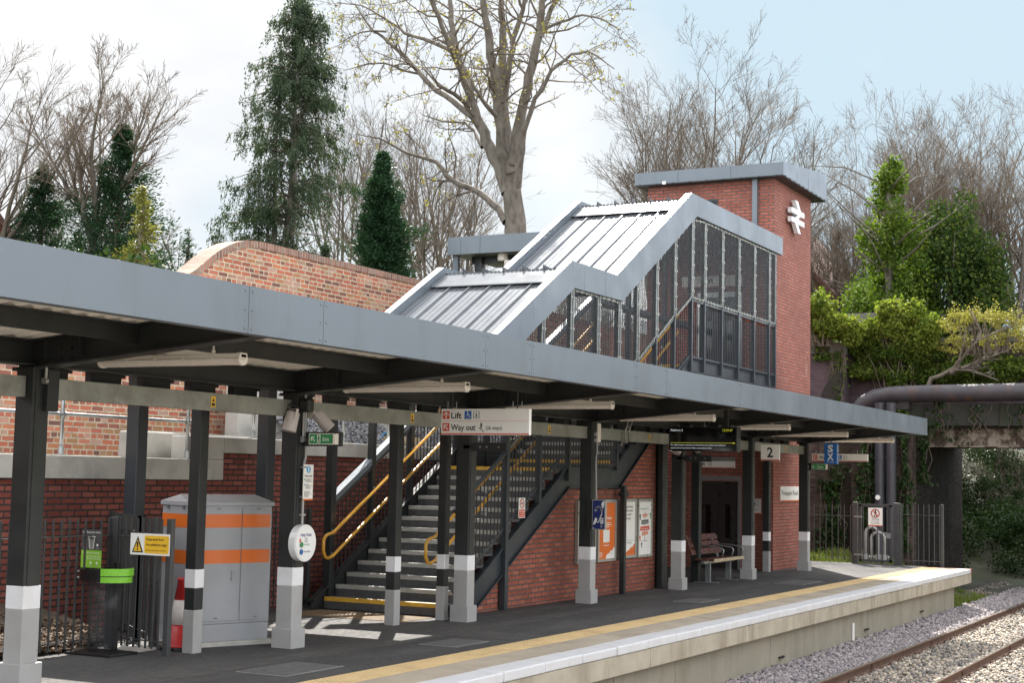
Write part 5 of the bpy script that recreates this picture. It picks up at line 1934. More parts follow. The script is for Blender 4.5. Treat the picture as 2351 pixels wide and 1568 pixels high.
def poster(x0, x1, z0, z1, lab, fill, body, gs='poster cases on the brick wall'):
    S = thing('poster_case', lab, 'poster', ((x0 + x1) / 2, 10.38, z0), gs)
    F = Face(S, (x0, 10.36, z0), (1, 0, 0))
    w_, h_ = x1 - x0, z1 - z0
    F.rect('backing', 'alu', 0, 0, w_, h_, -0.06, -0.02)
    for (a0, b0, a1, b1) in ((0, 0, w_, 0.045), (0, h_ - 0.05, w_, h_), (0, 0.045, 0.05, h_ - 0.05), (w_ - 0.05, 0.045, w_, h_ - 0.05)):
        F.rect('frame', 'alu', a0, b0, a1, b1, -0.02, 0)
    F.rect('sheet', fill, 0.05, 0.045, w_ - 0.05, h_ - 0.05, -0.02, -0.016)
    body(F, w_, h_)
    F.rect('lock', 'galv', w_ - 0.12, h_ - 0.035, w_ - 0.05, h_ - 0.015, 0, 0.003)
    F.done()


def cloud(F, m, u0, u1, v0, hs):
    pts = [(u1, v0), (u0, v0)]
    n = 26
    for i in range(n + 1):
        u = u0 + (u1 - u0) * i / n
        f = i / n
        pts.append((u, v0 + hs * (0.25 + 0.75 * f) * (0.80 + 0.2 * abs(math.sin(f * 8.5)))))
    F.poly('cloud', m, pts[2:] + pts[:1] + pts[1:2], -0.016, -0.0145)


def body_a(F, w_, h_):
    F.text('lettering', 'sign_white', 'Delay Repay', 0.09, h_ - 0.33, 0.055, -0.0145, 0.50, 'l', 0.015)
    for k in range(3):
        F.rect('small_print', 'sign_white', 0.09, h_ - 0.40 - k * 0.032, 0.09 + (0.47, 0.50, 0.38)[k], h_ - 0.388 - k * 0.032, -0.016, -0.0148)
    F.rect('white_square', 'sign_white', 0.24, h_ - 0.72, 0.50, h_ - 0.51, -0.016, -0.0146)
    F.rect('small_print', 'sign_white', 0.25, h_ - 0.775, 0.49, h_ - 0.765, -0.016, -0.0148)
    cloud(F, 'sign_white', 0.36, w_ - 0.052, 0.047, 0.19)
    F.text('cloud_print', 'sign_grey', 'West', 0.56, 0.12, 0.02, -0.0138, None, 'l')
    for k in range(5):
        F.rect('small_print', 'sign_white', 0.08, 0.08 + k * 0.018, 0.08 + 0.12 + 0.03 * (k % 2), 0.085 + k * 0.018, -0.016, -0.0148)


def body_b(F, w_, h_):
    for k, s_ in enumerate(('Pineapple Road,', 'your train times', 'are a quick', 'tap away')):
        F.text('lettering', 'sign_black', s_, w_ / 2, h_ - 0.155 - k * 0.067, 0.042, -0.0145, (0.44, 0.43, 0.31, 0.25)[k], 'c', 0.014)
    F.text('small_print', 'sign_grey', 'scan for live departures at', w_ / 2, 0.30, 0.018, -0.0145, 0.5, 'c')
    F.text('small_print', 'sign_black', 'your station', w_ / 2, 0.255, 0.024, -0.0145, 0.38, 'c', 0.012)
    cloud(F, 'orange', 0.30, w_ - 0.052, 0.047, 0.20)


def body_c(F, w_, h_):
    F.text('lettering', 'sign_green', 'YOUR GUIDE TO...', w_ / 2, h_ - 0.19, 0.03, -0.0145, 0.40, 'c', 0.006)
    F.line('signpost', 'sign_black', [(w_ / 2, h_ - 0.23), (w_ / 2, h_ - 0.75)], 0.012, -0.016, -0.0149)
    F.line('signpost', 'sign_black', [(w_ / 2 - 0.13, h_ - 0.75), (w_ / 2 + 0.12, h_ - 0.75)], 0.008, -0.016, -0.0149)
    for (v, wd, hh, m_, s_) in ((0.30, 0.20, 0.05, 'orange', 'NIGHTLIFE'), (0.415, 0.32, 0.075, 'sign_grey', 'ATTRACTIONS'), (0.53, 0.42, 0.075, 'sign_red', 'CASUAL DINING'), (0.62, 0.26, 0.06, 'orange', 'SHOPS')):
        F.poly('direction_board', m_, [(w_ / 2 - wd / 2, h_ - v - hh / 2), (w_ / 2 + wd / 2, h_ - v - hh / 2 + 0.01), (w_ / 2 + wd / 2 + 0.02, h_ - v), (w_ / 2 + wd / 2, h_ - v + hh / 2 + 0.01), (w_ / 2 - wd / 2, h_ - v + hh / 2)], -0.0149, -0.0138)
        F.text('board_print', 'sign_white', s_, w_ / 2, h_ - v - 0.012, 0.026, -0.0132, wd * 0.8, 'c', 0.01)
    for (u, v, m_) in ((0.12, 0.30, 'sign_black'), (0.60, 0.28, 'sign_green'), (0.12, 0.68, 'sign_red'), (0.20, 0.80, 'sign_navy')):
        F.disc('drawing', m_, u, h_ - v, 0.03, -0.016, -0.0148, 10)
        F.disc('drawing', m_, u + 0.01, h_ - v - 0.05, 0.022, -0.016, -0.0149, 8)


poster(22.55, 23.27, 0.52, 1.55, 'poster case mostly hidden behind the column with the hearing loop sign', 'sign_white', lambda F, w, h: F.text('lettering', 'sign_black', 'Train times', w / 2, h - 0.2, 0.05, -0.0145, 0.5, 'c', 0.01))
poster(23.36, 24.13, 0.52, 1.56, 'orange poster with a white cloud in an aluminium case', 'orange', body_a)
poster(24.28, 25.03, 0.54, 1.57, 'white poster reading your train times are a quick tap away', 'sign_white', body_b)
poster(25.10, 25.78, 0.53, 1.565, 'pale poster with coloured signpost boards, farthest right of the row', 'sign_white', body_c)

S = thing('no_smoking_notice', 'small white and red no smoking notice tied to the stair railing', 'sign', (20.35, 10.29, 1.31))
F = Face(S, (20.25, 10.285, 1.31), (1, 0, 0))
F.rect('panel', 'sign_white', 0, 0, 0.21, 0.30, -0.005, 0)
F.rect('red_field', 'sign_red', 0.012, 0.012, 0.198, 0.125, 0, 0.002)
F.ring('prohibition_ring', 'sign_red', 0.105, 0.215, 0.066, 0.016, 0, 0.003)
F.line('cigarette', 'sign_black', [(0.065, 0.205), (0.145, 0.225)], 0.014, 0, 0.002)
F.line('prohibition_ring', 'sign_red', [(0.06, 0.26), (0.15, 0.17)], 0.014, 0.002, 0.0035)
F.text('lettering', 'sign_white', 'No smoking', 0.105, 0.09, 0.024, 0.003, 0.165, 'c', 0.012)
F.text('lettering', 'sign_white', 'or vaping', 0.105, 0.058, 0.022, 0.003, 0.12, 'c', 0.012)
F.text('lettering', 'sign_white', 'on this station', 0.105, 0.028, 0.015, 0.003, 0.14, 'c', 0.01)
F.done()

S = thing('station_name_sign', 'white station name board with orange foot on the tower', 'sign', (34.6, 10.41, 1.47))
F = Face(S, (33.68, 10.405, 1.47), (1, 0, 0))
F.rect('panel', 'sign_white', 0, 0, 1.95, 0.34, -0.02, 0)
F.rect('orange_foot', 'orange', 0, 0, 1.95, 0.022, 0, 0.002)
F.text('lettering', 'sign_black', 'Pineapple Road', 0.07, 0.14, 0.115, 0.002, 1.27, 'l', 0.008)
F.done()

S = thing('lift_sign', 'white Lift sign over the dark doors of the lift lobby', 'sign', (32.9, 11.6, 2.2))
F = Face(S, (32.9, 12.2, 2.20), (0, -1, 0))
F.rect('panel', 'sign_white', 0, 0, 0.95, 0.155, -0.05, 0)
F.rect('red_line', 'sign_red', 0, 0.004, 0.95, 0.018, 0, 0.002)
F.text('lettering', 'sign_black', 'Lift', 0.12, 0.05, 0.075, 0.002, None, 'l', 0.02)
lift_icon(F, 'lift_mark', 'sign_black', 0.33, 0.035, 0.1, 0, 0.003)
F.rect('bracket', 'galv_dull', 0.05, 0.155, 0.95, 0.25, -0.05, -0.02)
F.done()
S = thing('lift_notice', 'small white lift notice on the tower beside the thin rainwater pipe', 'sign', (33.18, 10.8, 1.2))
F = Face(S, (33.18, 10.95, 1.18), (0, -1, 0))
F.rect('panel', 'sign_white', 0, 0, 0.24, 0.34, -0.01, 0)
F.rect('orange_foot', 'orange', 0, 0, 0.24, 0.02, 0, 0.002)
lift_icon(F, 'lift_mark', 'sign_black', 0.05, 0.16, 0.15, 0, 0.002)
F.text('lettering', 'sign_black', 'Lift', 0.12, 0.08, 0.04, 0.002, None, 'c', 0.01)
F.done()
S = thing('lift_sign', 'white Lift sign seen through the mesh on the upper landing', 'sign', (33.0, 11.6, 6.4))
F = Face(S, (33.0, 12.6, 6.38), (0, -1, 0))
F.rect('panel', 'sign_white', 0, 0, 1.45, 0.26, -0.06, 0)
F.rect('red_line', 'sign_red', 0, 0.004, 1.45, 0.02, 0, 0.002)
F.text('lettering', 'sign_black', 'Lift', 0.55, 0.08, 0.13, 0.002, None, 'l', 0.02)
lift_icon(F, 'lift_mark', 'sign_black', 0.95, 0.06, 0.16, 0, 0.003)
F.done()

S = thing('trespass_notice', 'white trespass warning notice with red walking ban on the end gate', 'sign', (38.2, 9.35, 0.85))
F = Face(S, (38.2, 9.53, 0.85), (0, -1, 0))
F.rect('panel', 'sign_white', 0, 0, 0.355, 0.455, -0.01, 0)
F.rect('orange_foot', 'orange', 0, 0, 0.355, 0.022, 0, 0.002)
F.ring('prohibition_ring', 'sign_red', 0.178, 0.315, 0.10, 0.024, 0, 0.003)
man(F, 'figure', 'sign_black', 0.178, 0.235, 0.165, 0, 0.002)
F.line('prohibition_ring', 'sign_red', [(0.105, 0.385), (0.25, 0.245)], 0.02, 0.002, 0.0035)
F.text('lettering', 'sign_black', 'Warning', 0.178, 0.155, 0.036, 0.002, 0.18, 'c', 0.015)
for k, s_ in enumerate(('Do not trespass', 'on the Railway', 'Penalty \u00a31000')):
    F.text('lettering', 'sign_black', s_, 0.178, 0.115 - k * 0.034, 0.02, 0.002, 0.2, 'c', 0.006)
F.done()

# bench of three seats, facing the track
BE = thing('bench', 'three seat bench with dark red slats and metal frame by the lift lobby', 'bench', (28.6, 10.2, zp(28.5)))
zb = zp(28.5)
bx0 = 28.02
for k in range(3):
    x0 = bx0 + 0.58 * k
    x1 = x0 + 0.54
    a = MB()
    for j in range(3):
        z = zb + 0.53 + j * 0.135
        y = 10.43 + j * 0.050
        a.hexa([(x0, y - 0.015, z), (x1, y - 0.015, z), (x1, y + 0.015, z - 0.005), (x0, y + 0.015, z - 0.005)],
               [(x0, y + 0.030, z + 0.115), (x1, y + 0.030, z + 0.115), (x1, y + 0.060, z + 0.11), (x0, y + 0.060, z + 0.11)])
    bk = a.build('backrest', MT['wood'], BE, bevel=0.008)
    a = MB()
    for j in range(3):
        z = zb + 0.585 + j * 0.135
        y = 10.40 + j * 0.050
        for xx in (x0 + 0.08, x1 - 0.08):
            a.cyl((xx, y + 0.03, z), (xx, y + 0.0, z), 0.013, 8)
    a.build('bolt', MT['galv'], bk)
    a = MB()
    for j in range(3):
        y = 9.98 + j * 0.14
        a.box(x0, x1, y, y + 0.115, zb + 0.43, zb + 0.46)
    a.build('seat', MT['wood'], BE, bevel=0.008)
a = MB()
a.box(bx0 - 0.05, bx0 + 1.75, 9.955, 9.975, zb + 0.41, zb + 0.475)
a.build('front_edge', MT['light_wood'], BE, bevel=0.006)
a = MB()
a.box(bx0 - 0.05, bx0 + 1.75, 10.16, 10.22, zb + 0.37, zb + 0.43)
for x in (bx0 + 0.25, bx0 + 1.45):
    a.box(x - 0.03, x + 0.03, 10.14, 10.24, zb, zb + 0.38)
    a.box(x - 0.06, x + 0.06, 9.98, 10.45, zb, zb + 0.012)
    a.beam((x, 10.40, zb + 0.40), (x, 10.58, zb + 0.90), 0.05, 0.03, (0, 1, 0))
a.build('frame', MT['galv'], BE)
a = MB()
for k in (0.56, 1.14, 1.73):
    x = bx0 + k
    a.tube([(x, 10.47, zb + 0.70), (x, 10.25, zb + 0.69), (x, 10.02, zb + 0.66), (x, 9.98, zb + 0.62), (x, 10.02, zb + 0.46)], 0.013, 8)
a.build('armrest', MT['galv'], BE, smooth=True)


# ------------------------------------------------------------------ bridge over the track, pipes and wing wall
WW = thing('wing_wall', 'dark stained brick wing wall behind the end fence, streaked with ivy', 'wall', (43.6, 12.5, -1.3))
a = MB()
a.box(43.4, 44.0, 9.6, 13.2, -1.3, 3.4)
a.box(43.2, 44.0, 13.2, 22, -1.3, 4.2)
a.box(43.15, 43.4, 10.75, 11.25, -1.3, 3.0)
a.build('brickwork', BR_DARK, WW)
a = MB()
a.box(43.3, 44.0, 9.5, 13.2, 3.402, 3.62)
a.build('coping', MT['dark_conc'], WW)

BG = thing('road_bridge', 'old low girder bridge on a dark brick abutment carrying the road over the track', 'bridge', (48.5, 8, -1.3))
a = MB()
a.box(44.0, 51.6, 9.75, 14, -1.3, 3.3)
a.build('abutment', BR_SHADE, BG)
a = MB()
a.box(44.7, 50.5, -16, 9.9, 3.55, 3.9)
a.build('deck', MT['black_steel'], BG)
a = MB()
a.prism([(9.9, 3.62), (-16, 3.59), (-16, 4.20), (9.9, 4.25)], 'x', 44.45, 44.75)
for k in range(12):
    y = 9.3 - k * 2.1
    a.box(44.36, 44.45, y - 0.12, y + 0.12, 3.60, 4.24)
a.build('edge_beam', MT['dark_conc'], BG)
a = MB()
a.box(44.85, 44.93, -16, 9.75, 3.02, 3.54)
a.box(44.72, 45.0, -16, 9.75, 3.0, 3.03)
for k in range(20):
    y = 9.5 - k * 1.25
    a.box(44.78, 44.85, y - 0.03, y + 0.03, 3.03, 3.54)
a.build('girder', MT['peel'], BG)
a = MB()
for k in range(5):
    x = 46 + k * 1.05
    a.box(x, x + 0.3, -16, 9.75, 3.1, 3.55)
a.build('inner_girders', MT['black_steel'], BG)
a = MB()
a.box(46.2, 46.55, -16, 12.3, 4.2, 6.14)
a.build('parapet', BR_PURPLE, BG)
a = MB()
a.box(46.12, 46.63, -16, 12.3, 6.142, 6.32)
a.build('parapet_coping', MT['stone_dark'], BG)
a = MB()
a.box(46.0, 46.9, 11.0, 12.1, 4.3, 6.85)
a.build('pier', BR_PURPLE, BG)
a = MB()
a.box(45.9, 47.0, 10.9, 12.2, 6.852, 7.0)
a.box(45.97, 46.93, 10.97, 12.13, 7.002, 7.12)
a.build('pier_cap', MT['stone_dark'], BG)
a = MB()
a.box(45.2, 46.0, 12.0, 20.0, 3.5, 5.82)
a.build('side_wall', BR_PURPLE, BG)
a = MB()
a.box(45.1, 46.1, 12.0, 20, 5.822, 6.14)
a.build('side_wall_coping', MT['stone_dark'], BG)

PI = thing('pipeline', 'thick rusty black pipe crossing over the track beside the bridge', 'pipe', (43.9, 8, 3.0))
a = MB()
a.tube([(44.03, -16, 4.82), (44.02, -9, 4.73), (44.0, 0, 4.62), (43.98, 9.6, 4.50), (43.98, 10.3, 4.475), (43.98, 10.75, 4.40), (43.98, 11.1, 4.22), (43.98, 11.32, 3.95), (43.98, 11.4, 3.5)], 0.255, 26)
a.build('pipe', MT['pipe'], PI, smooth=True)
for (y, z) in ((6.2, 4.2), (0.3, 4.2), (9.92, 4.05)):
    a = MB()
    a.box(43.85, 44.3, y - 0.16, y + 0.16, z, z + 0.25)
    a.build('saddle', MT['black_steel'], PI)
for (y, lab) in ((10.40, 'left of two dark vertical pipes in front of the wing wall'), (10.08, 'right of two dark vertical pipes in front of the wing wall')):
    a = MB()
    a.cyl((43.0, y, -1.2), (43.0, y, 4.2), 0.14, 20)
    for z in (-0.3, 1.1, 2.6):
        a.cyl((43.0, y, z), (43.0, y, z + 0.07), 0.155, 20)
    o = a.build('standpipe', MT['pipe_dark'], smooth=False)
    tag(o, lab, 'pipe', 'vertical pipes at the bridge')
a = MB()
a.cyl((42.84, 10.42, 1.52), (42.865, 10.42, 1.52), 0.07, 14)
o = a.build('round_tag', MT['sign_white'])
tag(o, 'small round white disc on the dark vertical pipe', 'marker')
# spiked guard round the pipe bend
a = MB()
c0 = Vector((43.6, 11.95, 4.55))
ax = Vector((0.25, 0.75, 0.35)).normalized()
e1 = ax.cross(Vector((0, 0, 1))).normalized()
e2 = ax.cross(e1)
n = 40
ring = [c0 + (e1 * math.cos(2 * math.pi * i / n) * 0.42 + e2 * math.sin(2 * math.pi * i / n) * 0.62) for i in range(n + 1)]
a.tube(ring, 0.014, 6, cap=False)
for i in range(-14, 15):
    f = i / 15.0
    hgt = math.sqrt(1 - f * f) * 0.62
    p = c0 + e1 * f * 0.42
    a.tube([p - e2 * hgt * 1.05, p + e2 * hgt * 1.22], 0.006, 4)
o = a.build('pipe_guard', MT['black_steel'])
tag(o, 'fan shaped spiked steel guard by the end of the rusty pipe', 'guard')
# white valve pipes behind the gate
WV = thing('valve_pipes', 'white painted hooped pipework behind the end gate', 'pipework', (40, 9.7, -0.6))
for (y0, y1, z) in ((10.05, 9.72, 0.75), (9.90, 9.55, 0.62)):
    a = MB()
    pts = [(40, y0, -0.6)] + [(40, (y0 + y1) / 2 + (y0 - y1) / 2 * math.cos(math.pi * i / 10), z - 0.15 + 0.16 * math.sin(math.pi * i / 10)) for i in range(11)] + [(40, y1, -0.6)]
    a.tube(pts, 0.038, 12)
    a.build('pipe', MT['white_dull'], WV, smooth=True)
a = MB()
a.tube([(40, 10.2, -0.02), (40, 9.4, -0.02)], 0.045, 10)
for y in (10.05, 9.72, 9.55):
    a.cyl((40, y, -0.08), (40, y, 0.05), 0.085, 14)
a.build('flange', MT['white_dull'], WV)

# small marker plate and cable brackets on the platform wall
a = MB()
a.box(27.42, 27.52, 7.115, 7.139, -0.92, -0.60)
o = a.build('marker_plate', MT['sign_white'])
tag(o, 'small white upright plate on the concrete platform wall', 'plate')
for (x, lab) in ((23.0, 'thin dark bracket low on the platform wall, nearest'), (28.3, 'thin dark bracket on the platform wall beside the white plate'), (33.0, 'thin dark bracket on the platform wall near its far end')):
    a = MB()
    a.box(x, x + 0.22, 7.09, 7.139, -0.79, -0.775)
    a.box(x + 0.08, x + 0.12, 7.08, 7.10, -0.80, -0.76)
    o = a.build('wall_bracket', MT['black_steel'])
    tag(o, lab, 'bracket', 'brackets on the platform wall')

# ------------------------------------------------------------------ houses and shelter beyond
SH = thing('entrance_shelter', 'flat roofed grey shelter on a square post behind the staircase roof', 'shelter', (31.4, 16, 5))
a = MB()
a.box(31.0, 31.04, 12.9, 17.78, 7.14, 7.56)
a.box(31.04, 33.5, 12.9, 17.78, 7.16, 7.5)
a.build('roof', MT['fascia'], SH)
a = MB()
for y in (17.42, 15.2):
    a.box(31.0, 31.003, y, y + 0.006, 7.145, 7.555)
a.box(30.997, 31.0, 16.90, 16.906, 7.14, 7.56)
a.build('panel_joint', MT['sign_black'], SH)
a = MB()
a.box(31.6, 31.78, 17.18, 17.36, 4, 7.16)
a.box(31.7, 31.85, 12.9, 17.5, 7.0, 7.16)
a.build('post', MT['steel_blue'], SH)
a = MB()
a.prism([(17.72, 7.14), (17.58, 7.14), (17.58, 6.75), (17.32, 6.45), (17.32, 4.5), (17.42, 4.5), (17.42, 6.42), (17.72, 6.72)], 'x', 31.15, 31.26)
a.build('downpipe', MT['fascia'], SH)
a = MB()
a.cyl((31.3, 16.45, 6.98), (31.3, 16.45, 7.15), 0.12, 14)
a.lathe([(0.09, 6.80), (0.10, 6.9), (0.10, 6.98)], 31.3, 16.3, 14)
o = a.build('dome_camera', MT['lamp'])
tag(o, 'pale dome camera hanging under the shelter roof', 'camera')

HG = thing('gabled_house', 'brown brick house gable seen behind the lift tower', 'house', (61, 18, 5))
a = MB()
a.prism([(16.35, 4), (24, 4), (24, 9.0), (20.0, 13.3), (16.35, 9.35)], 'x', 60, 70)
a.build('wall', BR_HOUSE, HG)
a = MB()
a.prism([(16.05, 9.0), (20.0, 13.32), (20.0, 13.55), (15.85, 9.05)], 'x', 59.8, 70)
a.prism([(24.3, 9.0), (20.0, 13.32), (20.0, 13.55), (24.5, 9.05)][::-1], 'x', 59.8, 70)
a.build('roof', MT['tile'], HG)
HR = thing('gabled_house', 'red brick house end with dark sloping roof edge at the far left', 'house', (30, 32, 5))
p0 = at(0, 484, 43)
ed = Vector((0.62, 0.785, 0))                        # the ridge runs away from the camera
es = Vector((0.785, -0.62, 0))
o3 = V3_ = Vector([float(c) for c in p0])
def house_prism(a, pts, d0, d1):
    vs = [o3 + es * u + Vector((0, 0, v)) + ed * d for d in (d0, d1) for (u, v) in pts]
    n = len(pts)
    a.add(vs, [tuple(range(n)), tuple(range(n, 2 * n))[::-1]] + [(i, (i + 1) % n, (i + 1) % n + n, i + n) for i in range(n)])
a = MB()
house_prism(a, [(-6, -6), (0.22, -6), (0.22, -0.62), (-2.4, 3.1), (-5, -0.6), (-6, -0.6)], 0, 7)
a.build('wall', BR_NEW, HR)
a = MB()
house_prism(a, [(0.62, -1.0), (-2.4, 3.3), (-2.4, 3.05), (0.45, -1.02)], -0.25, 7)
a.build('roof', MT['tile'], HR)

# raised ground behind the walls and beyond the bridge
def terrain(name, x0, x1, y0, y1, nx, ny, fn, m):
    a = MB()
    for i in range(nx + 1):
        for j in range(ny + 1):
            x = x0 + (x1 - x0) * i / nx
            y = y0 + (y1 - y0) * j / ny
            a.v.append((x, y, fn(x, y)))
    for i in range(nx):
        for j in range(ny):
            k = i * (ny + 1) + j
            a.f.append([k, k + ny + 1, k + ny + 2, k + 1])
            a.m.append(0)
    o = a.build(name, m, smooth=True)
    o['kind'] = 'structure'
    return o


rt = random.Random(2)
terrain('ledge', 2, 43.2, 13.3, 15.0, 160, 12, lambda x, y: (1.98 if x < 18.7 else 2.3) + (0.0 if x < 18.7 else (y - 13.3) * 0.42 * smooth(18.7, 20.5, x)) - 0.02 * rt.random(), MT['trackbed'])
terrain('embankment', -60, 43.5, 15.3, 150, 60, 60, lambda x, y: 4.0 + 1.2 * smooth(15, 40, y) + 0.3 * math.sin(x * 0.3) * math.sin(y * 0.2), MT['earth'])
terrain('embankment', 43.5, 260, 12.0, 150, 60, 60, lambda x, y: (4.15 if x < 52 else -1.2 + 5.6 * smooth(6, 17, y)) + 1.2 * smooth(20, 40, y), MT['earth'])
terrain('embankment', 43.5, 140, 6.0, 12.3, 160, 24, lambda x, y: -1.25 + (0.25 + 5.15 * smooth(50, 60, x)) * smooth(5.5, 17.5, y) + 0.3 * smooth(9.2, 10, y) * (x < 51.6) + 0.10 * math.sin(x * 1.3 + y) * (x > 51.6) + 0.07 * rt.random(), MT['earth'])
terrain('soil_bed', 3, 13.0, 11.45, 13.0, 120, 22, lambda x, y: zp(13) + 0.03 + 0.30 * smooth(11.4, 12.9, y) + 0.05 * math.sin(x * 9 + y * 5) + 0.05 * rt.random(), MT['soil'])
terrain('bank', 37.05, 43.5, 6.9, 13.0, 50, 40, lambda x, y: -1.25 + 1.0 * smooth(7, 11.5, y) + 0.08 * rt.random(), MT['earth'])
a = MB()
a.box(12.55, 13.0, 10.9, 12.9, -0.1, 0.02)
a.build('kerb', MT['concrete'])['kind'] = 'structure'


# ------------------------------------------------------------------ loose stone, built as one object each
def np_obj(name, V, Fc, m, parent=None, kind=None, mi=None):
    me = bpy.data.meshes.new(name)
    V = np.asarray(V, dtype=np.float32)
    Fc = np.asarray(Fc, dtype=np.int32)
    if parent is not None:
        V = V - ORG[parent.name].astype(np.float32)
    k = Fc.shape[1]
    me.vertices.add(len(V))
    me.vertices.foreach_set('co', V.ravel())
    me.loops.add(Fc.size)
    me.loops.foreach_set('vertex_index', Fc.ravel())
    me.polygons.add(len(Fc))
    me.polygons.foreach_set('loop_start', np.arange(0, Fc.size, k, dtype=np.int32))
    me.polygons.foreach_set('loop_total', np.full(len(Fc), k, dtype=np.int32))
    for mm in (m if isinstance(m, (list, tuple)) else [m]):
        me.materials.append(mm)
    me.update(calc_edges=True)
    me.validate()
    o = bpy.data.objects.new(name, me)
    COL.objects.link(o)
    if parent is not None:
        o.parent = parent
        ORG[o.name] = ORG[parent.name]
    if kind:
        o['kind'] = kind
    return o


CUBE_V = np.array([[-1, -1, -1], [1, -1, -1], [1, 1, -1], [-1, 1, -1], [-1, -1, 1], [1, -1, 1], [1, 1, 1], [-1, 1, 1]], float)
CUBE_F = np.array([[3, 2, 1, 0], [4, 5, 6, 7], [0, 1, 5, 4], [1, 2, 6, 5], [2, 3, 7, 6], [3, 0, 4, 7]])


def stones(name, pos, size, m, seed, kind='stuff', flat=0.75):
    r = np.random.default_rng(seed)
    n = len(pos)
    j = CUBE_V[None] * r.uniform(0.45, 1.0, (n, 8, 3))
    j *= (size * r.uniform(0.55, 1.25, n))[:, None, None] * np.array([1, 1, flat]) * r.uniform(0.7, 1.2, (n, 1, 3))
    q = r.normal(size=(n, 4))
    q /= np.linalg.norm(q, axis=1)[:, None]
    w, x, y, z = q.T
    Rm = np.stack([np.stack([1 - 2 * (y * y + z * z), 2 * (x * y - z * w), 2 * (x * z + y * w)], -1),
                   np.stack([2 * (x * y + z * w), 1 - 2 * (x * x + z * z), 2 * (y * z - x * w)], -1),
                   np.stack([2 * (x * z - y * w), 2 * (y * z + x * w), 1 - 2 * (x * x + y * y)], -1)], 1)
    V = np.einsum('nij,nkj->nki', Rm, j) + pos[:, None, :]
    Fc = (CUBE_F[None] + (np.arange(n) * 8)[:, None, None]).reshape(-1, 4)
    return np_obj(name, V.reshape(-1, 3), Fc, m, kind=kind)


ST_NEW = stone_mat('new_ballast', [(0.0, (0.17, 0.155, 0.16)), (0.4, (0.28, 0.25, 0.262)), (0.8, (0.37, 0.33, 0.335)), (1.0, (0.44, 0.39, 0.37))])
ST_OLD = stone_mat('old_ballast', [(0.0, (0.12, 0.12, 0.12)), (0.35, (0.27, 0.245, 0.215)), (0.7, (0.43, 0.365, 0.29)), (1.0, (0.56, 0.49, 0.40))])
ST_GREY = stone_mat('grey_stone', [(0.0, (0.12, 0.12, 0.13)), (0.5, (0.26, 0.26, 0.275)), (1.0, (0.42, 0.41, 0.42))])
r = np.random.default_rng(11)


def scatter(n, x0, x1, y0, y1, pw):
    x = x0 + (x1 - x0) * r.uniform(0, 1, n) ** pw
    y = r.uniform(y0, y1, n)
    return x, y


x, y = scatter(19000, 17, 46, 6.30, 7.14, 1.5)
z = -1.06 - 0.0045 * (x - 13) + 0.17 * np.clip((y - 6.3) / 0.8, 0, 1) + r.uniform(-0.03, 0.035, len(x))
stones('ballast', np.stack([x, y, z], 1), 0.036, ST_NEW, 1)
x, y = scatter(38000, 18, 62, 3.0, 6.16, 1.6)
d = np.minimum(np.abs(y - 4.78), 9)
z = -1.10 - 0.0045 * (x - 13) + r.uniform(-0.03, 0.03, len(x))
keep = (d > 0.07)
stones('ballast', np.stack([x, y, z], 1)[keep], 0.034, ST_OLD, 2)
x, y = scatter(6000, 37, 52, 6.3, 8.5, 1.3)
z = -1.12 - 0.0045 * (x - 13) + r.uniform(-0.03, 0.02, len(x)) + 0.1 * np.clip((y - 7.2), 0, 1)
stones('ballast', np.stack([x, y, z], 1), 0.028, ST_OLD, 3)
x = r.uniform(19.6, 27, 7000)
y = r.uniform(13.45, 14.95, 7000)
z = 2.31 + (y - 13.3) * 0.42 + r.uniform(-0.03, 0.04, 7000)
stones('grey_rubble', np.stack([x, y, z], 1), 0.032, ST_GREY, 4)
x = r.uniform(7, 13, 5200)
y = r.uniform(11.4, 12.95, 5200)
z = 0.05 + 0.30 * np.clip((y - 11.4) / 1.5, 0, 1) + r.uniform(-0.02, 0.05, 5200)
ST_BARK = stone_mat('bark_mulch', [(0.0, (0.05, 0.032, 0.02)), (0.6, (0.16, 0.105, 0.065)), (1.0, (0.34, 0.24, 0.16))])
stones('bark_mulch', np.stack([x, y, z], 1), 0.024, ST_BARK, 5, flat=0.35)


# ------------------------------------------------------------------ trees and plants
def frustums(segs, n):
    """segs: list of (p0, p1, r0, r1) -> vertices and quads"""
    S = np.array([[*s[0], *s[1], s[2], s[3]] for s in segs], float)
    a, b = S[:, :3], S[:, 3:6]
    d = b - a
    d /= np.linalg.norm(d, axis=1)[:, None] + 1e-9
    h = np.where(np.abs(d[:, 2:3]) < 0.9, [[0, 0, 1.0]], [[1.0, 0, 0]])
    e1 = np.cross(d, h)
    e1 /= np.linalg.norm(e1, axis=1)[:, None] + 1e-9
    e2 = np.cross(d, e1)
    an = 2 * np.pi * np.arange(n) / n
    ring = e1[:, None, :] * np.cos(an)[None, :, None] + e2[:, None, :] * np.sin(an)[None, :, None]
    V = np.concatenate([a[:, None] + ring * S[:, 6][:, None, None], b[:, None] + ring * S[:, 7][:, None, None]], 1)
    k = np.arange(n)
    f = np.stack([k, (k + 1) % n, (k + 1) % n + n, k + n], 1)
    Fc = (f[None] + (np.arange(len(S)) * 2 * n)[:, None, None]).reshape(-1, 4)
    return V.reshape(-1, 3), Fc


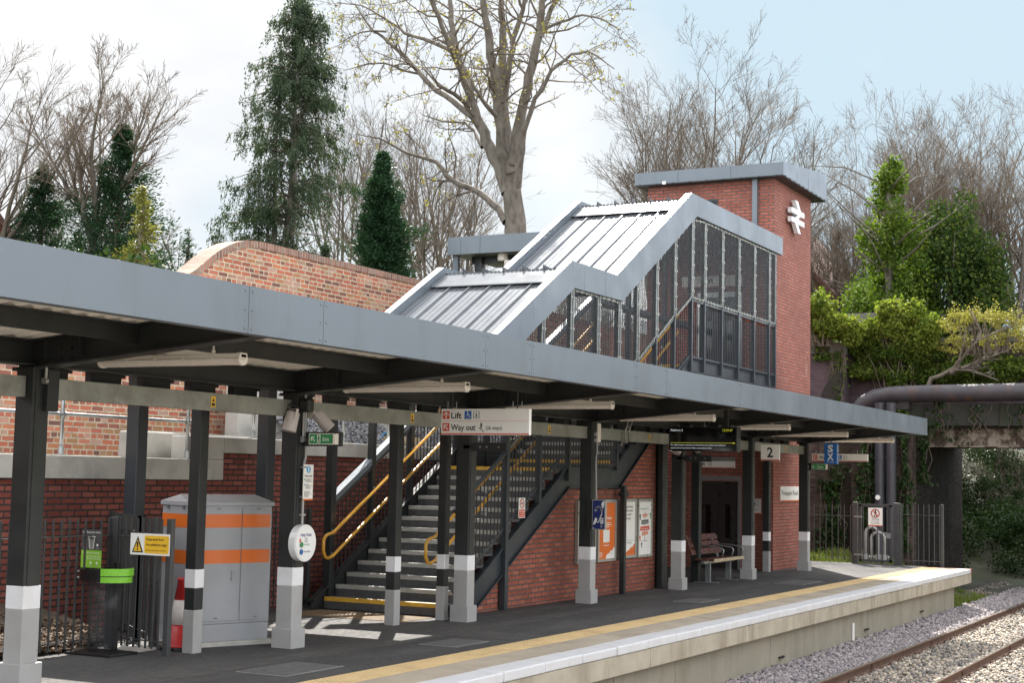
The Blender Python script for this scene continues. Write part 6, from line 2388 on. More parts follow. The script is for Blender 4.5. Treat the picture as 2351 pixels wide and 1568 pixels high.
def tubes(polys, n):
    """continuous rings along each limb"""
    V, Fc, off = [], [], 0
    an = 2 * np.pi * np.arange(n) / n
    ca, sa = np.cos(an)[:, None], np.sin(an)[:, None]
    for pts, rad in polys:
        P = np.array([tuple(p) for p in pts])
        T = np.gradient(P, axis=0)
        T /= np.linalg.norm(T, axis=1)[:, None] + 1e-9
        ref = np.cross(T[0], (1.0, 0, 0) if abs(T[0][0]) < 0.9 else (0, 1.0, 0))
        for p, t_, r_ in zip(P, T, rad):
            ref = ref - t_ * (ref @ t_)
            ref /= np.linalg.norm(ref) + 1e-9
            V.append(p + (ca * ref + sa * np.cross(t_, ref)) * r_)
        k = np.arange(n)
        for i in range(len(P) - 1):
            Fc.append(np.stack([k, (k + 1) % n, (k + 1) % n + n, k + n], 1) + off + i * n)
        off += len(P) * n
    return np.concatenate(V), np.concatenate(Fc)


class Grow:
    def __init__(s, seed, up=0.20, wig=0.075, dens=1.0, rmin=0.0055, maxl=4, kids=(9, 12, 8, 6), ang=(22, 48), ratio=0.60, droop=0.0):
        s.r = random.Random(seed)
        s.up, s.wig, s.dens, s.rmin, s.maxl, s.kids, s.ang, s.ratio, s.droop = up, wig, dens, rmin, maxl, kids, ang, ratio, droop
        s.seg = [[] for _ in range(maxl + 1)]
        s.poly = [[] for _ in range(maxl + 1)]
        s.tips = []

    def path(s, pts, radii, level, lens=None):
        """a limb along given points, with children"""
        if level <= 2:
            s.poly[level].append((pts, radii))
        else:
            for (p, q, r0, r1) in zip(pts[:-1], pts[1:], radii[:-1], radii[1:]):
                s.seg[level].append((p, q + (q - p) * 0.06, r0, r1))
        if level < s.maxl:
            tot = sum((b - a).length for a, b in zip(pts[:-1], pts[1:]))
            s.kidsof(pts, radii, level, tot if lens is None else lens)
        else:
            s.tips.append(pts[-1])

    def kidsof(s, pts, radii, level, L):
        n = max(2, int(s.kids[min(level, len(s.kids) - 1)] * s.dens * s.r.uniform(0.75, 1.25)))
        for i in range(n):
            f = s.r.uniform(0.22, 1.0) if level else s.r.uniform(0.4, 1.0)
            k = f * (len(pts) - 1)
            i0 = min(int(k), len(pts) - 2)
            p = pts[i0].lerp(pts[i0 + 1], k - i0)
            d = (pts[i0 + 1] - pts[i0]).normalized()
            r0 = (radii[i0] + (radii[i0 + 1] - radii[i0]) * (k - i0)) * s.r.uniform(0.45, 0.75)
            a = R(s.r.uniform(*s.ang))
            ax = d.orthogonal().normalized()
            ax.rotate(Matrix.Rotation(s.r.uniform(0, 2 * math.pi), 3, d))
            nd = d.copy()
            nd.rotate(Matrix.Rotation(a, 3, ax))
            ln = L * s.ratio * s.r.uniform(0.55, 1.0) * (1.15 - 0.55 * f)
            s.branch(p, nd, ln, max(r0, s.rmin), level + 1)

    def branch(s, p, d, ln, r, level):
        n = (7, 6, 5, 4, 3)[min(level, 4)]
        pts, rad = [p.copy()], [r]
        d = d.normalized()
        for i in range(n):
            w = s.wig * (1 + 0.35 * level)
            d = (d + Vector((s.r.gauss(0, w), s.r.gauss(0, w), s.r.gauss(0, w))) * 0.6 + Vector((0, 0, s.up * 0.35 - s.droop * level * 0.1))).normalized()
            p = p + d * (ln / n)
            pts.append(p.copy())
            rad.append(max(s.rmin * 0.8, r * (1 - 0.80 * (i + 1) / n)))
        s.path(pts, rad, level, ln)

    def build(s, t, mt_trunk, mt_crown, split=2):
        V, Fc, off = [], [], 0
        for lv in range(0, split):
            if s.poly[lv]:
                v, f = tubes(s.poly[lv], 12 if lv == 0 else 8)
                V.append(v)
                Fc.append(f + off)
                off += len(v)
        o1 = np_obj('trunk', np.concatenate(V), np.concatenate(Fc), mt_trunk, t)
        o1.data.polygons.foreach_set('use_smooth', [True] * len(o1.data.polygons))
        V, Fc, off = [], [], 0
        for lv in range(split, s.maxl + 1):
            if s.seg[lv] or s.poly[lv]:
                v, f = tubes(s.poly[lv], 5) if lv <= 2 else frustums(s.seg[lv], 3)
                V.append(v)
                Fc.append(f + off)
                off += len(v)
        np_obj('crown', np.concatenate(V), np.concatenate(Fc), mt_crown, t)


def bare(base, H, trunk_h, lean, seed, label, r0, group=None, nl=7, spread=(18, 42), mt=('bark_dark', 'twig'), limb=0.75, **kw):
    """leafless tree: short trunk breaking into rising limbs"""
    base = Vector([float(c) for c in base])
    t = thing('bare_tree', label, 'tree', tuple(base), group)
    G = Grow(seed, **kw)
    rn = G.r
    top = base + Vector((lean[0], lean[1], trunk_h))
    pts = [base.lerp(top, i / 5) + Vector((rn.gauss(0, 0.05), rn.gauss(0, 0.05), 0)) for i in range(6)]
    rad = [r0 * (1 - 0.3 * i / 5) for i in range(6)]
    G.poly[0].append((pts, rad))
    for i in range(nl):
        az = 2 * math.pi * (i + rn.uniform(-0.3, 0.3)) / nl
        el = R(rn.uniform(*spread))
        d = Vector((math.sin(el) * math.cos(az), math.sin(el) * math.sin(az), math.cos(el)))
        st = pts[5] if i % 2 else pts[3].lerp(pts[5], rn.random())
        G.branch(st, d, (H - trunk_h) * limb * rn.uniform(0.8, 1.1), r0 * rn.uniform(0.38, 0.6), 1)
    G.build(t, MT[mt[0]], MT[mt[1]])
    return t, G


def cards(pos, size, dirs, r, asp=0.5, jitter=0.8):
    """small leaf blades: a quad per position, long axis near dirs"""
    n = len(pos)
    d = dirs + r.normal(0, jitter, (n, 3))
    d /= np.linalg.norm(d, axis=1)[:, None] + 1e-9
    h = r.normal(size=(n, 3))
    s_ = np.cross(d, h)
    s_ /= np.linalg.norm(s_, axis=1)[:, None] + 1e-9
    L = (size * r.uniform(0.6, 1.3, n))[:, None]
    Wd = L * asp
    V = np.stack([pos - d * L * 0.5, pos + s_ * Wd * 0.5, pos + d * L * 0.5, pos - s_ * Wd * 0.5], 1)
    Fc = np.arange(n * 4).reshape(-1, 4)
    return V.reshape(-1, 3), Fc


LF_CON = leaf_mat('cypress_foliage', [(0.0, (0.030, 0.050, 0.034)), (0.5, (0.052, 0.080, 0.046)), (1.0, (0.085, 0.112, 0.062))], 0.3)
LF_DARK = leaf_mat('dark_conifer', [(0.0, (0.014, 0.038, 0.022)), (0.5, (0.026, 0.062, 0.032)), (1.0, (0.048, 0.095, 0.045))], 0.25)
LF_YEL = leaf_mat('golden_conifer', [(0.0, (0.08, 0.085, 0.02)), (0.5, (0.17, 0.165, 0.035)), (1.0, (0.27, 0.25, 0.06))], 0.35)
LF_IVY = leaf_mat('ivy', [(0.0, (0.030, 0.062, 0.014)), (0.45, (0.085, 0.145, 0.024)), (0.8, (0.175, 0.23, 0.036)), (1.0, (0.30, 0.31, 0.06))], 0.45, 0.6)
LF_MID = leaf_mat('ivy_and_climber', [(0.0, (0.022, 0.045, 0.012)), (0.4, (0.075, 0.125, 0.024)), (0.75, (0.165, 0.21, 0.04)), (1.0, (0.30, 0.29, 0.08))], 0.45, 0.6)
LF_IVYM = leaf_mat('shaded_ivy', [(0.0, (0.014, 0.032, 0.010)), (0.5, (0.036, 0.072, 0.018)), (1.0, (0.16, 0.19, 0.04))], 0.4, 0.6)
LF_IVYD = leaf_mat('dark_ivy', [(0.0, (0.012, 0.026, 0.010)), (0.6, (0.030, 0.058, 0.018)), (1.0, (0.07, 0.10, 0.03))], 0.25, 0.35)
LF_HEDGE = leaf_mat('wall_shrub', [(0.0, (0.05, 0.075, 0.015)), (0.4, (0.125, 0.175, 0.028)), (0.75, (0.24, 0.275, 0.05)), (1.0, (0.38, 0.34, 0.09))], 0.45, 0.6)
LF_SPR = leaf_mat('spring_leaves', [(0.0, (0.20, 0.19, 0.045)), (0.6, (0.32, 0.29, 0.08)), (1.0, (0.42, 0.36, 0.13))], 0.35)
LF_BUD = leaf_mat('bud_leaves', [(0.0, (0.26, 0.20, 0.04)), (0.6, (0.32, 0.27, 0.07)), (1.0, (0.22, 0.25, 0.07))], 0.3)
LF_GRASS = leaf_mat('grass_blades', [(0.0, (0.07, 0.10, 0.02)), (0.5, (0.14, 0.19, 0.04)), (1.0, (0.33, 0.30, 0.13))], 0.3)


def conifer(base, H, rad, seed, label, m, n_br, per, size, kind='conifer', droop=0.3, prof=None, gap=0.0, stems=1, trunk_r=0.18, asp=0.30, bark='bark_dark', tilt=0.15, low=0.06, gname=None):
    """evergreen: stem(s), whorled branches, foliage blades hung along each branch"""
    r = np.random.default_rng(seed)
    base = np.array([float(c) for c in base])
    t = thing(kind, label, 'tree', tuple(base), gname)
    segs = []
    axes = []
    for s_ in range(stems):
        off = np.array([r.normal(0, 0.12), r.normal(0, 0.12), 0]) * (s_ > 0) * 2
        hh = H * (1 if s_ == 0 else r.uniform(0.6, 0.95))
        pts = [base + off * (1 + 1.5 * k / 8) + np.array([r.normal(0, 0.03), r.normal(0, 0.03), hh * k / 8]) for k in range(9)]
        axes.append(pts)
        for k in range(8):
            segs.append((pts[k], pts[k + 1], trunk_r * (1 - k / 8.2) * (1 if s_ == 0 else 0.6), trunk_r * (1 - (k + 1) / 8.2) * (1 if s_ == 0 else 0.6)))
    V, Fc = frustums(segs, 8)
    o = np_obj('trunk', V, Fc, MT[bark], t)
    prof = prof or (lambda f: (1 - f) ** 0.8)
    P, D = [], []
    bs = []
    for i in range(n_br):
        f = low + (1 - low) * r.uniform(0, 1) ** 1.15
        az = r.uniform(0, 2 * np.pi)
        L = rad * prof(f) * r.uniform(0.5, 1.05) * (1.25 if r.uniform() < 0.12 else 1) * (0.86 + 0.24 * np.sin(az * 3 + f * 17 + seed) + 0.14 * np.sin(f * 31 + seed))
        dr = np.array([np.cos(az), np.sin(az), r.normal(tilt, 0.12)])
        st = base + np.array([0, 0, f * H])
        k = max(4, int(per * (0.35 + L / rad)))
        tt = r.uniform(0.15, 1.0, k) ** 0.6
        if gap:
            tt = tt[(np.sin(tt * 9 + i) > -1 + gap)]
            k = len(tt)
        pos = st + dr * (tt * L)[:, None]
        pos[:, 2] += -droop * L * tt ** 2
        sc = 0.05 + 0.13 * L * (1 - 0.3 * tt)
        pos += r.normal(0, 1, (k, 3)) * sc[:, None] * np.array([1, 1, 0.75])
        P.append(pos)
        dd = np.repeat((dr + np.array([0, 0, -droop * 1.6]))[None], k, 0)
        D.append(dd)
        bs.append((st, st + dr * L * 0.5 + np.array([0, 0, -droop * L * 0.2]), 0.018, 0.01))
        bs.append((st + dr * L * 0.5 + np.array([0, 0, -droop * L * 0.2]), st + dr * L * 0.95 + np.array([0, 0, -droop * L * 0.9]), 0.01, 0.004))
    Vb, Fb = frustums(bs, 4)
    np_obj('branches', Vb, Fb, MT[bark], t)
    Vc, Fcc = cards(np.concatenate(P), size, np.concatenate(D), r, asp, 0.35)
    np_obj('crown', Vc, Fcc, m, t)
    return t


def mass(lumps, n, size, r, shell=0.75):
    """leaf positions on uneven lumps: (centre, radii) ellipsoids, mostly near their surface"""
    P, D = [], []
    vol = np.array([l[1][0] * l[1][1] + l[1][1] * l[1][2] + l[1][0] * l[1][2] for l in lumps])
    for (c, rad), k in zip(lumps, (n * vol / vol.sum()).astype(int)):
        u = r.normal(size=(k, 3))
        u /= np.linalg.norm(u, axis=1)[:, None]
        rr = np.where(r.uniform(size=k) < shell, r.normal(0.93, 0.17, k), r.uniform(0.2, 0.9, k))
        P.append(np.array(c) + u * rr[:, None] * np.array(rad))
        D.append(u + np.array([0, 0, -0.5]))
    return np.concatenate(P), np.concatenate(D)


def lumpy(c, rad, n, r, k=0.42):
    """break one big shape into many smaller lumps"""
    out = []
    for i in range(n):
        u = r.normal(size=3)
        u /= np.linalg.norm(u)
        q = np.array(c) + u * np.array(rad) * r.uniform(0.45, 0.95)
        s_ = r.uniform(0.4, 1.2) * k
        out.append((q, np.array(rad) * s_ * np.array([1, 1, 0.9])))
    return out


V3 = lambda p: Vector([float(c) for c in p])

# --- the big maple with spring leaves: its main limbs follow the photograph in plan and height
DM = 41.0
def mz(x, y, dd=0.0):
    """survey point of an enlarged view to a world point near the maple's distance"""
    return V3(at((1200 + x / 1.568) / 1.70055, (y / 1.568) / 1.70055, DM + dd))


MAPLE = [
    ([(1275, 1700, 0), (1272, 1400, 0), (1262, 1240, 0), (1245, 1100, 0), (1235, 1000, 0)], (0.347, 0.297, 0.263, 0.235, 0.213)),
    ([(1225, 1180, 0), (1170, 1010, 0.3), (1100, 860, 0.6), (1040, 730, 0.8), (990, 560, 1.0), (930, 380, 1.2), (890, 230, 1.3), (880, 60, 1.4), (870, -200, 1.5)], (0.190, 0.174, 0.162, 0.151, 0.140, 0.118, 0.095, 0.073, 0.034)),
    ([(1010, 640, 0.9), (960, 480, 0.6), (870, 280, 0.2), (800, 100, -0.1), (740, -60, -0.3), (690, -240, -0.4)], (0.090, 0.084, 0.073, 0.062, 0.050, 0.022)),
    ([(1240, 1050, -0.2), (1190, 900, -0.4), (1170, 720, -0.6), (1150, 500, -0.8), (1120, 250, -1.0), (1080, 40, -1.2), (1050, -260, -1.4)], (0.168, 0.140, 0.134, 0.129, 0.112, 0.090, 0.039)),
    ([(1235, 1000, 0.2), (1215, 800, 0.3), (1205, 560, 0.4), (1200, 300, 0.5), (1190, 80, 0.5), (1185, -260, 0.6)], (0.168, 0.151, 0.134, 0.112, 0.090, 0.034)),
    ([(1205, 620, 0.4), (1230, 420, 0.2), (1260, 240, 0), (1320, 60, -0.2), (1380, -200, -0.4)], (0.101, 0.090, 0.078, 0.062, 0.028)),
    ([(1255, 1000, -0.3), (1290, 800, -0.6), (1340, 540, -0.8), (1395, 330, -1.0), (1425, 130, -1.1), (1450, -40, -1.2), (1490, -280, -1.4)], (0.162, 0.140, 0.134, 0.118, 0.101, 0.078, 0.034)),
    ([(1430, 220, -1.1), (1490, 60, -1.3), (1560, -80, -1.5), (1640, -240, -1.6)], (0.073, 0.062, 0.045, 0.022)),
    ([(1290, 1150, -0.6), (1305, 980, -0.9), (1330, 800, -1.2), (1400, 600, -1.5), (1490, 430, -1.8), (1620, 330, -2.0), (1720, 310, -2.2), (1880, 420, -2.3)], (0.095, 0.084, 0.073, 0.062, 0.050, 0.039, 0.028, 0.011)),
    ([(1440, 180, -1.1), (1550, 130, -1.4), (1690, 85, -1.7), (1800, 110, -1.9), (1910, 180, -2.0)], (0.045, 0.039, 0.031, 0.022, 0.011)),
    ([(1215, 1360, 0), (1170, 1280, 0.4), (1060, 1180, 0.9), (930, 1125, 1.3), (850, 1070, 1.5), (790, 990, 1.7), (620, 935, 2.0), (440, 845, 2.3), (300, 820, 2.5)], (0.112, 0.101, 0.090, 0.078, 0.070, 0.059, 0.042, 0.028, 0.011)),
    ([(1020, 720, 0.8), (880, 610, 1.4), (760, 520, 1.9), (640, 390, 2.3), (500, 250, 2.6), (400, 180, 2.8), (290, 20, 3.0)], (0.095, 0.084, 0.076, 0.064, 0.050, 0.036, 0.020)),
    ([(890, 310, 1.1), (720, 235, 1.5), (590, 200, 1.9), (480, 110, 2.2), (330, 30, 2.4), (180, 10, 2.6)], (0.062, 0.053, 0.045, 0.034, 0.022, 0.011)),
    ([(480, 190, 2.6), (400, 185, 2.7), (310, 200, 2.9), (190, 260, 3.1)], (0.034, 0.028, 0.020, 0.008)),
    ([(1000, 660, 0.9), (900, 570, -0.4), (800, 520, -1.2), (770, 470, -1.5)], (0.067, 0.056, 0.045, 0.017)),
    ([(1170, 720, -0.6), (1090, 640, -1.2), (1020, 540, -1.6), (980, 440, -1.8)], (0.073, 0.056, 0.045, 0.028)),
    ([(690, 450, 2.2), (590, 430, 2.6), (480, 385, 2.9), (380, 385, 3.1), (220, 430, 3.3)], (0.039, 0.034, 0.028, 0.022, 0.008)),
    ([(1070, 900, 0.6), (1020, 800, 1.5), (960, 750, 2.0), (820, 740, 2.4), (700, 700, 2.8)], (0.056, 0.050, 0.039, 0.028, 0.011)),
]
b0 = MAPLE[0][0][0]
t = thing('maple_tree', 'huge pale barked tree with many rising trunks and sparse yellow spring leaves', 'tree', tuple(mz(*b0)))
G = Grow(5, up=0.10, wig=0.22, maxl=4, kids=(3, 9, 6, 4), ratio=0.42, ang=(35, 75), rmin=0.007)
for k, (pp_, rr_) in enumerate(MAPLE):
    pts = [mz(*p) for p in pp_]
    fine, fr = [], []
    for i in range(len(pts) - 1):
        for j in range(3):
            fq = j / 3
            fine.append(pts[i].lerp(pts[i + 1], fq) + Vector((G.r.gauss(0, 0.02), G.r.gauss(0, 0.02), 0)) * (i > 0))
            fr.append(rr_[i] + (rr_[i + 1] - rr_[i]) * fq)
    fine.append(pts[-1])
    fr.append(rr_[-1])
    G.poly[0 if k == 0 else 1].append((fine, fr))
    if k:
        n = int(len(pts) * 2.0)
        for i in range(n):
            f = G.r.uniform(0.3, 1.0) * (len(fine) - 1)
            i0 = min(int(f), len(fine) - 2)
            d = (fine[i0 + 1] - fine[i0]).normalized()
            ax = d.orthogonal().normalized()
            ax.rotate(Matrix.Rotation(G.r.uniform(0, 6.28), 3, d))
            nd = d.copy()
            nd.rotate(Matrix.Rotation(R(G.r.uniform(35, 80)), 3, ax))
            G.branch(fine[i0], nd, G.r.uniform(0.8, 2.0), min(0.035, fr[i0] * 0.45), 2)
G.build(t, MT['bark'], MT['twig'])
rr = np.random.default_rng(3)
tips = np.array([tuple(p) for p in G.tips])
sel = tips[rr.uniform(size=len(tips)) < 0.17]
pos = np.repeat(sel, 3, 0) + rr.normal(0, 0.06, (len(sel) * 3, 3))
v, f = cards(pos, 0.085, rr.normal(size=pos.shape), rr, 0.7, 0.5)
np_obj('leaves', v, f, LF_BUD, t)

# --- bare trees
BT = 'leafless trees behind the station'
def gp(px, py, D, z=4.2):
    p = at(px, py, D)
    return (p[0], p[1], z)


bare(gp(213, 560, 40), 8.5, 4.0, (0, 0), 21, 'leafless vase shaped tree with pale forked trunk, left of the tall cypress', 0.155, BT, nl=8, spread=(12, 40), mt=('bark', 'twig_red'), up=0.22, kids=(9, 12, 8, 6), limb=0.85)
bare(gp(-40, 560, 42), 10.0, 3.2, (0.3, 0), 33, 'dark leafless tree cut by the left edge of the picture', 0.16, BT, nl=8, spread=(15, 55), up=0.18, kids=(9, 10, 7, 5), limb=0.8)
bare(gp(105, 560, 45), 7.5, 2.8, (0.6, -0.5), 34, 'smaller leafless tree forking low above the left conifers', 0.13, BT, nl=5, spread=(15, 50), up=0.2, kids=(8, 10, 7, 5))
bare(gp(540, 600, 44), 6.2, 2.0, (0, 1.2), 35, 'leaning leafless tree between the golden conifer and the cypress', 0.16, BT, nl=6, spread=(25, 75), up=0.12, wig=0.24, kids=(8, 10, 7, 5))
for i, (px, D, H_, lab) in enumerate(((800, 56, 12.0, 'slim leafless tree just right of the tall cypress'), (905, 60, 12.5, 'leafless tree rising behind the dense green conifer'),
                                     (985, 54, 10.5, 'leafless tree between the green conifer and the maple'), (1060, 62, 11.5, 'leafless tree close behind the left limb of the maple'))):
    bare(gp(px, 560, D), H_, 3.0, (0, 0), 50 + i, lab, 0.15, BT, nl=7, spread=(6, 28), up=0.22, kids=(8, 11, 7, 4), limb=0.85)
for i, (px, D, H_, lab) in enumerate(((1300, 80, 10.5, 'far leafless tree right of the maple trunk'), (1385, 84, 10.5, 'far leafless tree left of the lift tower'))):
    bare(gp(px, 520, D), H_, 2.5, (0, 0), 60 + i, lab, 0.13, BT, nl=9, spread=(8, 35), up=0.25, kids=(9, 11, 7, 4))
for i, (px, D, H_, r_, sp, lab) in enumerate(((1500, 54, 12.2, 0.155, (10, 38), 'spreading leafless tree left above the lift tower roof'),
                                              (1610, 56, 13.0, 0.165, (6, 36), 'tall leafless tree directly behind the lift tower roof'),
                                              (1735, 58, 12.4, 0.155, (8, 40), 'spreading leafless tree right above the lift tower roof'))):
    bare(gp(px, 560, D), H_, 4.5, (0, 0), 70 + i, lab, r_, BT, nl=9, spread=sp, up=0.16, kids=(10, 12, 8, 6), limb=0.85)
for i, (px, D, H_, r_, sp, lab) in enumerate(((1905, 62, 9.6, 0.16, (6, 30), 'leafless tree in the gap right of the lift tower'), (1975, 68, 11.2, 0.15, (6, 28), 'leafless tree left of the ivy covered cone'),
                                              (2075, 66, 13.6, 0.18, (5, 24), 'tall leafless tree rising above the ivy covered cone'), (2150, 60, 11.6, 0.10, (5, 20), 'tall thin leafless tree standing among the broad ivy'),
                                              (2255, 64, 13.6, 0.19, (6, 28), 'tallest leafless tree at the right, behind the broad ivy'),
                                              (2330, 60, 11.2, 0.18, (8, 35), 'leafless tree cut by the right edge of the picture'))):
    bare(gp(px, 600, D), H_, 4.0, (0, 0), 80 + i, lab, r_, BT, nl=9, spread=sp, up=0.20, kids=(10, 12, 8, 6), limb=0.88, mt=('bark', 'twig_red'))

# --- evergreens
def cypress(base, H, rad, seed, label):
    """tall old cypress: several bare stems, long limbs, curtains of hanging sprays with daylight between them"""
    r = np.random.default_rng(seed)
    base = np.array([float(c) for c in base])
    t = thing('cypress_tree', label, 'tree', tuple(base))
    side = np.array([RT[0], RT[1], 0])
    stems = []
    for (u, v, hh, rr_) in ((0, 0, 1.0, 0.16), (-0.28, 0.1, 0.90, 0.12), (0.20, -0.1, 0.82, 0.10), (-0.45, 0.2, 0.62, 0.09), (0.42, 0.2, 0.55, 0.08)):
        foot = base + side * u * 0.5 + np.array([0, v, 0])
        tip = base + side * (u * 0.9 + (0.32 if u == 0 else 0.15)) + np.array([0, v, H * hh])
        pts = [foot + (tip - foot) * k / 9 + r.normal(0, 0.04, 3) for k in range(10)]
        stems.append((pts, [rr_ * (1 - k / 9.6) for k in range(10)]))
    v, f = tubes(stems, 8)
    np_obj('trunk', v, f, MT['bark'], t)
    env = lambda f: min(1.0, (1 - f) ** 0.45 + 0.01)
    bs, P, D = [], [], []
    for i in range(430):
        f = 0.03 + 0.97 * r.uniform(0, 1) ** 1.05
        pts, _ = stems[0] if f > 0.62 else stems[r.integers(0, 5)]
        k = min(8, int(f * 9 / (1.0 if f > 0.62 else 1.6)))
        k = min(k, 8)
        z = base[2] + f * H
        c = base + side * (0.32 * f) + np.array([0, 0, f * H])
        st = c + r.normal(0, 0.06, 3)
        az = r.uniform(0, 2 * np.pi)
        L = rad * env(f) * r.uniform(0.4, 1.02) * (1.15 if r.uniform() < 0.15 else 1.0)
        dr = np.array([np.cos(az), np.sin(az), r.normal(0.28, 0.15)])
        lat = dr @ side
        thin = 0.3 if (f < 0.45 and lat > -0.1) else (0.55 if f < 0.3 else 0.95)
        mid = st + dr * L * 0.55
        end = mid + (dr + np.array([0, 0, -0.55])) * L * 0.45
        bs += [(st, mid, 0.022, 0.014), (mid, end, 0.014, 0.005)]
        m = int((4 + 14 * L / rad) * thin * r.uniform(0.6, 1.3))
        for j in range(m):
            q = r.uniform(0.25 if f < 0.75 else 0.05, 1.0)
            p0 = st + (mid - st) * (q / 0.55) if q < 0.55 else mid + (end - mid) * ((q - 0.55) / 0.45)
            out = np.array([dr[0], dr[1], 0]) * 0.3 + r.normal(0, 0.35, 3)
            ln = r.uniform(0.25, 0.62) * (0.6 + 0.5 * env(f))
            n = int(26 * ln / 0.4)
            tt = r.uniform(0, 1, n)
            pos = p0 + out * (ln * 0.55 * tt)[:, None] + np.array([0, 0, -1.0]) * (ln * (0.15 * tt + 0.75 * tt ** 2))[:, None]
            pos += r.normal(0, 0.035, (n, 3)) * (1.3 - tt)[:, None] * 1.6
            P.append(pos)
            D.append(np.repeat([out * 0.5 + np.array([0, 0, -0.8])], n, 0))
    v, f = frustums(bs, 4)
    np_obj('branches', v, f, MT['bark'], t)
    v, f = cards(np.concatenate(P), 0.10, np.concatenate(D), r, 0.30, 0.35)
    np_obj('crown', v, f, LF_CON, t)


cypress(gp(648, 560, 42, 4.6), 10.6, 2.85, 7, 'tall ragged dark cypress with several brown stems')
conifer(gp(872, 640, 36, 4.0), 5.55, 1.22, 8, 'dense dark green conifer right of the tall cypress', LF_DARK, 620, 210, 0.10, droop=0.12, tilt=0.42, prof=lambda f: min(1.0, 1.08 * (1 - f) ** 0.68), low=0.0)
conifer(gp(268, 610, 40, 4.2), 6.8, 2.8, 9, 'dark green conifer behind the golden one', LF_DARK, 380, 190, 0.11, droop=0.1, tilt=0.45, low=0.02)
conifer(gp(92, 590, 42, 4.2), 6.1, 2.3, 10, 'left dark conifer with pointed top', LF_DARK, 330, 140, 0.11, droop=0.05, tilt=0.35, low=0.02)
conifer(gp(45, 590, 43, 4.2), 4.9, 2.0, 17, 'low dark conifer at the far left beside the house', LF_DARK, 220, 110, 0.11, droop=0.05, tilt=0.35, low=0.02)
conifer(gp(175, 610, 44, 4.2), 4.5, 2.0, 18, 'low dark conifer between the left pair of pointed ones', LF_DARK, 220, 110, 0.11, droop=0.05, tilt=0.35, low=0.02)
conifer(gp(322, 620, 34, 4.0), 4.3, 1.1, 11, 'thin golden conifer with loose branches', LF_YEL, 200, 90, 0.085, droop=0.1, tilt=0.25, gap=0.5, bark='bark')
conifer(gp(432, 620, 36, 4.0), 3.7, 0.9, 12, 'small open dark conifer near the curved brick wall', LF_DARK, 120, 70, 0.09, droop=0.15, tilt=0.2, gap=0.5)
conifer(gp(745, 620, 38, 4.0), 3.6, 0.75, 13, 'low dark conifer at the foot of the tall cypress', LF_CON, 150, 80, 0.10, droop=0.2, tilt=0.2, gap=0.3)

# --- ivy clad trees at the right
def ivy_tree(px, D, ztop, rad, seed, label, n, prof):
    rg = np.random.default_rng(seed)
    b = np.array(gp(px, 700, D, 4.2))
    t = thing('ivy_tree', label, 'tree', tuple(b), 'ivy covered trees at the right')
    sg = [(b, b + np.array([0, 0.1, ztop - 4.2]), 0.22, 0.08)]
    for i in range(26):
        h0 = rg.uniform(0.2, 0.9)
        st = b + np.array([0, 0.1 * h0, (ztop - 4.2) * h0])
        az = rg.uniform(0, 6.28)
        en = st + np.array([np.cos(az), np.sin(az), rg.uniform(0, 0.8)]) * rad * rg.uniform(0.8, 1.7)
        mid = (st + en) / 2 + rg.normal(0, 0.15, 3)
        sg += [(st, mid, 0.04, 0.03), (mid, en, 0.03, 0.008)]
    v, f = frustums(sg, 6)
    np_obj('trunk', v, f, MT['bark'], t)
    lumps = []
    for i in range(75):
        h = rg.uniform(0, 1) ** 1.1
        rr_ = rad * prof(h)
        az = rg.uniform(0, 6.28)
        c = b + np.array([np.cos(az) * rr_ * rg.uniform(0.45, 0.95), np.sin(az) * rr_ * rg.uniform(0.45, 0.95), h * (ztop - 4.2)])
        k = (0.14 + rr_ * 0.34) * rg.uniform(0.45, 1.5)
        lumps.append((c, (k, k, k * 1.25)))
    P, D_ = mass(lumps, n, 0.1, rg, 0.7)
    v, f = cards(P, 0.135, D_, rg, 0.75, 0.6)
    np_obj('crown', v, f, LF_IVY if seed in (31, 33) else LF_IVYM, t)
    return t


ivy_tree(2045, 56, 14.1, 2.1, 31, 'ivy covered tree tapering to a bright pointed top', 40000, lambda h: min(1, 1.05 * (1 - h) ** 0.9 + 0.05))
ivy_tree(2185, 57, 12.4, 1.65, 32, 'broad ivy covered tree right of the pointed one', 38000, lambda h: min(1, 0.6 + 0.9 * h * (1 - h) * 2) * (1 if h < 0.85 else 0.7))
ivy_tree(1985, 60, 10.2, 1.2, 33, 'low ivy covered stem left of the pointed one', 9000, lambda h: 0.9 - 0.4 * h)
ivy_tree(2280, 60, 9.6, 1.2, 34, 'low ivy covered stem near the right edge', 9000, lambda h: 0.9 - 0.4 * h)

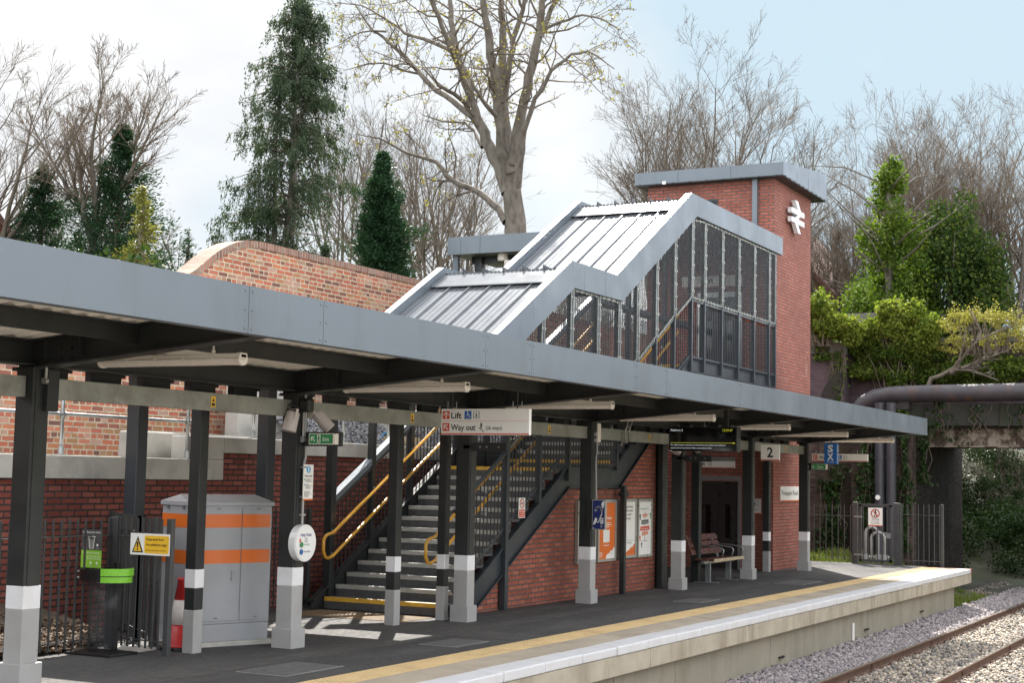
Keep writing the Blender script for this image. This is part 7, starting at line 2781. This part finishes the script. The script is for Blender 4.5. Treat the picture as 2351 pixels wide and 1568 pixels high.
# --- shrubs and ivy over the bridge walls
def shrub(name, label, lumps, n, size, m, seed, cat='shrub', sprigs=9, shell=0.6):
    rg = np.random.default_rng(seed)
    c = np.mean([l[0] for l in lumps], 0)
    zb_ = min(l[0][2] - l[1][2] for l in lumps)
    t = thing(name, label, cat, (float(c[0]), float(c[1]), float(zb_)))
    P, D_ = mass(lumps, n, size, rg, shell)
    sp, sdv = [], []
    for l in lumps:
        for q in range(sprigs):
            u = rg.normal(size=3)
            u /= np.linalg.norm(u)
            u[2] = abs(u[2]) * 1.2
            p0 = np.array(l[0]) + u * np.array(l[1]) * 0.85
            k = 16
            tt = rg.uniform(0, 1, k)
            ln = rg.uniform(0.3, 1.0) * float(np.mean(l[1])) * 2.0
            sp.append(p0 + (u * 0.7 + np.array([0, 0, 0.5]) - np.array([0, 0, 0.5]) * 0) * (ln * tt)[:, None] + rg.normal(0, 0.045, (k, 3)))
            sdv.append(np.repeat([u * 0.5 + np.array([0, 0, -0.7])], k, 0))
    P = np.concatenate([P] + sp)
    D_ = np.concatenate([D_] + sdv)
    v, f = cards(P, size, D_, rg, 0.6, 0.6)
    np_obj('foliage', v, f, m, t)
    sg = []
    for l in lumps[:40]:
        e = np.array(l[0])
        s0 = np.array([e[0] + 0.1, c[1] * 0.3 + e[1] * 0.7, zb_])
        md = (s0 + e) / 2 + rg.normal(0, 0.12, 3)
        sg += [(s0, md, 0.022, 0.014), (md, e, 0.014, 0.005)]
    v, f = frustums(sg, 4)
    np_obj('stems', v, f, MT['twig_red'], t)
    return t


rg = np.random.default_rng(44)
def S2(x, y, X):
    """point of the bridge wall survey on the upright plane at distance X along the platform"""
    d = at((3100 + x / 2.618) / 1.70055, (1100 + y / 2.618) / 1.70055, 1.0) - CAM
    return CAM + d * (X / d[0])



def blob_list(spec):
    out = []
    for (x, y, D, rx, ry) in spec:
        s_ = D / FPX / 1.70055 / 2.618
        c = S2(x, y, D) + np.array([0, rg.normal(0, 0.35) * rx * s_, rg.normal(0.1, 0.4) * ry * s_])
        out += lumpy(c, (0.45, rx * s_ * 1.15, ry * s_), 13, rg, 0.42)
    return out


shrub('wall_shrub', 'bright leafy climber bulging over the dark wall beside the lift tower',
      blob_list([(200, 380, 44.75, 110, 110), (330, 400, 44.75, 120, 130), (450, 420, 44.75, 120, 120), (560, 450, 44.75, 110, 110), (620, 560, 44.75, 90, 90), (250, 500, 44.75, 130, 70), (480, 530, 44.75, 150, 70)]), 16000, 0.12, LF_HEDGE, 1, 'shrub', 14, 0.45)
shrub('wall_shrub', 'tall bright leafy climber over the bridge parapet',
      blob_list([(960, 370, 45.75, 90, 90), (920, 470, 45.75, 120, 120), (1090, 440, 45.75, 130, 130), (1210, 460, 45.75, 100, 130), (1310, 500, 45.75, 70, 110), (1030, 580, 45.75, 190, 110), (1230, 600, 45.75, 150, 120), (800, 560, 45.75, 110, 90)]), 18000, 0.12, LF_HEDGE, 2, 'shrub', 14, 0.45)
shrub('ivy_curtain', 'dark ivy hanging down the parapet above the rusty pipe',
      blob_list([(700, 760, 45.85, 110, 130), (860, 790, 45.85, 150, 120), (1050, 760, 45.85, 160, 110), (1250, 790, 45.85, 160, 110), (720, 960, 45.95, 120, 110), (900, 980, 45.95, 150, 90), (1100, 980, 45.95, 150, 90),
                 (1300, 960, 45.95, 140, 100), (1480, 960, 45.95, 140, 110), (1650, 980, 45.95, 140, 90), (1850, 900, 45.95, 150, 130), (2050, 900, 45.95, 150, 130), (2260, 900, 45.95, 160, 130), (1450, 800, 45.95, 120, 100), (1950, 1010, 45.95, 250, 60)]), 52000, 0.10, LF_MID, 3, 'ivy')
shrub('yellow_shrub', 'sprawling shrub in pale yellow spring leaf above the bridge',
      blob_list([(1750, 400, 45.6, 170, 90), (1950, 350, 45.6, 180, 100), (2150, 380, 45.6, 180, 120), (2320, 420, 45.6, 130, 150), (1620, 480, 45.6, 110, 70), (1600, 720, 45.6, 160, 80), (1760, 640, 45.6, 120, 80), (2100, 560, 45.6, 160, 90), (2300, 620, 45.6, 120, 120)]), 4200, 0.065, LF_SPR, 4, 'shrub', 1, 0.25)
G = Grow(91, up=0.1, wig=0.2, maxl=4, kids=(4, 7, 6, 4), ratio=0.5, ang=(25, 60), rmin=0.005)
for pts_ in ([(1370, 1090), (1400, 990), (1500, 960), (1640, 880), (1740, 760), (1800, 680), (1890, 600), (2050, 520), (2300, 430)], [(1740, 880), (1850, 840), (2000, 770), (2200, 700)], [(1600, 930), (1720, 880), (1900, 940), (2090, 1010)],
             [(1890, 600), (1900, 500), (1860, 400), (1800, 300)]):
    P_ = [V3(S2(x, y, 45.1)) for x, y in pts_]
    G.path(P_, [0.075 * (1 - 0.8 * i / (len(P_) - 1)) for i in range(len(P_))], 1)
t = thing('shrub_branch', 'long bare grey branch leaning across the pale yellow shrub', 'branch', tuple(P_[0]))
G.poly[0] = [G.poly[1].pop(0)]
G.build(t, MT['bark_dark'], MT['twig'])

# ivy streaks on the wing wall and abutment
def ivy_on_wall(label, cols, n, seed, m):
    """cols: (y centre, half width, z bottom, z top) on the wing wall's face"""
    rg = np.random.default_rng(seed)
    P = []
    for (y, hw, z0, z1, x) in cols:
        k = int(n * hw * (z1 - z0))
        f = rg.uniform(0, 1, k)
        zz = z0 + (z1 - z0) * f
        yy = y + rg.normal(0, 1, k) * hw * (0.45 + 0.35 * np.sin(zz * 3 + seed))
        P.append(np.stack([np.full(k, x) - np.abs(rg.normal(0, 0.09, k)) - 0.02, yy, zz], 1))
    P = np.concatenate(P)
    c = P.mean(0)
    t = thing('wall_ivy', label, 'ivy', (float(c[0]), float(c[1]), float(P[:, 2].min())))
    v, f = cards(P, 0.115, np.repeat([[-0.6, 0, -0.8]], len(P), 0), rg, 0.8, 0.6)
    np_obj('leaves', v, f, m, t)
    sg = []
    for (y, hw, z0, z1, x) in cols:
        for k in range(5):
            y0 = y + rg.normal(0, hw * 0.6)
            p = np.array([x - 0.03, y0, z0])
            for j in range(5):
                q = np.array([x - 0.03 - abs(rg.normal(0, 0.03)), y0 + rg.normal(0, 0.08), z0 + (z1 - z0) * (j + 1) / 5])
                sg.append((p, q, 0.012, 0.010))
                p = q
    v, f = frustums(sg, 4)
    np_obj('stems', v, f, MT['twig'], t)


ivy_on_wall('ivy climbing the left of the dark wing wall behind the fence', [(11.95, 0.28, -0.5, 2.0, 43.4), (11.7, 0.16, 0.3, 2.4, 43.4)], 1150, 1, LF_IVYD)
ivy_on_wall('ivy hanging between the wing wall and the two dark pipes', [(10.85, 0.25, 0.6, 3.6, 43.15), (10.65, 0.18, 1.6, 3.9, 43.4)], 1000, 2, LF_IVYD)
ivy_on_wall('ivy and dead stems hanging right of the two dark pipes', [(9.75, 0.22, 0.0, 3.7, 43.35), (9.45, 0.3, 1.9, 3.7, 44.3)], 800, 3, LF_IVYD)
ivy_on_wall('sparse ivy trailing over the bridge edge beam', [(9.0, 0.5, 3.5, 4.3, 44.4), (7.9, 0.25, 3.5, 4.2, 44.4), (6.8, 0.3, 3.3, 4.2, 44.4), (8.6, 0.4, 3.0, 3.6, 44.8)], 170, 4, LF_IVYD)
ivy_on_wall('ivy tumbling over the end of the dark side wall by the brown stems', [(12.15, 0.2, 4.4, 5.9, 45.15), (12.6, 0.5, 5.6, 6.3, 45.1)], 700, 5, LF_IVY)

# brown creeper stems down the side wall
sg = []
for k in range(26):
    y0 = 12.2 + rg.normal(0, 0.10)
    p = np.array([45.12, y0, 5.9])
    for j in range(6):
        q = np.array([45.10 - abs(rg.normal(0, 0.04)), y0 + rg.normal(0, 0.05), 5.9 - 0.33 * (j + 1)])
        sg.append((p, q, 0.014, 0.012))
        p = q
for k in range(110):
    p = np.array([45.0, rg.uniform(12.2, 14.8), 6.15 + rg.normal(0, 0.1)])
    q = p + np.array([-0.1, rg.normal(0, 0.35), rg.normal(-0.15, 0.12)])
    sg.append((p, q, 0.008, 0.004))
v, f = frustums(sg, 4)
o = np_obj('creeper_stems', v, f, MT['twig_red'])
tag(o, 'tangle of dead brown creeper stems on the dark wall right of the tower', 'creeper')

# undergrowth seen under the bridge, and weeds
rg = np.random.default_rng(77)
lum = []
for i in range(70):
    x = rg.uniform(52.5, 80)
    y = rg.uniform(5.5, 16)
    g_ = -1.25 + (0.25 + 5.15 * smooth(50, 60, x)) * smooth(5.5, 17.5, y)
    k = rg.uniform(0.5, 1.1)
    lum.append((np.array([x, y, g_ + rg.uniform(0, 0.8)]), (k, k, k * 0.9)))
P, D_ = mass(lum, 90000, 0.14, rg, 0.6)
v, f = cards(P, 0.11, D_, rg, 0.7, 0.6)
o = np_obj('undergrowth', v, f, LF_IVYD, kind='stuff')
for i, (px, py, D, H_, lab) in enumerate(((2255, 1250, 58, 6.5, 'thin tangled leafless thicket tree beyond the bridge opening'), (2310, 1230, 63, 8.0, 'second leafless thicket tree beyond the bridge, nearer the right edge'),
                                        (2345, 1240, 60, 6.0, 'leafless thicket tree at the very edge beyond the bridge'))):
    p = at(px, py, D)
    bare((p[0], p[1], p[2] - 0.8), H_, 1.0, (0, 0), 200 + i, lab, 0.07, 'thicket trees beyond the bridge', nl=9, spread=(15, 70), up=0.1, wig=0.25, kids=(8, 10, 7, 5))
def shrub_at(px, py, D, rx, rz, n, seed, lab):
    c = np.array(at(px, py, D))
    shrub('bank_shrub', lab, lumpy(c, (rx, rx, rz), 12, np.random.default_rng(seed), 0.45), n, 0.085, LF_IVYD, seed)


shrub_at(2330, 1060, 60, 1.6, 1.1, 9000, 5, 'green bush under the bridge, upper right of the opening')
shrub_at(2280, 1160, 56, 1.1, 0.9, 7000, 6, 'green bush on the bank just right of the abutment end')
shrub_at(2340, 1230, 52, 1.1, 0.6, 7000, 7, 'leafy ground bush on the bank at the right edge')

def grass(n, x0, x1, y0, y1, zf, h, seed, m):
    rg = np.random.default_rng(seed)
    x, y = rg.uniform(x0, x1, n), rg.uniform(y0, y1, n)
    keep = np.sin(x * 2.1 + seed) * np.sin(y * 3.3) > -0.25
    x, y = x[keep], y[keep]
    z = np.array([zf(a, b) for a, b in zip(x, y)]) + h * 0.4
    P = np.stack([x, y, z], 1)
    v, f = cards(P, h, np.repeat([[0, 0, 1.0]], len(P), 0), rg, 0.08, 0.30)
    o = np_obj('grass', v, f, m, kind='stuff')


bankz = lambda x, y: -1.25 + 1.0 * smooth(7, 11.5, y)
grass(5000, 37.3, 43, 7.0, 8.3, bankz, 0.24, 4, LF_GRASS)
grass(2500, 38.6, 43, 8.3, 11.5, bankz, 0.42, 5, LF_GRASS)
# low scrub behind the old wall and round the trees
lum = []
for i in range(60):
    x = rg.uniform(20, 60)
    y = rg.uniform(16.0, 40)
    k = rg.uniform(0.6, 1.3)
    lum.append((np.array([x, y, 4.6 + rg.uniform(0, 0.9)]), (k, k, k * 0.8)))
P, D_ = mass(lum, 30000, 0.14, rg, 0.6)
v, f = cards(P, 0.15, D_, rg, 0.6, 0.7)
np_obj('ground_cover', v, f, LF_IVYD, kind='stuff')

# unseen wooded cutting across the line, added to darken the fascia and bridge
rg = np.random.default_rng(99)
lum = []
for i in range(130):
    x = rg.uniform(22, 120)
    k = rg.uniform(1.2, 2.6)
    lum.append((np.array([x, rg.uniform(-17, -10), rg.uniform(0.5, 8.0)]), (k, k, k)))
P, D_ = mass(lum, 26000, 0.5, rg, 0.7)
v, f = cards(P, 0.55, D_, rg, 0.7, 0.6)
np_obj('shade_woodland', v, f, LF_IVYM, kind='stuff')
